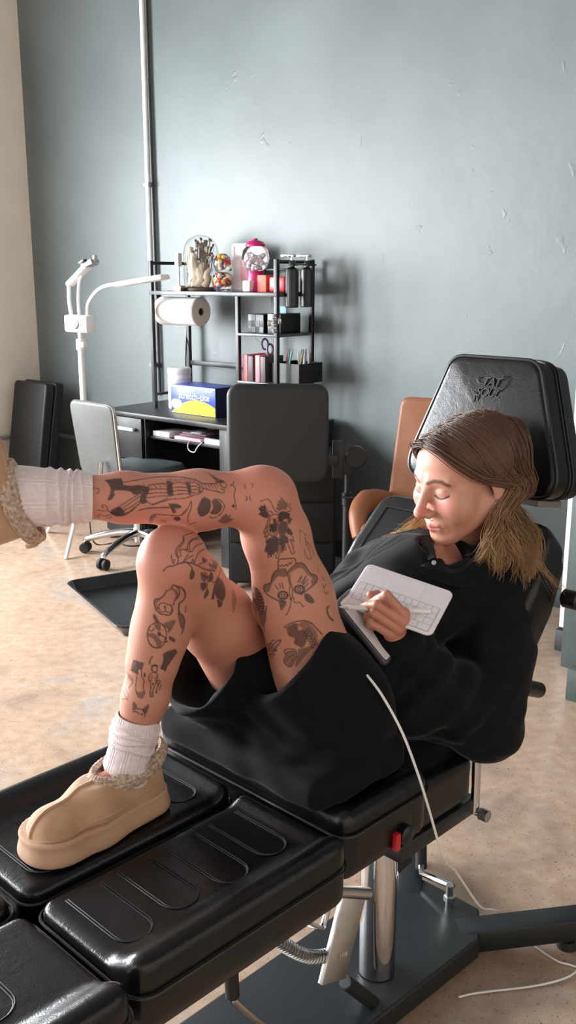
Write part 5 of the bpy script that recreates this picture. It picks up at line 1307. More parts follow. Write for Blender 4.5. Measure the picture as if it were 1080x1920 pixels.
80 75 -145 14275 11189 52 22 -35 52 21 -35
80 75 -144 14279 11171 48 18 -32 48 19 -32
80 75 -141 14283 11152 86 30 -57
80 75 -136 14286 11132 73 24 -48
80 75 -129 14290 11110 58 18 -38
80 75 -121 14294 11088 41 11 -27
80 75 -110 14298 11064 19 5 -12
80 85 7 14342 11202 10 6 -7
80 85 2 14339 11190 40 24 -29
80 85 -4 14336 11177 62 34 -44
80 85 -9 14333 11164 73 39 -51
80 85 -13 14331 11150 79 40 -55
80 85 -15 14330 11136 73 35 -51
62 85 -334 14224 11268 -13 16 -40 -18 21 -55 -10 15 -38 7 0 -5 15 -6 11 11 -4 10
62 85 -329 14256 11180 -11 12 -36 -15 16 -49 -8 9 -32 10 -2 0 17 -7 17 13 -4 13
62 85 -310 14275 11108 -12 10 -41 -15 13 -54 -7 6 -34 11 -3 8 20 -8 28 15 -5 22
80 85 -192 14283 11077 33 6 -21
80 85 -216 14281 11074 65 10 -39
80 85 -235 14281 11068 86 11 -51
80 85 -252 14282 11062 52 5 -31 52 6 -32
80 85 -269 14283 11054 61 4 -35 60 7 -36
80 85 -283 14285 11045 67 3 -39 67 6 -40
80 85 -297 14288 11035 49 0 -28 49 2 -28 49 4 -29
80 85 -309 14291 11025 52 -1 -30 53 1 -30 53 4 -31
80 85 -316 14294 11011 54 -2 -30 54 0 -31 54 3 -31
80 85 -319 14297 10996 54 -4 -30 54 0 -31 55 3 -32
80 85 -323 14300 10980 55 -5 -30 55 -1 -30 54 3 -32
80 85 -326 14302 10964 55 -5 -29 54 -2 -30 55 3 -32
80 85 -329 14305 10949 54 -7 -29 55 -2 -30 54 4 -32
80 85 -332 14307 10933 54 -7 -28 54 -2 -31 54 4 -32
80 85 -336 14310 10918 54 -8 -28 53 -2 -30 54 4 -32
80 85 -341 14313 10903 68 -9 -36 67 0 -38
80 85 -345 14316 10888 67 -9 -35 67 0 -38
80 85 -350 14319 10873 67 -9 -35 68 0 -39
80 85 -355 14323 10858 67 -10 -35 68 0 -39
80 85 -359 14327 10843 54 -9 -29 53 -2 -29
80 85 -361 14331 10826 15 -3 -8
80 85 -309 14323 10798 52 -3 -28
80 85 -307 14327 10779 12 -1 -6
80 85 -275 14325 10762 14 0 -8
80 85 -308 14331 10762 7 0 -4
80 85 -271 14329 10741 5 0 -3
80 85 -309 14336 10744 4 0 -2
80 85 -310 14342 10726 0 0 0
80 80 -51 14314 11082 42 16 -29
80 80 -74 14307 11080 73 24 -48
80 80 -93 14302 11075 95 29 -62
80 80 -110 14297 11070 57 16 -37 58 18 -38
80 80 -126 14294 11064 65 16 -42 65 20 -43
80 80 -133 14293 11051 65 15 -41 65 19 -42
80 80 -134 14294 11035 54 11 -34 55 14 -35
80 80 -135 14294 11018 95 21 -59
80 80 -135 14295 11002 86 17 -54
80 80 -134 14295 10985 78 16 -49
80 80 -133 14296 10967 71 14 -44
80 80 -107 14300 10935 42 9 -27
80 80 -100 14302 10913 33 8 -20
80 80 -98 14304 10895 28 7 -18
80 80 -97 14305 10878 24 6 -16
80 80 -97 14307 10860 19 5 -12
80 80 -97 14309 10843 14 4 -9
80 80 -96 14312 10825 6 1 -4
57 85 -123 14297 10967 -6 0 -32 -10 2 -47 -10 4 -44 -15 5 -37 -16 7 -35 -9 6 -28 4 5 -22 10 3 -14 12 1 -1 11 -4 17 12 -6 29 10 -6 34 8 -5 36 6 -5 41 6 -3 35 4 -1 32 3 0 28 6 1 7 11 3 -28 15 5 -49 13 7 -35 11 3 -8 10 2 6 5 0 14 -6 -4 26 -11 -5 34 -9 -2 24
57 85 -19 14323 11014 10 2 -33 14 5 -47 15 7 -46 13 9 -42 14 10 -40 12 9 -28 14 8 -10 12 5 4 7 2 16 -2 -5 32 -8 -8 45 -10 -7 44 -15 -8 44 -17 -6 43 -7 -1 26 12 5 -7 23 10 -24 17 8 -16 8 4 0 2 2 9 -3 0 16 -11 -4 27 -17 -5 33 -18 -7 25 -19 -9 13 -19 -9 5 -14 -7 3
52 80 180 14471 11136 8 -32 -195
52 80 477 14687 10390 13 99 89
52 80 180 14471 11136 104 93 -114
83 60 271 14537 10996 2 -2 -28 3 -1 -40 8 7 -43 17 20 -42 21 29 -45 17 25 -44 13 14 -46 9 7 -43 6 2 -29
83 60 291 14556 10936 20 27 -35 29 45 -52 27 46 -57 23 36 -64 20 22 -65 13 7 -43
83 60 258 14506 10812 2 4 -22 4 5 -33 8 8 -32 11 12 -29 14 15 -29 15 16 -24 20 21 -15 20 25 -11 15 19 -7
78 85 -151 14372 10544 -3 -6 26 -3 -10 37 0 -9 34 5 -6 24 10 -5 20 18 -3 14 34 3 5 42 8 -1 42 10 -3 39 13 1 38 15 0 28 14 -7 14 9 -17 4 6 -22 2 3 -21 -1 2 -19 -3 0 -18 -3 0 -12
62 90 -137 14359 10596 32 6 -23 20 -5 29 26 10 -30 27 -3 35 26 11 -34 33 -1 58 19 11 -30 27 2 54
57 85 -59 14377 10536 9 3 -12 13 4 -17 11 3 -16 7 3 -16 6 2 -15 7 2 -5 7 0 9 8 0 18 11 0 21 18 2 23 20 3 25 15 3 18
94 85 -151 14378 10522 -20 5 -17 -29 10 -25 -24 12 -29 -14 11 -32 -11 10 -34 -9 9 -33 -5 7 -31 -5 6 -29 -10 7 -23 -22 13 -15 -29 17 -9 -23 17 -13 -17 14 -18 -11 12 -21 -7 7 -21 0 3 -21 5 -2 -21 8 -6 -19 12 -8 -17 16 -11 -14 19 -13 -14 24 -15 -15 28 -16 -13 29 -15 -13 29 -13 -11 31 -13 -10 34 -12 -8 42 -12 -5 45 -10 -3 32 -6 -3
94 85 112 14415 10599 25 12 3 36 19 1 32 21 -6 25 18 -15 22 15 -22 20 13 -25 20 12 -30 18 8 -33 16 7 -29 13 5 -21 12 5 -17 16 9 -16 26 18 -16 32 25 -16 24 19 -16 13 7 -16 6 -2 -16 1 -7 -17 -4 -13 -17 -9 -18 -19 -15 -21 -17 -20 -24 -15 -26 -24 -15 -28 -24 -16 -31 -22 -19 -33 -21 -20 -30 -17 -18 -27 -12 -16 -24 -10 -14 -16 -5 -10
80 60 -72 14376 10535 44 9 -28
80 60 -99 14374 10534 93 18 -59
80 60 -120 14375 10529 61 9 -38 62 11 -39
80 60 -140 14377 10522 69 8 -42 70 10 -42
80 60 -153 14380 10512 72 6 -43 72 9 -44
80 60 -163 14384 10500 71 4 -42 71 7 -43
80 60 -172 14388 10487 69 2 -40 69 4 -41
80 60 -181 14392 10474 65 0 -37 65 2 -38
80 60 -190 14396 10461 58 -2 -33 57 0 -33
80 60 -200 14400 10447 79 -4 -43
80 60 -209 14405 10434 54 -5 -29
80 60 -217 14410 10421 47 -6 -26
80 60 -226 14415 10407 45 -7 -24
80 60 -234 14419 10393 44 -8 -23
80 60 -242 14424 10379 43 -9 -22
80 60 -247 14429 10363 39 -9 -19
80 60 -252 14433 10347 34 -9 -16
80 60 -256 14437 10331 29 -8 -14
80 60 -259 14441 10314 23 -8 -10
80 60 -262 14444 10298 17 -6 -8
80 60 -269 14449 10283 17 -6 -7
80 60 -275 14454 10268 15 -7 -7
80 60 -289 14462 10256 24 -11 -10
80 60 -304 14471 10244 34 -16 -14
80 60 -322 14482 10234 47 -23 -19
80 60 -341 14496 10223 62 -34 -24
80 60 -358 14509 10211 74 -44 -28
80 60 -373 14522 10198 85 -53 -31
80 60 -381 14529 10182 89 -57 -31
80 60 -385 14534 10165 86 -57 -29
80 60 -382 14534 10147 76 -52 -26
80 60 -371 14527 10126 50 -35 -17
80 55 214 14474 10583 45 31 -35
80 55 182 14452 10591 49 32 -38 50 34 -38
80 55 155 14437 10594 73 44 -55 73 47 -56
80 55 130 14423 10595 63 37 -47 64 37 -47 64 41 -49
80 55 115 14417 10588 56 30 -40 56 31 -41 56 33 -42 56 34 -43
80 55 102 14412 10581 72 37 -53
80 55 263 14497 10463 65 37 -48 64 40 -49 66 44 -51
80 55 88 14407 10573 68 33 -49
80 55 281 14504 10434 60 33 -44 60 36 -45 60 40 -47
80 55 75 14403 10565 64 29 -45
80 55 298 14509 10405 54 30 -39 54 31 -41 54 35 -41
80 55 64 14400 10555 60 25 -42
80 55 390 14555 10322 66 40 -50
80 55 53 14398 10545 56 22 -38
80 55 389 14548 10307 62 37 -46
80 55 46 14397 10533 49 18 -33
80 55 383 14540 10296 59 33 -44
80 55 40 14397 10519 40 13 -27
80 55 376 14531 10286 58 31 -43
80 55 34 14397 10506 33 10 -22
80 55 372 14524 10273 51 26 -37
80 55 30 14397 10491 24 7 -16
80 55 371 14518 10258 41 21 -29
80 55 26 14397 10476 17 4 -11
80 55 378 14516 10238 20 10 -15
80 55 24 14398 10460 8 2 -5
62 85 -6 14394 10448 5 3 -35 7 2 -48 8 0 -44 7 0 -29 8 0 -25 4 -2 -28 -3 -2 -34 -7 -3 -36 -3 -3 -39 6 -3 -48 10 -4 -51 11 -1 -23 10 1 23 10 4 50 6 5 49 -1 3 38 -5 3 37 -7 2 33 -9 1 29 -10 1 25 -8 0 29 -4 1 39 -1 -1 42 -1 -1 30
62 85 153 14423 10300 21 11 32 28 16 41 17 10 19 -7 -6 -25 -19 -15 -47 -14 -10 -36
62 85 206 14435 10268 25 17 37 35 26 48 20 16 21 -10 -12 -28 -25 -24 -53 -19 -16 -41
62 85 232 14440 10239 81 57 79
62 85 259 14445 10209 67 44 48
62 85 -138 14409 10277 26 -4 -68
62 85 -99 14402 10293 27 -3 -96
62 85 -205 14428 10243 53 -14 -65
78 85 262 14438 10170 -4 -4 -11 -6 -5 -16 -10 -5 -13 -13 -6 -9 -18 -6 -6 -17 -5 -3 -19 -4 1 -20 -4 4 -17 -2 7 -15 -1 10 -12 0 12 -9 0 14 -4 2 15 0 1 16 4 2 15 9 3 13 12 4 11 15 4 8 17 4 5 20 6 1 18 5 -3 18 5 -6 18 4 -10 13 3 -11 10 1 -15 6 -1 -17 4 -1 -12
78 85 243 14431 10172 -3 -2 -9 -5 -4 -12 -7 -4 -10 -11 -4 -7 -13 -5 -5 -14 -4 -2 -14 -3 1 -15 -3 3 -14 -2 5 -11 -1 8 -10 0 10 -7 0 10 -3 1 12 0 2 12 3 1 12 7 3 10 10 3 8 11 3 7 14 4 3 15 4 1 14 4 -2 14 3 -5 13 3 -7 11 2 -9 7 1 -12 5 -1 -13 3 -1 -9
78 85 208 14421 10176 -1 -1 -4 -2 -2 -6 -3 -2 -5 -5 -1 -3 -6 -2 -2 -7 -2 -1 -6 -2 0 -7 -1 1 -6 -1 3 -6 -1 4 -4 0 4 -3 0 5 -2 0 5 0 1 6 2 1 5 3 1 5 4 2 4 6 2 2 6 1 2 7 2 0 6 2 0 7 1 -3 6 1 -3 5 1 -4 3 0 -5 2 0 -6 1 0 -4
78 85 3 14387 10089 -4 0 -12 -6 -1 -17 -9 0 -15 -14 1 -11 -17 2 -9 -18 3 -6 -19 4 -1 -19 4 1 -17 5 4 -15 4 9 -13 4 11 -9 2 13 -4 2 15 0 0 17 5 -1 15 8 -3 15 13 -3 14 15 -4 11 17 -3 7 20 -4 4 18 -2 0 18 -3 -4 17 -2 -7 14 -1 -11 9 -2 -14 6 -1 -17 4 -1 -12
78 85 -16 14388 10089 -3 0 -10 -4 0 -13 -7 0 -11 -11 1 -9 -13 2 -7 -14 2 -5 -15 3 -1 -15 3 1 -13 3 4 -12 3 6 -9 3 9 -7 2 10 -3 1 12 0 0 13 3 -1 12 7 -1 11 10 -2 11 11 -3 8 13 -3 5 16 -2 4 14 -2 0 14 -2 -3 13 -2 -6 11 -2 -8 7 -1 -11 4 -1 -13 3 -1 -9
78 85 -50 14392 10088 -1 0 -5 -2 0 -6 -4 0 -5 -5 1 -4 -6 1 -3 -6 1 -3 -7 1 0 -7 2 0 -6 1 2 -5 1 3 -5 1 4 -3 1 5 -1 0 5 0 1 6 1 -1 6 4 0 5 4 -1 4 5 -1 4 6 -1 3 7 -1 1 7 -1 0 6 -2 -1 6 -1 -3 5 0 -3 4 -1 -5 2 -1 -6 1 0 -4
80 75 303 14440 10097 48 16 -32
80 75 272 14429 10102 52 15 -35 53 18 -36
80 75 263 14424 10091 66 18 -43 66 25 -46
80 75 264 14422 10075 71 20 -48 73 28 -51
80 75 265 14419 10057 76 22 -50 75 31 -54
80 75 267 14417 10040 70 21 -47 71 28 -51
80 75 272 14417 10020 59 17 -40 60 22 -41
80 75 285 14418 9995 77 25 -53
80 70 -63 14391 9992 32 -5 -17
80 70 -102 14400 9994 70 -14 -35
80 70 -139 14410 9995 51 -14 -25 50 -9 -26
80 70 -145 14412 9980 50 -14 -24 50 -10 -25
80 70 -140 14411 9960 88 -21 -43
80 70 -134 14409 9940 74 -18 -36
80 70 -129 14408 9920 61 -14 -29
80 70 -123 14407 9900 46 -11 -22
80 70 -121 14408 9881 35 -9 -17
80 70 -119 14408 9863 24 -6 -12
80 70 -118 14409 9844 11 -2 -5
57 85 55 14383 10047 -6 -2 -38 -7 -2 -55 -11 1 -54 -15 2 -51 -17 6 -51 -15 6 -35 -8 2 -8 -4 0 8 -3 0 8
57 85 86 14385 10063 4 -2 -29 6 -2 -40 13 -1 -28 23 2 -3 30 4 8 25 4 0 19 3 -20 16 1 -28 13 2 -20 10 3 -4 8 2 5 5 2 5
114 60 556 14730 10279 24 2 -51
114 60 554 14659 10177 6 -2 -19 9 -2 -25 9 5 -14 10 18 9 9 26 21 7 21 15
114 60 578 14639 10076 9 4 -17 12 6 -24 12 9 -16 12 18 1 13 22 8 9 17 6
166 75 661 14671 9805 -10 -14 1 -14 -17 -1 -9 -12 -10 -2 -3 -22 4 2 -31 7 7 -33 11 12 -34 15 18 -35 17 21 -34 21 27 -31 23 31 -29 17 23 -21
80 85 -552 14769 10111 62 -115 4
80 85 -526 14716 10097 60 -90 -3
80 85 -581 14865 10058 68 -170 21 65 -89 -6
80 85 -544 14759 10057 55 -99 3 54 -67 -7
80 85 -538 14748 10040 58 -99 1 56 -66 -8
80 85 -531 14736 10022 59 -95 0 57 -66 -9
80 85 -524 14724 10005 59 -91 -2 58 -64 -10
80 85 -570 14843 9971 58 -138 16 56 -81 -3 55 -59 -10
80 85 -522 14727 9968 64 -99 -2 63 -67 -12
80 85 -566 14835 9936 61 -136 14 57 -81 -4 57 -59 -11
80 85 -525 14737 9930 70 -108 -1 68 -72 -13
80 85 -577 14891 9886 67 -178 26 63 -91 -3 62 -65 -12
80 85 -563 14842 9878 62 -141 16 59 -82 -4 58 -60 -11
80 85 -551 14811 9865 58 -119 10 55 -75 -4 54 -56 -11
80 85 -541 14791 9849 81 -143 6 77 -85 -14
80 85 -532 14775 9832 76 -129 3 73 -79 -12
80 85 -353 14541 9815 1 -1 -1
80 85 -524 14763 9813 71 -117 3 69 -75 -12
80 85 -358 14548 9797 4 -3 -1
80 85 -516 14753 9795 67 -107 1 64 -71 -11
80 85 -362 14555 9779 6 -5 -1
80 85 -509 14746 9776 63 -99 0 61 -67 -10
80 85 -366 14563 9761 8 -7 -2
80 85 -502 14739 9756 59 -91 0 58 -64 -10
80 85 -372 14572 9743 12 -10 -3
80 85 -496 14735 9736 68 -100 -1 66 -66 -14
80 85 -490 14733 9716 64 -93 -2 62 -64 -12
80 85 -484 14731 9695 60 -87 -1 58 -60 -11
80 85 -479 14732 9674 56 -82 -1 55 -57 -10
80 85 -474 14734 9653 53 -77 -1 51 -55 -9
80 85 -470 14739 9631 98 -127 -8
80 85 -468 14748 9609 93 -126 -6
80 85 -466 14758 9586 89 -124 -4
80 85 -465 14772 9562 86 -125 -1
80 85 -465 14789 9537 83 -129 2
80 85 -463 14805 9512 79 -129 5
80 85 -459 14819 9486 72 -127 8
80 85 -449 14818 9463 60 -109 7
80 85 -432 14801 9441 42 -74 5
80 85 -397 14756 9421 1 -2 0
68 85 -402 15003 9194 7 -151 112 4 -77 79 2 -41 50
62 85 -363 14546 9841 7 -8 7 11 -10 7 6 -4 -6 -3 7 -28 -8 14 -41 -6 15 -44 -1 13 -44 1 15 -46 -2 18 -44 -8 27 -44 -11 35 -43 -8 28 -32
68 85 -577 14906 9849 9 -37 -3 -11 84 -51
68 85 -585 14985 9806 15 -99 27 16 -59 9 8 -18 -9 -10 45 -38
68 85 -563 14953 9700 14 -84 27
68 85 -557 14847 9816 11 -34 6 14 -35 2 6 -11 -10 -10 36 -36 -18 90 -59
68 85 -545 14883 9687 11 -44 13
68 85 -533 14788 9800 10 -22 2 12 -25 1 5 -7 -12 -9 32 -34 -18 68 -53 -12 83 -52 5 -14 -6 12 -55 15 9 -30 9
68 85 -509 14746 9777 8 -16 2 11 -19 0 4 -4 -12 -9 30 -34 -17 58 -52 -12 61 -45 3 1 -11 10 -32 7 7 -21 6
68 85 -351 15210 8794 0 -124 92 0 -70 84 7 -65 69 21 -73 45 27 -64 27 20 -36 15
68 85 -330 14994 8899 15 -81 78 20 -80 95 20 -66 75 19 -45 42 18 -31 25 13 -20 14
68 85 -312 14933 8924 22 -76 70 31 -80 87 33 -70 73 40 -60 55 41 -48 42 25 -20 14 -1 10 -25 -18 31 -49 -22 34 -50 -27 41 -49 -32 50 -52 -24 41 -39
68 85 -278 14861 8936 32 -62 35 43 -64 40 25 -32 24 -9 7 5 -27 30 -7 -21 26 -6
68 85 -313 14973 8855 33 -88 32 44 -79 27 25 -37 16 -12 13 7 -31 41 1 -24 38 -2
68 85 -323 15046 8790 26 -89 23 33 -74 13 19 -35 10 -9 8 18 -24 31 21 -17 28 13
80 50 -172 14659 9154 4 -3 -1
80 50 -190 14680 9138 13 -10 -4
80 50 -267 14766 9130 19 -23 -2
80 50 -211 14706 9121 23 -20 -5
80 50 -294 14814 9107 96 -111 -10
80 50 -309 14851 9082 100 -131 -4
80 50 -318 14882 9057 100 -146 2
80 50 -324 14906 9032 97 -153 7
80 50 -329 14931 9007 70 -132 13 69 -79 -8
80 50 -333 14955 8981 65 -134 17 63 -79 -4
80 50 -337 14981 8953 58 -133 23 55 -78 0
80 50 -325 15021 8838 40 -115 25
78 85 -63 14454 9532 24 -13 21 36 -15 28 34 -11 24 31 -7 17 30 -4 12 34 -2 10 40 1 8 43 4 5 42 7 -1 40 11 -10 37 13 -16 35 15 -22 28 16 -29 25 16 -35 28 19 -39 37 27 -51 41 28 -56 28 20 -40
68 85 -63 14454 9532 47 -8 -14
80 70 122 14409 9609 32 5 -21
80 70 97 14410 9606 58 8 -37
80 70 81 14412 9597 74 10 -47
80 70 243 14445 9491 42 14 -30
80 70 65 14416 9587 88 11 -55
80 70 218 14442 9489 86 28 -60
80 70 50 14419 9577 50 4 -30 50 8 -32
80 70 200 14442 9482 56 16 -38 56 19 -40
80 70 36 14424 9566 58 4 -35 59 8 -37
80 70 178 14442 9477 68 17 -46 67 22 -47
80 70 22 14429 9555 58 2 -34 57 8 -37 58 11 -38 59 16 -39 58 19 -41
80 70 8 14434 9544 60 2 -36 60 6 -37 61 12 -40 60 15 -41 61 19 -42
80 70 -6 14440 9532 52 0 -30 51 4 -32 52 7 -33 52 11 -34 53 13 -35 52 15 -36
80 70 -12 14446 9516 52 0 -30 52 3 -32 52 7 -33 53 10 -34 52 12 -35 53 14 -36
80 70 -12 14452 9495 62 0 -35 62 5 -38 62 9 -39 62 13 -41 62 16 -42
80 70 -11 14458 9475 61 0 -35 60 4 -37 61 9 -38 61 12 -40 61 14 -41
80 70 -8 14465 9454 59 -1 -34 59 4 -36 59 8 -37 59 10 -39 60 13 -39
80 70 -5 14471 9431 57 0 -33 58 3 -34 57 6 -36 58 10 -37 58 11 -38
80 70 4 14478 9406 54 -1 -31 55 3 -33 54 5 -34 55 8 -35 55 9 -35
80 70 18 14484 9378 57 0 -33
80 70 114 14486 9322 52 4 -33 53 7 -33 53 7 -33
80 70 113 14491 9302 76 6 -46 76 9 -48
80 70 106 14496 9287 76 4 -46 77 8 -47
80 70 101 14502 9270 74 2 -44 75 5 -46
80 70 99 14507 9251 70 0 -40 70 4 -42
80 70 112 14511 9224 53 0 -30 53 1 -32
80 50 273 14422 9640 81 33 -58
80 50 245 14415 9641 68 24 -47 68 32 -51
80 50 227 14413 9635 58 19 -40 57 24 -42 59 29 -44
80 50 212 14412 9627 53 16 -36 52 20 -38 54 24 -40 53 29 -41
80 50 199 14412 9617 61 18 -42 62 24 -45 63 29 -46 63 34 -49
80 50 185 14412 9607 55 15 -37 55 19 -38 55 24 -41 55 27 -42 56 30 -43
80 50 172 14413 9597 59 15 -40 60 20 -41 59 25 -44 60 29 -45 61 33 -47
80 50 164 14416 9584 62 15 -42 62 20 -43 62 26 -46 63 30 -47 64 33 -49
80 50 227 14435 9522 62 21 -43 62 25 -45 62 29 -47 63 31 -48
80 50 269 14453 9474 68 26 -49 68 30 -51 69 33 -52
80 50 296 14467 9436 57 22 -42 57 25 -42 58 26 -43
80 50 315 14478 9403 73 29 -53 73 32 -55
80 50 328 14486 9375 63 25 -46 64 26 -47
80 50 339 14494 9348 54 20 -39 53 21 -39
80 50 350 14501 9321 88 32 -62
80 50 361 14508 9295 68 23 -48
80 50 371 14513 9269 45 14 -31
80 50 394 14522 9235 6 2 -4
57 85 316 14449 9542 8 5 -11 11 6 -15 5 4 -13 -8 -1 -7 -14 -3 -4 -10 -2 -3
57 85 284 14449 9506 8 4 -11 11 6 -16 5 4 -12 -7 0 -8 -14 -2 -5 -10 -1 -3
57 85 253 14452 9468 8 4 -11 11 5 -15 5 4 -13 -8 0 -7 -13 -1 -6 -11 0 -3
57 85 338 14466 9493 9 4 -12 11 7 -15 5 4 -13 -8 -1 -7 -14 -3 -4 -10 -3 -3
57 85 307 14465 9456 8 4 -11 11 6 -15 5 4 -13 -8 -1 -7 -13 -2 -5 -11 -1 -3
57 85 275 14467 9418 9 4 -11 11 5 -15 5 3 -12 -8 1 -8 -14 -2 -5 -10 0 -4
57 85 361 14482 9442 8 5 -11 12 7 -15 4 3 -13 -7 -1 -7 -14 -3 -4 -10 -3 -3
57 85 330 14481 9406 8 4 -11 11 6 -15 5 3 -13 -8 0 -7 -14 -3 -5 -10 -2 -3
57 85 298 14481 9369 8 4 -11 11 5 -15 5 3 -13 -7 0 -7 -14 -1 -5 -10 -1 -4
57 85 384 14499 9392 8 4 -11 11 7 -15 5 3 -13 -7 -2 -7 -14 -3 -4 -11 -3 -3
57 85 352 14496 9356 9 4 -11 11 5 -15 5 3 -12 -8 -1 -7 -14 -2 -5 -10 -2 -3
57 85 321 14495 9319 8 4 -10 11 4 -15 5 3 -13 -8 -1 -7 -13 -1 -5 -11 -2 -3
57 85 407 14514 9343 8 4 -12 11 6 -15 5 3 -12 -7 -2 -7 -14 -4 -4 -11 -3 -3
57 85 375 14509 9307 9 4 -11 11 5 -15 5 2 -12 -8 -1 -7 -14 -3 -5 -10 -2 -3
57 85 344 14507 9271 8 3 -11 11 4 -15 5 2 -12 -8 -1 -7 -14 -2 -5 -10 -1 -3
57 85 430 14527 9293 8 4 -11 11 5 -15 5 3 -12 -7 -3 -7 -14 -4 -4 -11 -3 -2
57 85 398 14521 9258 8 3 -10 12 4 -15 4 2 -12 -7 -1 -7 -14 -4 -4 -11 -2 -3
57 85 366 14517 9223 9 2 -11 11 4 -14 5 1 -12 -8 -1 -7 -14 -2 -5 -10 -2 -3
57 85 453 14539 9245 8 3 -11 11 4 -15 5 2 -12 -8 -3 -6 -14 -4 -4 -10 -3 -3
57 85 421 14530 9211 8 3 -11 11 3 -14 5 2 -12 -7 -2 -7 -14 -4 -4 -11 -2 -3
57 85 389 14524 9176 8 2 -11 11 3 -14 5 1 -12 -7 -1 -7 -14 -3 -4 -11 -2 -3
68 85 112 14532 9121 -31 7 2 -43 14 -1 -38 15 -7 -28 17 -16 -24 16 -22 -12 12 -23 6 1 -20 17 -5 -22 9 0 -25 -11 13 -33 -19 20 -37 -11 15 -36 6 3 -32 15 -3 -30 20 -8 -21 24 -12 -13 29 -15 -5 27 -16 10 24 -16 35 22 -17 49 18 -13 48 16 -10 39 11 -8 38 5 -5 35 -7 -3 34 -15 -1 32 -10 -1 21
57 85 96 14542 9083 -27 8 -7 -37 15 -12 -32 16 -14 -21 13 -17 -16 12 -18 -11 9 -13
57 85 104 14547 9030 -24 9 -17 -33 16 -25 -31 18 -27 -26 19 -32 -23 19 -35 -15 15 -24
57 85 112 14550 8995 -12 7 -26 -18 11 -36 -18 13 -37 -18 14 -38 -17 15 -39 -13 12 -27
80 50 86 14542 9097 31 -6 -16
80 50 60 14551 9091 63 -13 -32
80 50 39 14560 9082 86 -20 -42
80 50 18 14569 9072 53 -15 -24 52 -11 -27
80 50 -2 14580 9062 61 -20 -28 61 -14 -30
80 50 -23 14592 9051 70 -25 -30 69 -17 -34
80 50 -43 14604 9040 51 -21 -22 52 -17 -23 51 -12 -24
80 50 -29 14602 9015 67 -26 -29 67 -19 -32
80 50 -17 14600 8990 58 -22 -25 58 -16 -27
80 50 -14 14603 8969 54 -21 -23 54 -16 -24
80 50 -21 14610 8952 55 -22 -22 54 -17 -25
80 50 -28 14617 8936 55 -23 -23 55 -19 -24
80 50 -37 14626 8919 56 -26 -22 57 -20 -25
80 50 -47 14635 8903 58 -28 -22 59 -21 -25
80 50 -54 14643 8886 59 -29 -22 58 -23 -25
80 50 -60 14651 8868 57 -30 -21 57 -23 -23
80 50 -56 14654 8847 99 -49 -38
80 50 -39 14648 8821 61 -30 -23
80 60 465 14541 9286 6 3 -5
80 60 454 14538 9276 11 4 -8
80 60 445 14535 9265 13 5 -10
80 60 435 14532 9253 17 6 -12
80 60 425 14530 9242 20 7 -14
80 60 416 14528 9231 21 7 -15
80 60 405 14526 9220 24 7 -17
80 60 393 14523 9210 28 8 -19
80 60 381 14521 9200 33 8 -22
80 60 369 14520 9190 35 8 -23
80 60 358 14518 9180 37 8 -25
80 60 341 14516 9172 44 8 -28
80 60 323 14515 9166 52 8 -34
80 60 304 14514 9159 62 8 -39
80 60 286 14513 9153 69 8 -44
80 60 263 14513 9148 82 8 -51
80 60 241 14514 9143 94 6 -57
80 60 219 14515 9138 52 1 -32 53 4 -32
80 60 196 14517 9132 59 0 -34 59 3 -36
80 60 173 14521 9126 65 -3 -37 65 3 -39
80 60 163 14524 9113 65 -4 -36 65 1 -39
80 60 164 14526 9094 60 -4 -33 59 0 -35
80 60 165 14528 9075 54 -4 -30 54 0 -31
80 60 164 14530 9056 99 -5 -55
80 60 163 14532 9038 90 -5 -50
80 60 160 14535 9021 84 -6 -46
80 60 157 14538 9004 77 -7 -42
80 60 154 14541 8987 71 -8 -39
80 60 150 14544 8970 66 -8 -36
80 60 146 14547 8953 61 -8 -32
80 60 142 14550 8936 56 -8 -29
80 60 138 14553 8919 51 -8 -27
80 60 135 14557 8902 45 -8 -24
80 60 131 14560 8884 41 -7 -20
80 60 129 14564 8867 34 -7 -18
80 60 126 14567 8849 27 -6 -14
80 60 124 14570 8831 19 -4 -10
80 60 122 14574 8812 11 -3 -5
83 85 -1833 13491 10771 9 -1 11 13 0 15 12 0 14 12 0 11 11 1 9 16 1 8 23 1 4 27 3 1 26 4 4 21 5 6 19 6 9 23 7 7 30 12 8 34 15 6 31 15 2 25 13 -4 23 13 -9 23 13 -10 24 16 -11 24 18 -13 23 20 -15 23 22 -20 23 26 -22 23 30 -23 22 36 -24 21 44 -25 21 56 -28 26 77 -32 26 85 -32 19 55 -21
68 85 -1717 13538 10995 4 -7 -18 7 -9 -25 6 -7 -24 5 -5 -21 5 -4 -19 6 0 -8 7 4 13 8 8 25 6 7 19
62 85 -1626 13518 10876 5 5 18 5 9 25 1 8 25 -9 5 21 -14 5 21 -10 7 21 -5 9 20 -1 11 19 4 13 19 11 16 18 16 18 17 17 21 17 18 24 16 18 26 16 12 26 15 -1 24 18 -6 22 18 1 24 13 13 27 7 21 29 2 23 36 1 24 44 -3 25 60 -6 19 110 -15
52 85 -1621 13546 10964 -3 6 19 -5 12 26 1 13 26 9 17 21 15 20 21 15 22 20 17 26 20 18 30 19 12 28 17 2 23 17 -3 19 15 -4 13 10
62 85 -1610 13549 10963 11 6 7 15 10 8 10 9 12 -4 7 16 -9 6 19 -5 8 16 6 9 12 10 11 9 15 11 4 20 6 -6 23 7 -11 19 12 -2 8 20 18 2 26 28 6 30 24 11 32 17 15 37 13 19 42 7 26 52 1 28 69 -8 25 99 -19
52 85 -1520 13646 11060 19 7 -8 25 11 -11 18 14 -2 0 13 17 -7 17 26 -2 21 23 8 29 17 13 36 14 19 42 7 31 57 -3 36 81 -16 23 92 -21
62 85 -1488 13644 11026 17 10 -5 24 16 -6 20 19 -2 11 18 10 8 22 16 9 24 13 13 29 9 16 34 6 17 38 2 23 50 -5 24 65 -13 15 66 -16
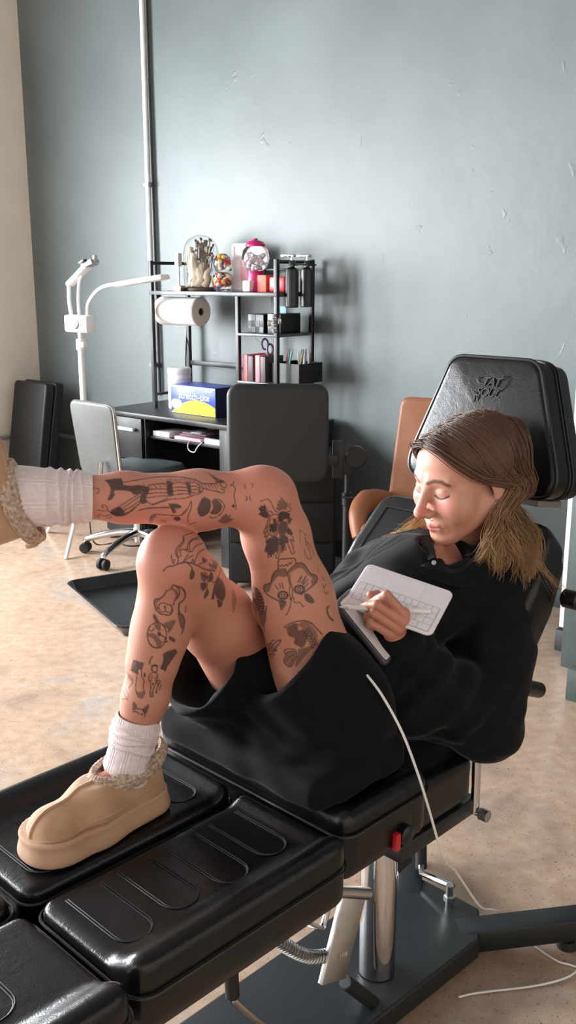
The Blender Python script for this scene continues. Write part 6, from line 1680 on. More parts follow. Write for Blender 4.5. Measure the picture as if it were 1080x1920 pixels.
62 85 -1568 13536 10865 10 7 15 15 13 21 16 14 22 18 19 23 19 22 23 14 18 16
62 85 -1526 13561 10892 9 8 11 14 13 15 17 16 14 26 22 10 29 28 9 21 22 5
68 85 -1429 13619 10863 7 10 16 10 15 21 8 11 9 4 -2 -17 2 -6 -28 4 1 -16 9 11 11 10 18 24 11 21 25 8 20 21 7 22 21 13 30 17 23 49 7 27 68 0 22 79 -6 10 84 -11
68 85 -1485 13578 10863 14 7 -13 20 11 -21 16 10 -20 8 5 -18 4 2 -18 3 2 -12
80 75 -1425 13612 10765 9 6 -7
80 75 -1429 13608 10752 29 26 -26
80 75 -1433 13606 10739 39 37 -37
80 75 -1437 13604 10726 44 44 -42
80 75 -1440 13602 10713 47 48 -46
80 75 -1444 13601 10699 49 51 -48
80 75 -1448 13600 10685 49 53 -48
80 75 -1452 13600 10671 49 53 -48
80 75 -1454 13601 10656 44 49 -44
80 75 -1454 13606 10638 35 39 -36
80 75 -1452 13613 10617 23 26 -22
80 80 -1283 13812 10879 60 151 -88
80 80 -1283 13806 10865 53 126 -76
80 80 -1282 13801 10850 46 103 -63
80 80 -1281 13800 10833 36 74 -47
80 80 -1276 13805 10812 17 33 -22
80 80 -1193 14190 10744 40 149 -75 44 115 -65
80 80 -1158 14291 10672 52 125 -74
80 80 -1160 14256 10669 55 127 -77
80 80 -1161 14229 10662 56 125 -77
80 80 -1162 14207 10653 55 119 -74
80 80 -1209 14014 10732 47 173 -88 52 113 -71
80 80 -1207 14016 10713 44 155 -80 50 104 -66
80 80 -1204 14021 10693 41 135 -71 45 95 -60
80 80 -1188 14070 10633 58 134 -82
80 80 -1172 14108 10593 35 72 -46
68 85 -1334 13707 10801 53 87 9
68 85 -1278 13799 10715 20 49 -25 28 81 -39 23 74 -35 16 46 -24 12 31 -18 9 20 -12
80 75 -1271 13831 10646 44 123 -70
80 75 -1306 13762 10659 43 105 -64 44 116 -68
80 75 -1307 13766 10642 42 104 -63 43 110 -66
80 75 -1308 13772 10624 41 99 -61 41 104 -63
80 75 -1309 13778 10605 39 94 -57 39 96 -59
80 75 -1306 13801 10562 56 137 -84
80 75 -1292 13845 10521 25 60 -37
80 75 -1174 14089 10559 9 19 -12
80 75 -1184 14064 10558 24 49 -32
80 75 -1191 14044 10553 34 70 -46
80 75 -1199 14026 10547 44 87 -57
80 75 -1206 14010 10540 50 97 -64
80 75 -1208 14007 10526 50 94 -64
80 75 -1210 14005 10511 48 88 -61
80 75 -1212 14003 10496 46 81 -57
80 75 -1214 14003 10480 41 70 -50
80 75 -1214 14004 10463 29 51 -36
80 75 -1214 14008 10445 12 21 -15
80 75 -1272 13911 10455 20 42 -27
80 75 -1291 13876 10464 44 94 -62
80 75 -1309 13847 10468 62 129 -85
80 75 -1321 13830 10466 72 147 -99
80 75 -1321 13843 10443 67 134 -90
80 75 -1320 13857 10421 60 116 -80
80 75 -1320 13871 10398 53 98 -68
80 75 -1317 13888 10374 41 74 -53
80 75 -1312 13910 10346 21 36 -26
80 75 -1236 14004 10323 3 5 -4
80 75 -1244 13999 10312 20 24 -20
80 75 -1251 13995 10301 31 37 -32
80 75 -1258 13991 10290 37 44 -38
80 75 -1265 13988 10279 40 46 -42
80 75 -1271 13986 10266 40 47 -42
80 75 -1277 13985 10253 39 45 -40
80 75 -1281 13987 10238 35 39 -37
80 75 -1285 13989 10222 30 34 -31
80 75 -1287 13993 10205 23 26 -23
80 75 -1289 13998 10187 14 16 -15
80 75 -1288 14006 10167 0 1 -1
68 85 -1218 13983 10540 -4 -1 -36 -6 2 -51 -5 4 -45 -1 6 -33 -1 6 -26 0 4 -18
80 75 -1072 14256 10415 16 33 -21
80 75 -1080 14234 10411 49 103 -66
80 75 -1088 14214 10406 69 149 -95
80 75 -1096 14197 10400 43 79 -55 43 104 -62
80 75 -1103 14181 10393 50 90 -62 48 121 -73
80 75 -1110 14167 10385 56 99 -69 54 136 -82
80 75 -1116 14155 10376 61 105 -74 58 149 -90
80 75 -1123 14143 10368 44 70 -52 43 87 -58 42 115 -67
80 75 -1129 14133 10358 47 72 -54 45 92 -61 45 121 -71
80 75 -1134 14124 10348 48 75 -57 48 96 -64 47 125 -74
80 75 -1139 14116 10336 50 78 -58 49 97 -65 49 129 -77
80 75 -1143 14112 10323 51 78 -59 51 100 -67 49 129 -78
80 75 -1146 14108 10310 52 79 -61 51 101 -68 50 130 -78
80 75 -1149 14106 10295 53 80 -61 51 101 -68 51 128 -78
80 75 -1151 14104 10280 52 81 -61 52 101 -69 51 127 -78
80 75 -1154 14103 10265 52 80 -61 51 100 -68 51 122 -76
80 75 -1156 14102 10250 51 79 -60 51 99 -67 50 118 -75
80 75 -1159 14101 10235 50 77 -59 49 96 -66 50 115 -72
80 75 -1163 14100 10221 23 34 -27
80 75 -1123 14161 10174 54 99 -69 52 119 -78
80 75 -1167 14099 10206 25 36 -28
80 75 -1117 14175 10148 47 91 -63 48 106 -69
80 75 -1170 14100 10191 26 39 -31
80 75 -1112 14191 10122 42 82 -57 42 92 -60
80 75 -1174 14100 10176 29 42 -33
80 75 -1178 14101 10161 30 43 -34
80 75 -1105 14221 10071 69 141 -95
80 75 -1180 14105 10143 26 37 -29
80 75 -1103 14232 10049 64 131 -88
80 75 -1182 14109 10126 13 19 -15
80 75 -1102 14245 10026 59 118 -81
80 75 -1101 14256 10004 53 105 -73
80 75 -1101 14268 9982 47 89 -63
80 75 -1099 14282 9958 33 62 -44
80 75 -1096 14300 9932 11 20 -15
68 85 -1061 14494 10511 1 -66 -5 -2 -62 -16 -5 -52 -20 -12 -53 -18 -15 -48 -21 -11 -29 -16
68 85 -1171 14077 10438 7 9 -16 10 14 -22 13 19 -11 21 33 7 23 47 16 17 40 10
80 40 -903 14736 10076 23 58 -35
80 40 -901 14717 10065 37 85 -53
80 40 -900 14701 10053 43 92 -60
80 40 -899 14686 10040 47 97 -64
80 40 -898 14674 10026 50 99 -66
80 40 -897 14663 10012 53 100 -68
80 40 -897 14653 9998 55 99 -69
80 40 -896 14644 9983 56 98 -69
80 40 -895 14637 9968 56 94 -68
80 40 -895 14630 9953 56 90 -67
80 40 -894 14624 9937 55 86 -65
80 40 -893 14619 9921 53 80 -61
80 40 -893 14614 9905 51 75 -59
80 40 -892 14610 9888 48 68 -54
80 40 -892 14606 9872 45 62 -50
80 40 -891 14603 9855 42 56 -46
80 40 -891 14600 9838 38 49 -41
80 40 -890 14598 9821 33 42 -36
80 40 -889 14596 9804 29 35 -31
80 40 -889 14594 9787 24 28 -25
80 40 -888 14592 9769 18 22 -19
80 40 -887 14592 9751 13 14 -13
80 40 -884 14594 9731 2 1 -2
83 85 -1731 13548 10490 9 -6 17 13 -7 22 14 -2 12 17 5 -6 18 11 -16 16 13 -22 14 16 -26 12 19 -31 5 19 -31 -6 15 -33 -13 11 -32 -16 9 -30 -19 4 -26 -22 1 -24 -18 2 -23 -8 4 -25 -4 5 -23 -2 3 -16
78 85 -1733 13556 10470 -18 1 -7 -27 3 -10 -24 7 -16 -18 10 -25 -16 13 -30 -17 10 -27 -19 9 -22 -21 7 -19 -21 7 -14 -24 5 -7 -26 7 -3 -20 7 -8 -15 6 -17 -9 4 -21 -2 1 -25 6 -3 -34 12 -5 -37 14 -5 -32 14 -3 -20 16 -2 -14 14 -1 -11 9 0 -10 8 0 -8 16 0 -6 34 4 -8 41 9 -9 34 11 -4 21 8 4 14 6 10 9 3 16 7 1 26 3 -2 32 -1 -4 27 -7 -5 17 -11 -6 11 -7 -3 7
68 85 -1955 13638 10129 8 1 24 12 -1 33 17 -2 27 21 -2 11 25 -1 3 22 1 -2 15 2 -6 14 3 -11 14 3 -9 19 5 -7 20 6 -6 15 5 -5
62 85 -1937 13638 10153 5 -1 -22 8 -2 -29 13 0 -20 22 1 -5 27 3 3 18 3 12 2 1 25 -6 -2 34 -4 -2 25
62 85 -1836 13641 10175 -2 1 -24 -1 1 -33 6 2 -27 18 4 -18 25 9 -12 21 8 -2 12 3 18 7 1 30 5 -1 23
80 50 -1919 13625 10294 11 0 -7
80 50 -1941 13630 10288 22 -1 -12
80 50 -1959 13635 10280 28 -3 -15
80 50 -1976 13641 10270 32 -5 -16
80 50 -1992 13646 10261 38 -7 -19
80 50 -2006 13651 10250 43 -10 -21
80 50 -2004 13651 10233 37 -9 -18
80 50 -2002 13651 10215 35 -8 -17
80 50 -2000 13650 10198 35 -8 -18
80 50 -1998 13648 10180 36 -7 -18
80 50 -1995 13646 10163 36 -6 -18
80 50 -1991 13644 10145 32 -6 -16
80 50 -1987 13642 10126 17 -3 -8
80 60 -1725 13550 10486 75 45 -62
80 60 -1706 13568 10451 63 43 -54
80 60 -1687 13588 10415 45 34 -40
80 60 -1677 13605 10386 33 27 -30
80 60 -1674 13618 10363 27 21 -25
80 60 -1675 13627 10343 22 17 -20
80 60 -1678 13635 10325 17 13 -15
80 60 -1683 13640 10309 14 10 -13
80 60 -1688 13645 10294 10 7 -9
80 60 -1694 13649 10279 6 4 -5
80 60 -1700 13652 10264 1 1 -1
135 75 -1643 13557 10510 17 8 -7 24 14 -12 21 16 -17 15 19 -22 13 22 -28 8 22 -30 3 22 -34 -1 21 -36 -5 14 -32 -11 5 -24 -15 0 -19 -16 -2 -18 -15 -3 -13 -17 -5 -12 -13 -1 -19 -8 5 -31 -6 8 -37 -2 6 -34 1 8 -32 3 8 -28 3 7 -20
114 75 -1639 13753 10016 12 15 -17 17 24 -25 14 24 -29 8 20 -33 5 20 -35 1 13 -37 -3 3 -37 -7 -5 -36 -8 -8 -33 -10 -10 -30 -11 -11 -26 -7 -8 -18
80 60 -1642 13757 9981 50 71 -61
80 60 -1642 13761 9962 56 85 -71
80 60 -1641 13766 9942 58 92 -74
80 60 -1640 13770 9923 57 95 -75
80 60 -1640 13775 9904 57 94 -74
80 60 -1639 13779 9884 54 91 -71
80 60 -1638 13785 9865 51 84 -68
80 60 -1637 13791 9844 47 76 -61
80 60 -1635 13796 9824 41 68 -55
80 60 -1633 13803 9803 35 56 -46
80 60 -1631 13810 9781 28 44 -36
80 60 -1627 13818 9759 20 30 -26
80 60 -1622 13827 9735 7 12 -10
62 85 -1664 13731 10024 5 11 -44 8 18 -63 6 17 -55 3 11 -36 2 7 -27 1 5 -18
104 60 -1550 13800 10119 -12 33 -108
73 85 -1835 13657 9703 -4 -1 -26 -6 -1 -36 -10 -2 -32 -12 -5 -26 -17 -5 -23 -18 -6 -19 -20 -6 -14 -22 -7 -9 -22 -5 -5 -23 -4 1 -24 -3 5 -22 -1 9 -20 0 14 -20 2 19 -17 4 21 -13 4 25 -11 4 28 -8 5 29 -3 4 31 1 3 32 4 2 31 9 1 31 12 -1 30 15 -1 26 18 -2 24 21 -3 20 22 -2 14 23 -2 10 24 -1 5 24 0 -2 22 1 -7 22 2 -12 19 3 -18 17 4 -22 15 5 -27 11 4 -29 7 5 -35 4 3 -37 2 2 -26
80 75 -2018 13640 10039 23 -4 -11
80 75 -2024 13640 10026 44 -7 -22
80 75 -2024 13639 10010 56 -8 -29
80 75 -2020 13637 9992 64 -8 -35
80 75 -2012 13634 9972 65 -5 -36
80 75 -2000 13631 9949 58 -3 -33
80 75 -1985 13628 9925 37 -1 -22
80 60 -1715 13707 9922 6 4 -5
80 60 -1739 13691 9927 26 19 -24
80 60 -1758 13680 9926 41 29 -37
80 60 -1774 13672 9922 53 36 -47
80 60 -1790 13665 9918 64 41 -56
80 60 -1806 13658 9913 74 45 -63
80 60 -1822 13652 9909 83 48 -70
80 60 -1838 13647 9904 47 20 -37 45 30 -40
80 60 -1854 13643 9898 52 20 -39 50 31 -44
80 60 -1870 13639 9893 56 19 -42 55 33 -47
80 60 -1876 13637 9880 56 20 -42 55 31 -46
80 60 -1859 13642 9851 87 42 -70
80 60 -1812 13662 9797 32 19 -27
80 60 -1810 13664 9778 22 13 -19
80 60 -1810 13666 9761 15 8 -13
80 60 -1809 13667 9743 6 3 -5
80 75 -1793 13680 9672 66 52 -63
80 75 -1796 13679 9658 77 64 -75
80 75 -1800 13678 9644 75 61 -74
80 75 -1799 13680 9625 64 51 -61
80 60 -2048 13623 9744 69 -3 -39
80 60 -2078 13627 9743 63 -8 -33 60 3 -38
80 60 -2102 13632 9738 56 -12 -28 54 -2 -31 53 7 -34
80 60 -2124 13637 9732 51 -14 -24 49 -5 -26 48 1 -30 48 8 -32
80 60 -2128 13637 9718 53 -14 -25 52 -6 -28 50 2 -31 50 10 -34
80 60 -2125 13634 9700 18 -5 -8
80 60 -2022 13616 9648 52 3 -33 51 11 -36
80 60 -2001 13616 9618 84 15 -57
80 60 -1989 13616 9594 73 16 -51
80 60 -1987 13616 9576 68 15 -48
80 60 -1986 13616 9558 59 13 -42
80 60 -1986 13616 9541 47 10 -32
80 60 -1984 13616 9523 23 4 -16
80 65 -1958 13627 9892 30 1 -18
80 65 -1988 13627 9893 65 2 -39
80 65 -2015 13629 9891 91 -1 -54
80 65 -2007 13627 9870 82 1 -49
80 65 -1998 13625 9849 70 3 -43
80 65 -1985 13624 9825 53 3 -33
104 85 -2095 13617 9585 13 -2 -13 17 -3 -18 15 -1 -15 10 0 -7 7 0 -3 5 0 -2
83 85 -1954 13623 9740 10 1 -6 15 3 -9 18 4 -12 23 6 -18 25 9 -22 15 7 -18 -2 0 -10 -11 -4 -6 -9 -4 -4
68 85 -1926 13628 9581 14 4 9 21 6 13 20 8 7 20 8 -4 20 10 -10 13 8 -8
62 85 -2113 13643 9816 16 -6 -13 22 -7 -19 20 -4 -9 14 -1 11 13 0 21 8 0 16
80 80 -1957 13623 9767 34 5 -23
80 80 -1962 13623 9753 37 5 -24
80 80 -1961 13622 9736 31 5 -21
80 80 -1959 13622 9717 21 3 -13
80 80 -1726 13763 9431 8 10 -9
80 80 -1743 13746 9432 31 42 -39
80 80 -1760 13731 9433 55 73 -68
80 80 -1778 13716 9433 65 82 -78
80 80 -1796 13702 9433 75 90 -88
80 80 -1813 13690 9432 43 41 -45 42 55 -51
80 80 -1831 13678 9432 48 43 -50 47 59 -56
80 80 -1844 13671 9426 51 43 -52 50 60 -58
80 80 -1857 13665 9419 54 42 -52 52 61 -61
80 80 -1869 13658 9413 56 42 -54 54 62 -63
80 80 -1882 13652 9406 59 42 -55 57 62 -65
80 80 -1892 13648 9397 60 41 -56 58 61 -65
80 80 -1891 13649 9379 55 39 -52 54 57 -60
80 80 -1891 13651 9361 52 36 -49 49 51 -55
80 80 -1891 13652 9343 48 34 -45 45 46 -50
80 80 -1890 13653 9325 43 31 -41 42 42 -46
80 80 -1890 13655 9307 77 65 -78
80 80 -1893 13654 9292 72 60 -73
80 80 -1898 13652 9279 69 56 -69
80 80 -1903 13650 9266 66 52 -66
80 80 -1909 13648 9253 64 49 -63
80 80 -1914 13646 9239 63 48 -61
80 80 -1919 13644 9226 64 48 -62
80 80 -1924 13642 9213 64 48 -62
80 80 -1929 13641 9200 64 47 -63
80 80 -1934 13639 9186 65 47 -62
80 80 -1939 13637 9173 65 46 -63
80 80 -2229 13616 9278 34 -11 -15
80 80 -2319 13659 9291 61 -33 -18 59 -21 -25
80 80 -2360 13688 9285 54 -40 -13 52 -26 -17 50 -18 -21
80 80 -2365 13688 9270 54 -40 -12 52 -27 -17 50 -17 -21
80 80 -2369 13688 9255 54 -40 -12 52 -27 -16 50 -18 -21
80 80 -2373 13688 9240 80 -55 -19 75 -30 -29
80 80 -2377 13688 9226 79 -55 -19 75 -31 -29
80 80 -2382 13687 9211 80 -55 -19 75 -30 -28
80 80 -2386 13687 9196 101 -66 -26
80 80 -2390 13688 9181 53 -41 -11 51 -27 -15
80 80 -2395 13689 9166 55 -42 -11 53 -28 -17
80 80 -2399 13691 9150 56 -43 -11 54 -28 -17
80 80 -2404 13694 9134 58 -45 -11 55 -29 -18
80 80 -2409 13697 9118 60 -46 -11 56 -29 -19
57 85 -2287 13623 9181 -5 -1 -37 -9 4 -56 -11 11 -60 -12 17 -62 -11 11 -60 -4 -2 -51 3 -10 -44 8 -13 -39 7 -9 -27
57 85 -2228 13600 9142 0 0 -27 -1 1 -38 3 4 -35 10 1 -23 14 2 -19 7 3 -23 -6 8 -29 -11 8 -33 -7 4 -33 5 -1 -39 9 -4 -41 7 -4 -28
80 60 -2210 13626 8796 12 -1 -7
80 60 -2233 13626 8792 37 -4 -20
80 60 -2253 13627 8786 55 -7 -29
80 60 -2336 13652 8805 3 -2 -1
80 60 -2278 13630 8782 76 -13 -38
80 60 -2330 13645 8788 62 -21 -26 61 -10 -31
80 60 -2324 13639 8770 55 -18 -23 54 -9 -28
80 60 -2318 13633 8753 94 -24 -45
80 60 -2311 13626 8734 76 -19 -35
80 60 -2302 13619 8715 51 -13 -24
83 85 -2054 13604 9384 -10 -1 -15 -14 -1 -21 -12 -2 -23 -7 -1 -24 -4 -2 -24 -2 -1 -17
114 85 -2176 13591 9109 -12 5 -51
78 85 -1988 13616 9172 -2 -1 -10 -4 -1 -13 -5 -1 -11 -7 -3 -8 -9 -3 -5 -9 -2 -3 -9 -3 1 -10 -2 3 -9 -2 6 -7 -2 8 -6 0 11 -5 -1 11 -1 0 12 0 1 13 3 1 12 4 1 11 7 1 9 8 1 7 9 2 4 10 2 2 10 2 -2 8 2 -4 9 3 -8 7 2 -9 4 1 -13 2 1 -14 2 1 -10
104 85 -2070 13597 9229 12 2 5 17 3 7 16 3 3 14 4 -6 14 3 -10 10 3 -7
57 85 -2062 13596 9119 -13 -3 -7 -19 -2 -10 -14 0 -18 -9 2 -27 -6 6 -35 -2 6 -30 4 3 -15 9 3 -10 7 6 -17 3 9 -33 2 9 -40 -1 3 -36 -7 -1 -26 -10 -3 -23 -7 -3 -22 0 -3 -23 3 -2 -21 7 0 -16 14 3 -6 18 7 0 12 5 6 -1 1 12 -7 -1 18 -2 2 25 9 4 35 14 3 45 15 -3 42 15 -5 33 14 -4 29 11 -5 31 7 -7 38 4 -5 38 0 -4 29 -7 -4 17 -11 -4 8 -8 -3 5
47 85 -2075 13596 9070 -17 15 -93
47 85 -2015 13611 9063 -11 17 -93
80 50 -2088 13641 8777 14 4 -10
80 50 -2105 13636 8773 34 9 -26
80 50 -2122 13631 8768 52 13 -38
80 50 -2121 13630 8751 48 11 -35
80 50 -2119 13628 8734 37 8 -27
80 50 -2114 13626 8714 12 3 -8
80 80 -2070 13627 8933 10 5 -9
80 80 -2078 13629 8919 13 7 -11
62 85 -2005 13640 8952 8 1 8 11 1 10 10 4 4 7 5 -6 5 7 -13 1 5 -13 -5 2 -14 -10 1 -15 -9 -2 -9 -8 -4 3 -7 -7 9 -5 -4 7
73 85 -1987 13664 8904 -8 5 -25 -10 2 -35 -9 0 -30 -6 -1 -24 -4 -2 -21 -3 -2 -15
62 85 -1951 13693 8879 -26 2 -88
104 60 -2547 13976 9071 30 -117 34 -3 7 -22 -19 67 -50 -4 26 -33 32 -113 28 29 -55 2 25 -36 -4 25 -28 -8 25 -23 -11 16 -11 -16 7 -2 -24 1 2 -27 -6 4 -26 -15 9 -26 -21 12 -27 -17 8 -22 -8 1 -16 -3 -2 -12 -2 -1 -8
80 55 -2527 13896 8975 91 -163 34
80 55 -2472 13781 8987 65 -74 1
80 55 -2461 13768 8970 69 -71 -3
80 55 -2473 13784 8951 86 -88 -4
80 55 -2415 13719 8934 25 -21 -4
83 60 -2602 13937 8711 41 -120 12 26 -52 -17 21 -37 -22 17 -26 -21 12 -16 -16 9 -11 -11 6 -6 -8
73 60 -2600 13824 8596 31 -56 11 28 -34 12 26 -25 14 18 -14 8
62 50 -2470 13669 8628 4 3 23 4 9 33 -3 15 32 -19 30 30 -28 46 27 -22 43 14
80 70 -2368 13614 8626 17 -6 -7
80 70 -2376 13615 8613 39 -14 -15
80 70 -2379 13614 8598 52 -18 -22
80 70 -2381 13612 8582 60 -19 -25
80 70 -2383 13611 8566 60 -18 -25
80 70 -2384 13610 8550 51 -16 -22
80 70 -2385 13610 8533 39 -13 -16
80 70 -2386 13609 8517 26 -9 -11
80 70 -2387 13609 8500 12 -4 -5
80 70 -2143 13600 8586 3 1 -3
80 70 -2157 13596 8579 17 4 -13
80 70 -2170 13593 8571 26 6 -19
80 70 -2182 13591 8562 34 7 -25
80 70 -2194 13589 8553 41 9 -30
80 70 -2206 13588 8543 48 9 -34
80 70 -2218 13587 8533 54 10 -38
80 70 -2230 13586 8523 60 11 -42
80 70 -2237 13586 8510 60 10 -43
80 70 -2226 13588 8485 41 8 -30
80 70 -2215 13591 8458 19 5 -14
68 85 -2318 13591 8515 14 -2 6 20 -2 7 19 -1 2 16 0 -9 16 0 -14 12 2 -16 10 2 -17 7 3 -18 3 3 -19 -2 2 -19 -7 2 -20 -5 1 -13
68 85 -2386 13608 8469 17 -5 4 23 -6 4 20 -4 -1 15 -2 -10 11 0 -15 8 0 -11
80 90 -2244 13590 8443 6 1 -4
80 90 -2259 13590 8434 15 2 -10'''
for row in INK_ROWS.split('\n'):
    n_ = [int(q) for q in row.split()]
    INK.append((n_[0]/1e5, n_[1]/100, np.cumsum(np.array(n_[2:], float).reshape(-1, 3), axis=0).ravel()))
def apply_ink(v, c):
    ink = np.zeros(len(v)); near = np.where((v[:, 2] > .8) & (v[:, 0] < .16) & (v[:, 1] < 1.66))[0]; vn = v[near]
    o = np.argsort(vn[:, 0]); near = near[o]; vn = vn[o]; xs = vn[:, 0]
    for w, al, pts in INK:
        pts = np.array(pts).reshape(-1, 3)/1e4
        for a, b in zip(pts[:-1], pts[1:]):
            lo = np.minimum(a, b)-w-.003; hi = np.maximum(a, b)+w+.003
            i0, i1 = np.searchsorted(xs, lo[0]), np.searchsorted(xs, hi[0])
            s = vn[i0:i1]; m = np.where((s[:, 1] > lo[1]) & (s[:, 1] < hi[1]) & (s[:, 2] > lo[2]) & (s[:, 2] < hi[2]))[0]
            if not len(m): continue
            s = s[m]; ab = b-a; t = np.clip(((s-a)@ab)/(ab@ab+1e-12), 0, 1)
            d = np.linalg.norm(s-a-t[:, None]*ab, axis=1)
            k = near[i0:i1][m]; ink[k] = np.maximum(ink[k], min(1, al*1.12)*np.clip((w+.0006-d)/.0009, 0, 1))
    inkc = np.array(lin((40, 36, 39))[:3])
    return c*(1-ink[:, None])+inkc*ink[:, None]
bc = apply_ink(bv, bc)
SKIN = mat('skin', (187, 130, 110), .48, attr='skin_tone', bump=(900, .05), spec=.4, sss=.12)
body = part('body', (bv, bf), SKIN, person)
def set_colour(o, name, c):
    at_ = o.data.attributes.new(name, 'FLOAT_COLOR', 'POINT'); at_.data.foreach_set('color', np.c_[c, np.ones(len(c))].astype(np.float32).ravel())
set_colour(body, 'skin_tone', bc)

# --- clothes
def fold(P, dirs, amp):
    s = np.zeros(len(P))
    for f, v, ph in dirs:
        v = np.array(v, float); v /= np.linalg.norm(v); s += np.sin(f*(P@v)+2.2*np.sin(23*P[:, 0]+ph)+1.7*np.sin(31*P[:, 2]+1.3*ph)+1.1*np.sin(27*P[:, 1]-ph)+ph)
    return amp*s/len(dirs)
CLOTH = mat('black_cotton', (11, 13, 16), .88, noise=(60, (15, 17, 20)), bump=(600, .12), spec=.2, sheen=.08)
SHORT = mat('black_twill', (9, 10, 13), .88, noise=(60, (12, 14, 17)), bump=(800, .1), spec=.18, sheen=.05)
def slv(P, s, e, w, r):
    m = lerp(s, e, .5)
    d = smin(capsule(P, s, m, r[0], r[1]), capsule(P, m, e, r[1], r[2]), .03)
    g = lerp(e, w, .6); d = smin(d, capsule(P, e, g, r[2], r[3]), .03)
    return smin(d, capsule(P, g, lerp(e, w, .95), r[3], r[4]), .015)
VNECK = V_(.300, 1.795, .962)
def shirt_sdf(P):
    d = smin(capsule(P, PEL+V_(.06, .04, .015), LUM+V_(.02, 0, 0), .115, .115), capsule(P, LUM, CHE, .112, .112), .06)
    d = smin(d, capsule(P, lerp(SHL, SHR, .18), lerp(SHL, SHR, .82), .066, .062), .06)
    d = smin(d, capsule(P, lerp(CHE, SHR, .4), lerp(CHE, SHL, .4), .09, .09), .05)
    d = smin(d, slv(P, SHL, ELL, WRL, (.060, .072, .066, .048, .033)), .03)
    d = smin(d, slv(P, SHR, ELR, WRR, (.062, .066, .060, .045, .034)), .03)
    d = smin(d, capsule(P, V_(.21, 1.64, .725), V_(.33, 1.72, .70), .06, .07), .06)
    d = d+fold(P, [(75, (.6, .2, .8), 0), (60, (-.7, .5, .5), 1.7), (95, (.2, -.6, .8), 3.1)], .0052)
    for s_, e_, k_, w_ in ((ELL, WRL, 5.5, .006), (ELR, WRR, 4, .005), (SHL, ELL, 3.2, .005)):
        ab = e_-s_; t = ((P-s_)@ab)/(ab@ab); r = np.linalg.norm(P-s_-t[:, None]*ab, axis=1)
        tw = np.cross(ab, Z3); tw /= np.linalg.norm(tw); ph = ((P-s_)@tw)*26
        d = d-w_*np.clip(np.sin(6.283*k_*t+ph+1.2*np.sin(9*t+ph)), -.6, 1)*np.exp(-((t-.5)/.42)**2)*np.exp(-(r/.11)**2)
    d = smax(d, -(ell(P, VNECK, (.050, .050, .075), None)), .01)
    d = smax(d, -(torso_sdf(P)-.0015), .004) if False else d
    return d
g = sdf_mesh(shirt_sdf, (-.15, 1.42, .55), (.56, 2.14, 1.06), .0036, slack=1.5)
shirt = part('shirt', g, CLOTH, person)
cuff = part('cuff', tube([lerp(ELL, WRL, t) for t in (.84, .87, .93, .96)], [.037, .0385, .036, .033], 28), CLOTH, shirt)
thL = (KNL-HIPL)/np.linalg.norm(KNL-HIPL); thR = (KNR-HIPR)/np.linalg.norm(KNR-HIPR)
def shorts_sdf(P):
    hl = V_(-.002, 1.518, .885); hr = V_(-.148, 1.543, .850)
    def leg(hip, hem, r0, r1, n, seat):
        d = capsule(P, hip, hem+(hem-hip)*.45, r0, r1)
        inner = capsule(P, lerp(hip, hem, .55), hem+(hem-hip)*.6, r1-.012, r1-.004)
        n = n/np.linalg.norm(n); cut = (P-hem)@n
        return smax(smax(d, cut, .004), -smax(inner, -(cut+.075), .01), .004)
    dl = leg(HIPL+V_(.01, -.005, -.005), hl, .112, .097, thL+V_(-.75, -.1, .05), 0)
    dr = leg(HIPR+V_(0, .0, -.005), hr, .108, .086, thR+V_(-.75, -.05, .25), 0)
    d = smin(dl, dr, .012)
    d = smin(d, capsule(P, PEL, LUM+V_(-.02, 0, -.02), .115, .11), .05)
    q = toC(P)-np.array([.100, .008, .696]); dr_ = rboxd(q, (.118, .205, .030), .024)
    d = smin(d, dr_, .03)
    return d+fold(P, [(70, (.8, .3, .5), .4), (52, (-.4, .8, .4), 2.0), (100, (.6, -.2, .9), .9)], .0042)
g = sdf_mesh(shorts_sdf, (-.30, 1.28, .62), (.30, 1.84, 1.02), .0032, slack=1.5)
shorts = part('shorts', g, SHORT, person)
# collar: two flaps of thick cloth lying open round the neck
def sheet(rows, th, m=6):
    A = [catmull(r, m) for r in rows]; n = len(A[0]); k = len(A)
    P = np.array(A); du = np.gradient(P, axis=1); dv = np.gradient(P, axis=0); N = np.cross(du, dv); N /= np.linalg.norm(N, axis=2)[..., None]+1e-9
    V = np.vstack([(P+N*th/2).reshape(-1, 3), (P-N*th/2).reshape(-1, 3)]); F = []; q = n*k
    for i in range(k-1):
        for j in range(n-1):
            a = i*n+j; F += [(a, a+1, a+n+1, a+n), (q+a, q+a+n, q+a+n+1, q+a+1)]
    for j in range(n-1): F += [(j, q+j, q+j+1, j+1), ((k-1)*n+j, (k-1)*n+j+1, q+(k-1)*n+j+1, q+(k-1)*n+j)]
    for i in range(k-1): F += [(i*n, (i+1)*n, q+(i+1)*n, q+i*n), (i*n+n-1, q+i*n+n-1, q+(i+1)*n+n-1, (i+1)*n+n-1)]
    return G(V, F)
def push_out(P, f, m, it=3, both=False):
    """move points along the surface normal until they lie at least m outside f (or exactly m with both)"""
    P = np.array(P, float)
    for _ in range(it):
        d = f(P); k = np.where(d < m)[0] if not both else np.arange(len(P))
        if not len(k): break
        e = .002; q = P[k]
        g = np.stack([f(q+e*np.eye(3)[i])-f(q-e*np.eye(3)[i]) for i in range(3)], 1); g /= np.linalg.norm(g, axis=1)[:, None]+1e-9
        mm = m[k] if isinstance(m, np.ndarray) else m
        P[k] = q+g*np.clip(mm-d[k], -.03, .03)[:, None]
    return P
def on_shirt(rows, offs): return [push_out(r, lambda P: np.minimum(shirt_sdf(P), torso_sdf(P)), o, 4, both=b) for r, (o, b) in zip(rows, offs)]
cl_in = [(.385, 1.90, .985), (.372, 1.84, .972), (.343, 1.785, .965), (.304, 1.75, .962), (.276, 1.738, .957), (.250, 1.737, .950)]
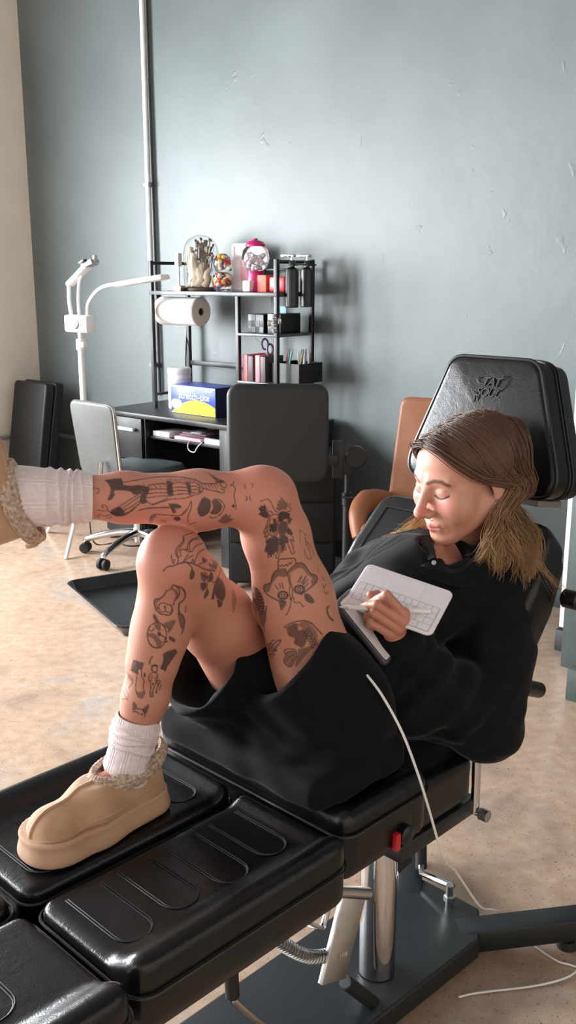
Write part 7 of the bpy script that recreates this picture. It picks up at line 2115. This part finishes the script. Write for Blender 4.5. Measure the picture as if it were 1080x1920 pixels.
cl_out = [(.425, 1.90, .96), (.421, 1.84, .944), (.388, 1.765, .929), (.333, 1.72, .930), (.284, 1.712, .940), (.243, 1.728, .947)]
cr_in = [(.345, 1.955, .985), (.302, 1.93, .980), (.287, 1.87, .973), (.279, 1.80, .966), (.275, 1.742, .957)]
cr_out = [(.31, 1.99, .965), (.228, 1.93, .958), (.240, 1.88, .957), (.247, 1.81, .955), (.262, 1.740, .956)]
def collar(a, b, nm):
    a, b = np.array(a), np.array(b); mid = (a+b)/2+V_(0, 0, .004)
    r = on_shirt([a, mid, b], [(.005, False), (.008, False), (.005, True)])
    o = part('collar', sheet(r, .0032), CLOTH, shirt); return o
collar(cl_in, cl_out, 'l'); collar(cr_in, cr_out, 'r')
part('button', lathe([(.0045, 0), (.0045, .0016), (.003, .002)], push_out(np.array([(.272, 1.735, .957)]), shirt_sdf, .009, 3, True)[0], (-.2, -.8, .5), 14), paint((150, 156, 160), .3), shirt)

# --- hair: a close cap and long strands that follow the head, then hang over collar and shoulder
def cap_sdf(P):
    q = toH(P); x = np.abs(q[:, 0])
    d = smin(ell(q, (0, -.018, .034), (.0745, .094, .068)), ell(q, (0, .040, .028), (.058, .050, .060)), .03)-.0035
    d = smin(d, ell(q, (0, -.055, -.02), (.066, .055, .07)), .03)
    cut = np.interp(q[:, 1], [-.12, -.035, -.005, .025, .05, .075, .092, .12], [-.085, -.075, -.012, .020, .048, .078, .094, .10])
    return smax(d, cut-q[:, 2], .006)*HS
g = sdf_mesh(cap_sdf, HC0-.16, HC0+.16, .0032)
HAIR = mat('brown_hair', (84, 56, 42), .42, attr='hair_tone', spec=.5)
hrng = np.random.RandomState(4)
def hair_tone(t, blond_lit, jit):
    L = lambda c: np.array(lin(c)[:3])
    a, b, c = L((74, 49, 37)), L((116, 80, 58)), L((200, 160, 112))
    k = np.clip(t, 0, 1)[:, None]; w = np.clip((k-.5)/.5, 0, 1)*blond_lit
    col = a*(1-k)+b*k; return (col*(1-w)+c*w)*jit
ROOT_TOP = lambda y: fromH((.0, y, np.interp(y, [-.10, -.06, 0, .05, .075, .09], [.070, .094, .105, .100, .091, .080])))
def guide(f, side):
    l = lerp; s = side
    k = [ROOT_TOP(l(.084, -.085, f)), fromH((s*l(.034, .045, f), l(.084, -.10, f), l(.084, .078, f))), fromH((s*l(.062, .072, f), l(.060, -.095, f), l(.050, .040, f))),
         fromH((s*l(.079, .070, f), l(.022, -.09, f), l(.014, -.01, f))), fromH((s*l(.080, .066, f), l(-.042, -.095, f), l(-.018, -.05, f)))]
    if s > 0:
        fr = [V_(.400, 1.79, 1.06), V_(.380, 1.768, 1.02), V_(.368, 1.762, .99), V_(.335, 1.752, .968)]
        md = [V_(.412, 1.80, 1.05), V_(.433, 1.80, 1.01), V_(.462, 1.79, .965), V_(.485, 1.765, .905)]
        bk = [V_(.445, 1.87, 1.06), V_(.483, 1.87, 1.01), V_(.518, 1.855, .955), V_(.531, 1.825, .895)]
        w = [l(fr[i], md[i], min(1, f/.5)) if f < .5 else l(md[i], bk[i], (f-.5)/.5) for i in range(4)]
    else:
        fr = [V_(.300, 1.912, 1.055), V_(.283, 1.905, 1.035), V_(.250, 1.89, 1.003), V_(.198, 1.885, .978)]
        bk = [V_(.365, 1.955, 1.05), V_(.37, 1.965, 1.00), V_(.38, 1.97, .955), V_(.39, 1.975, .91)]
        w = [l(fr[i], bk[i], f) for i in range(4)]
    return np.array(k+w)
def strands(n, side, f0, f1, nclump, blond_lit, rad):
    cl = hrng.uniform(f0, f1, nclump); ph = hrng.uniform(0, 6.28, (nclump, 3)); sh = hrng.uniform(.84, 1.0, nclump); tn = hrng.uniform(.75, 1.3, nclump)
    allP = []; meta = []
    for i in range(n):
        c = hrng.randint(nclump); f = np.clip(cl[c]+hrng.normal(0, .022), .04, 1)
        P = catmull(guide(f, side), 4); m = len(P); t = np.linspace(0, 1, m)
        off = hrng.normal(0, 1, 3)*(.0035+.009*t)[:, None]*(1-.72*t)[:, None]
        wav = np.stack([np.sin(12*t*PI/2+ph[c, j])*(.0006+.020*np.clip(t-.38, 0, 1)) for j in range(3)], 1)
        cut = int(m*min(1, sh[c]+hrng.normal(0, .03))); P = (P+off+wav)[:max(10, cut)]
        allP.append(P); meta.append((tn[c]*hrng.uniform(.85, 1.15), hrng.uniform(.0, .013)*(.3+.7*f)))
    n_ = [len(p) for p in allP]; F = np.vstack(allP)
    lift = np.concatenate([np.full(k, mt[1]) for k, mt in zip(n_, meta)]); tt = np.concatenate([np.linspace(0, 1, k) for k in n_])
    F = push_out(F, head_sdf, .0035+lift*np.clip(1.2-tt*.3, 0, 1), 3)
    def rest(P):
        w = P-BO; lat = np.abs(w@B3); al = w@bd; pad_d = np.where((lat < .24) & (np.abs(al) < .245), w@bn-.010, 9.)
        return np.minimum(np.minimum(shirt_sdf(P), torso_sdf(P)), pad_d)
    F = push_out(F, rest, .004+lift*.8, 4)
    V = []; FF = []; CC = []; b = 0; i0 = 0
    for k, (jit, _) in zip(n_, meta):
        P = F[i0:i0+k]; i0 += k
        P[1:-1] = (P[:-2]+2*P[1:-1]+P[2:])/4
        r = rad*np.interp(np.linspace(0, 1, k), [0, .1, .7, 1], [.6, 1, .9, .15])
        v, f = tube(P, r, 4); V.append(v); FF += [[q+b for q in s] for s in f]; b += len(v)
        CC.append(hair_tone(np.repeat(np.linspace(0, 1, k), 4), blond_lit, jit))
    return np.vstack(V), FF, np.vstack(CC)
sets = [strands(1900, 1, .0, 1, 70, .55, .00105), strands(700, 1, .5, 1, 30, .4, .00105), strands(420, -1, 0, 1, 34, 1.0, .0009)]  # far side's extra pale ends hold sunlight put into the colour
V = [g[0]]; FF = [list(map(int, q)) for q in g[1]]; CC = [hair_tone(np.full(len(g[0]), .15), 0, .9)]; b = len(g[0])
for v, f, c in sets: V.append(v); FF += [[q+b for q in s] for s in f]; CC.append(c); b += len(v)
# stray flyaway hairs on the crown
fly = []
for i in range(70):
    y = hrng.uniform(-.09, .08); s = hrng.uniform(-.05, .06); p = push_out(fromH((s, y, .14))[None], head_sdf, .008, 6, True)[0]
    d = hrng.normal(0, .5, 3)+V_(.4, 0, .8); L = hrng.uniform(.012, .04); q = p+d/np.linalg.norm(d)*L; m_ = (p+q)/2+hrng.normal(0, .006, 3)
    fly.append(tube(catmull([p, m_, q+V_(.006, 0, -.006)], 4), np.linspace(.00035, .0001, 9), 3))
fv, ff = join(*fly); V.append(fv); FF += [[q+b for q in s] for s in ff]; CC.append(hair_tone(np.full(len(fv), .7), .3, 1.2))
hair = part('hair', (np.vstack(V), FF), HAIR, person, 'long brown hair with lighter ends'); set_colour(hair, 'hair_tone', np.clip(np.vstack(CC), 0, 1))
# lashes, earring, nose ring, necklace
def hoop(c, r, rr, ax, n=20):
    R = frame(ax); return tube([np.array(c)+r*(math.cos(a)*R[0]+math.sin(a)*R[1]) for a in np.linspace(0, 2*PI, n+1)[:-1]], rr, 6, closed=True)
part('earring', hoop(fromH((.077, -.008, -.049)), .0105, .0011, HF*.3+HL), M['steel'], body, 'thin silver hoop earring')
part('nose_ring', hoop(fromH((.0195, .108, -.0435)), .0045, .0007, HF+HL*.4), M['steel'], body, 'thin nose ring')
nk = push_out(catmull([(.36, 1.80, .972), (.334, 1.79, .963), (.305, 1.776, .954), (.285, 1.79, .950), (.277, 1.815, .957)], 6), torso_sdf, .0008, 4, True)
part('necklace', tube(nk, .0008, 5), paint((176, 150, 110), .3), body, 'fine chain necklace')
# socks: ribbed knit, wrinkled where it bunches
def sleeve(path, rad, folds, nrib, amp, n=96, th=.0022):
    P = catmull(path, 14); m = len(P); T_ = np.gradient(P, axis=0); T_ /= np.linalg.norm(T_, axis=1)[:, None]
    x = frame(T_[0])[0]; V = []; ts = np.linspace(0, 1, m); ang = np.arange(n)*2*PI/n
    for inner in (0, 1):
        x = frame(T_[0])[0]
        for i in range(m):
            x = x-T_[i]*(x@T_[i]); x /= np.linalg.norm(x); y = np.cross(T_[i], x)
            r = np.interp(ts[i], *rad)+amp*np.cos(nrib*ang)
            for c, w, h, ph in folds: r = r+h*np.exp(-((ts[i]-c-.03*np.sin(ang*2+ph)-.015*np.sin(3*ang+ph))/w)**2)
            if inner: r = np.full(n, np.interp(ts[i], *rad)-th)
            V.append(P[i]+r[:, None]*(np.cos(ang)[:, None]*x+np.sin(ang)[:, None]*y))
    F = []
    for s in (0, 1):
        b = s*m*n
        for i in range(m-1):
            for k in range(n):
                q = (b+i*n+k, b+i*n+(k+1) % n, b+(i+1)*n+(k+1) % n, b+(i+1)*n+k); F.append(q if not s else q[::-1])
    for i in (0, m-1):
        for k in range(n): F.append((i*n+k, m*n+i*n+k, m*n+i*n+(k+1) % n, i*n+(k+1) % n))
    return G(np.vstack(V), F)
SOCK = mat('white_ribbed_knit', (226, 212, 214), .9, noise=(180, (216, 200, 203)), bump=(700, .25), sheen=.15)
E2 = lambda t: lerp(KNR, ANR, t)
part('sock', sleeve([E2(.775), E2(.85), E2(.93), E2(1.02), SOR+SXR*.062+V_(0, 0, .062)], ([0, .12, .3, .55, .8, 1], [.0335, .035, .035, .034, .035, .034]),
     [(.17, .022, .004, 0), (.26, .02, .0055, 1), (.35, .02, .004, 2.2), (.46, .025, .0035, .7), (.72, .03, .0025, 1.5)], 44, .0006), SOCK, person)
E1 = lambda t: lerp(KNL, ANL, t)
part('sock', sleeve([E1(.755), E1(.85), E1(.95), ANL+V_(-.03, -.005, .0), SOL+sx*.066+sz*.07], ([0, .15, .4, .62, .8, 1], [.0365, .038, .041, .046, .050, .050]),
     [(.12, .018, .003, 0), (.20, .018, .0045, 1.3), (.27, .018, .0045, 2.1), (.35, .02, .004, .5), (.47, .025, .003, 1)], 44, .0007), SOCK, person)
# slippers
SUEDE = mat('tan_suede', (188, 152, 122), .9, noise=(26, (172, 134, 106), 6), bump=(420, .22), sheen=.35)
SOLE = mat('tan_foam_sole', (190, 152, 126), .8, noise=(14, (180, 142, 116)), bump=(160, .1))
KNIT = mat('oatmeal_knit', (150, 126, 112), .95, noise=(150, (196, 174, 156), 2), bump=(300, .4))
def outline2(q, g=0):
    z = np.zeros(len(q)); p = np.c_[q[:, :2], z]
    return smin(smin(capsule(p, (.036, 0, 0), (.15, .002, 0), .034+g, .041+g), capsule(p, (.15, .002, 0), (.208, .002, 0), .041+g, .042+g), .03), capsule(p, (.21, -.008, 0), (.21, .008, 0), .041+g), .02)
def slipper(R, o, lab):
    inv = lambda P: (P-o)@R.T
    def sole(P):
        q = inv(P); w = np.c_[outline2(q, .004+.002*np.sin(q[:, 2]*150)), np.abs(q[:, 2]-.019-.004*sstep(q[:, 0], .12, .24))-.019]
        w = w+.005; return np.minimum(w.max(1), 0)+np.linalg.norm(np.maximum(w, 0), axis=1)-.005
    def upper(P):
        q = inv(P)
        d = smin(capsule(q, (.042, 0, .04), (.046, 0, .082), .034, .033), capsule(q, (.06, 0, .045), (.13, 0, .054), .036, .038), .03)
        d = smin(d, capsule(q, (.13, 0, .050), (.205, .002, .038), .038, .033), .03)
        d = smin(d, ell(q, (.212, .002, .038), (.036, .041, .032)), .02)
        d = smax(d, outline2(q, .001), .006); d = smax(d, .036-q[:, 2], .003)
        d = smax(d, -capsule(q, (.046, 0, .105), (.095, 0, .098), .031, .031), .003)
        return smax(d, q[:, 2]-.088-.012*sstep(-q[:, 0], -.06, -.01), .003)
    c = [o+R.T@np.array(p) for p in ((-.02, -.06, -.01), (.27, -.06, -.01), (-.02, .06, -.01), (.27, .06, -.01), (-.02, -.06, .14), (.27, -.06, .14), (-.02, .06, .14), (.27, .06, .14))]
    lo, hi = np.min(c, 0), np.max(c, 0)
    s = part('slipper', sdf_mesh(upper, lo, hi, .0026), SUEDE, person, lab)
    part('sole', sdf_mesh(sole, lo, hi, .003), SOLE, s)
    cen = [o+R.T@np.array((.068+.064*math.cos(t), .0372*math.sin(t), .088-.004*math.cos(t)+.012*max(0, -math.cos(t)))) for t in np.linspace(0, 2*PI, 145)[:-1]]
    ax = R[2]; kn = []; mid = o+R.T@np.array((.068, 0, .088))
    for row in (-1.5, -.5, .5, 1.5):
        pts = []; rr = []
        for i, p in enumerate(cen):
            nrm = p-mid; nrm -= ax*(nrm@ax); nrm /= np.linalg.norm(nrm)
            pts.append(p+ax*(row*.0058-.002)+nrm*(.0022-.0014*row*row)+ax*.0006*math.sin(i*PI/1.5+row)); rr.append(.0058+.0006*math.sin(i*PI/1.5+row*2))
        kn.append(tube(pts, rr, 8, closed=True))
    sm = push_out(catmull([o+R.T@np.array(p) for p in ((.128, 0, .092), (.16, .001, .084), (.20, .002, .070), (.235, .002, .052), (.249, .002, .042))], 6), upper, .0008, 5, True)
    part('centre_seam', tube(sm, .0024, 8), SUEDE, s)
    part('toe_seam', tube(push_out(catmull([o+R.T@np.array(p) for p in ((.05, .045, .050), (.12, .046, .05), (.19, .046, .046), (.235, .03, .043), (.252, .002, .041), (.235, -.03, .043), (.19, -.046, .046), (.12, -.046, .05), (.05, -.045, .05))], 6), upper, .0005, 5, True), .0018, 6), SUEDE, s)
    part('collar', join(*kn), KNIT, s)
    part('heel_loop', tube(catmull([o+R.T@np.array(p) for p in ((.008, -.006, .105), (-.004, -.006, .10), (-.008, 0, .085), (-.004, .006, .10), (.008, .006, .105))], 5), .0035, 6), SUEDE, s)
slipper(SRR, SOR, 'tan suede platform slipper on the foot resting on the chair')
slipper(SRL, SOL, 'tan suede platform slipper on the raised foot')
# --- drawing board, tablet, pencil, cable
TL = V_(.1479, 1.70, .9833); TR = V_(.2972, 1.63, .9499); BL = V_(.087, 1.615, .937)
e1 = TR-TL; e2 = BL-TL; e2 = e2-e1*(e1@e2)/(e1@e1); w1, w2 = np.linalg.norm(e1), np.linalg.norm(e2); e1 /= w1; e2 /= w2; e3 = np.cross(e2, e1)
if e3[2] < 0: e3 = -e3
Rk = np.array([e1, np.cross(e3, e1), e3]); KC = (TL+TR)/2+e2*w2/2
t = thing('keyboard_case', 'white keyboard cover held open against the chest, under the drawing hand', 'keyboard', KC)
WK = mat('white_keyboard_cover', (232, 228, 234), .55, noise=(20, (236, 233, 238)))
ky = 1 if Rk[1]@e2 > 0 else -1
part('cover', slab(rrect(w1, w2, .012), KC-e3*.006, Rk, .006, .002, .002), WK, t)
part('key_well', slab(rrect(w1-.014, .0145*4+.004, .003), KC+Rk[1]*ky*(-w2/2+.0515+.0145*1.5+.0065), Rk, .0003), mat('key_gaps', (196, 190, 198), .6, noise=(30, (200, 194, 202))), t)
KEY = mat('white_keys', (232, 227, 232), .5, noise=(30, (230, 226, 232)))
part('trackpad', slab(rrect(.066, .034, .004), KC+Rk[1]*ky*(-w2/2+.026), Rk, .0008), KEY, t)
for r in range(4):
    n = (12, 11, 10, 7)[r]
    for k in range(n):
        kw = (w1-.018)/n; x = -w1/2+.009+kw*(k+.5); y = w2/2-.010-.0135*(3-r) if False else -w2/2+.058+.0145*r
        part('key', slab(rrect(kw-.0010, .0136, .0018, 2), KC+Rk[0]*x+Rk[1]*ky*y, Rk, .0013), KEY, t)
Q4 = V_(.1707, 1.54, .8481); TA = V_(.083, 1.575, .951)
f1 = Q4-TA; v1 = np.linalg.norm(f1); f1 /= v1; tmp = (TL+(TR-TL)*.9+(BL-TL))-e3*.10-TA; f2 = tmp-f1*(tmp@f1); f2 /= np.linalg.norm(f2); f3 = np.cross(f1, f2); f3 = f3 if f3[2] > 0 else -f3
Rt_ = np.array([f1, np.cross(f3, f1), f3]); ty = 1 if Rt_[1]@f2 > 0 else -1; TC = TA+f1*v1/2+f2*.045
t = thing('tablet', 'tablet with pale lit canvas and dark edge propped on the lap below the keyboard', 'tablet', TC)
part('case', slab(rrect(v1, .09, .012), TC-f3*.009, Rt_, .009, .002, .002), paint((70, 70, 74), .35), t, 'dark grey case edge')
part('screen', slab(rrect(v1-.012, .078, .008), TC, Rt_, .0008), mat('tablet_canvas', (226, 222, 228), .3, noise=(12, (232, 228, 234))), t, 'pale canvas screen')
t = thing('stylus', 'white drawing pencil held in the hand over the keyboard', 'pencil', (.0901, 1.60, .9314))
tip, end = V_(.0884, 1.568, .9436), V_(.2492, 1.5845, .9297)
part('barrel', cyl(lerp(tip, end, .09), end, .0042, n=14, bev=.001), M['white_plastic'], t); part('tip', cyl(tip, lerp(tip, end, .09), .0007, .0042, n=14), paint((206, 200, 200), .4), t)
CABLE = [(.131, 1.487, .853), (.155, 1.47, .825), (.187, 1.45, .77), (.214, 1.445, .70), (.236, 1.455, .63), (.275, 1.50, .50), (.331, 1.66, .36), (.41, 1.79, .19), (.465, 1.90, .10), (.505, 1.955, .045), (.535, 1.935, .012), (.573, 1.89, .004), (.605, 1.85, .004), (.630, 1.838, .004), (.643, 1.825, .004), (.607, 1.796, .004), (.531, 1.772, .004), (.412, 1.753, .004), (.364, 1.74, .004)]
o = part('charging_cable', tube(catmull(CABLE, 10), .0023, 8), M['white_plastic'])
set_props(o, 'long white cable running from the lap down over the seat edge to the floor', 'cable')
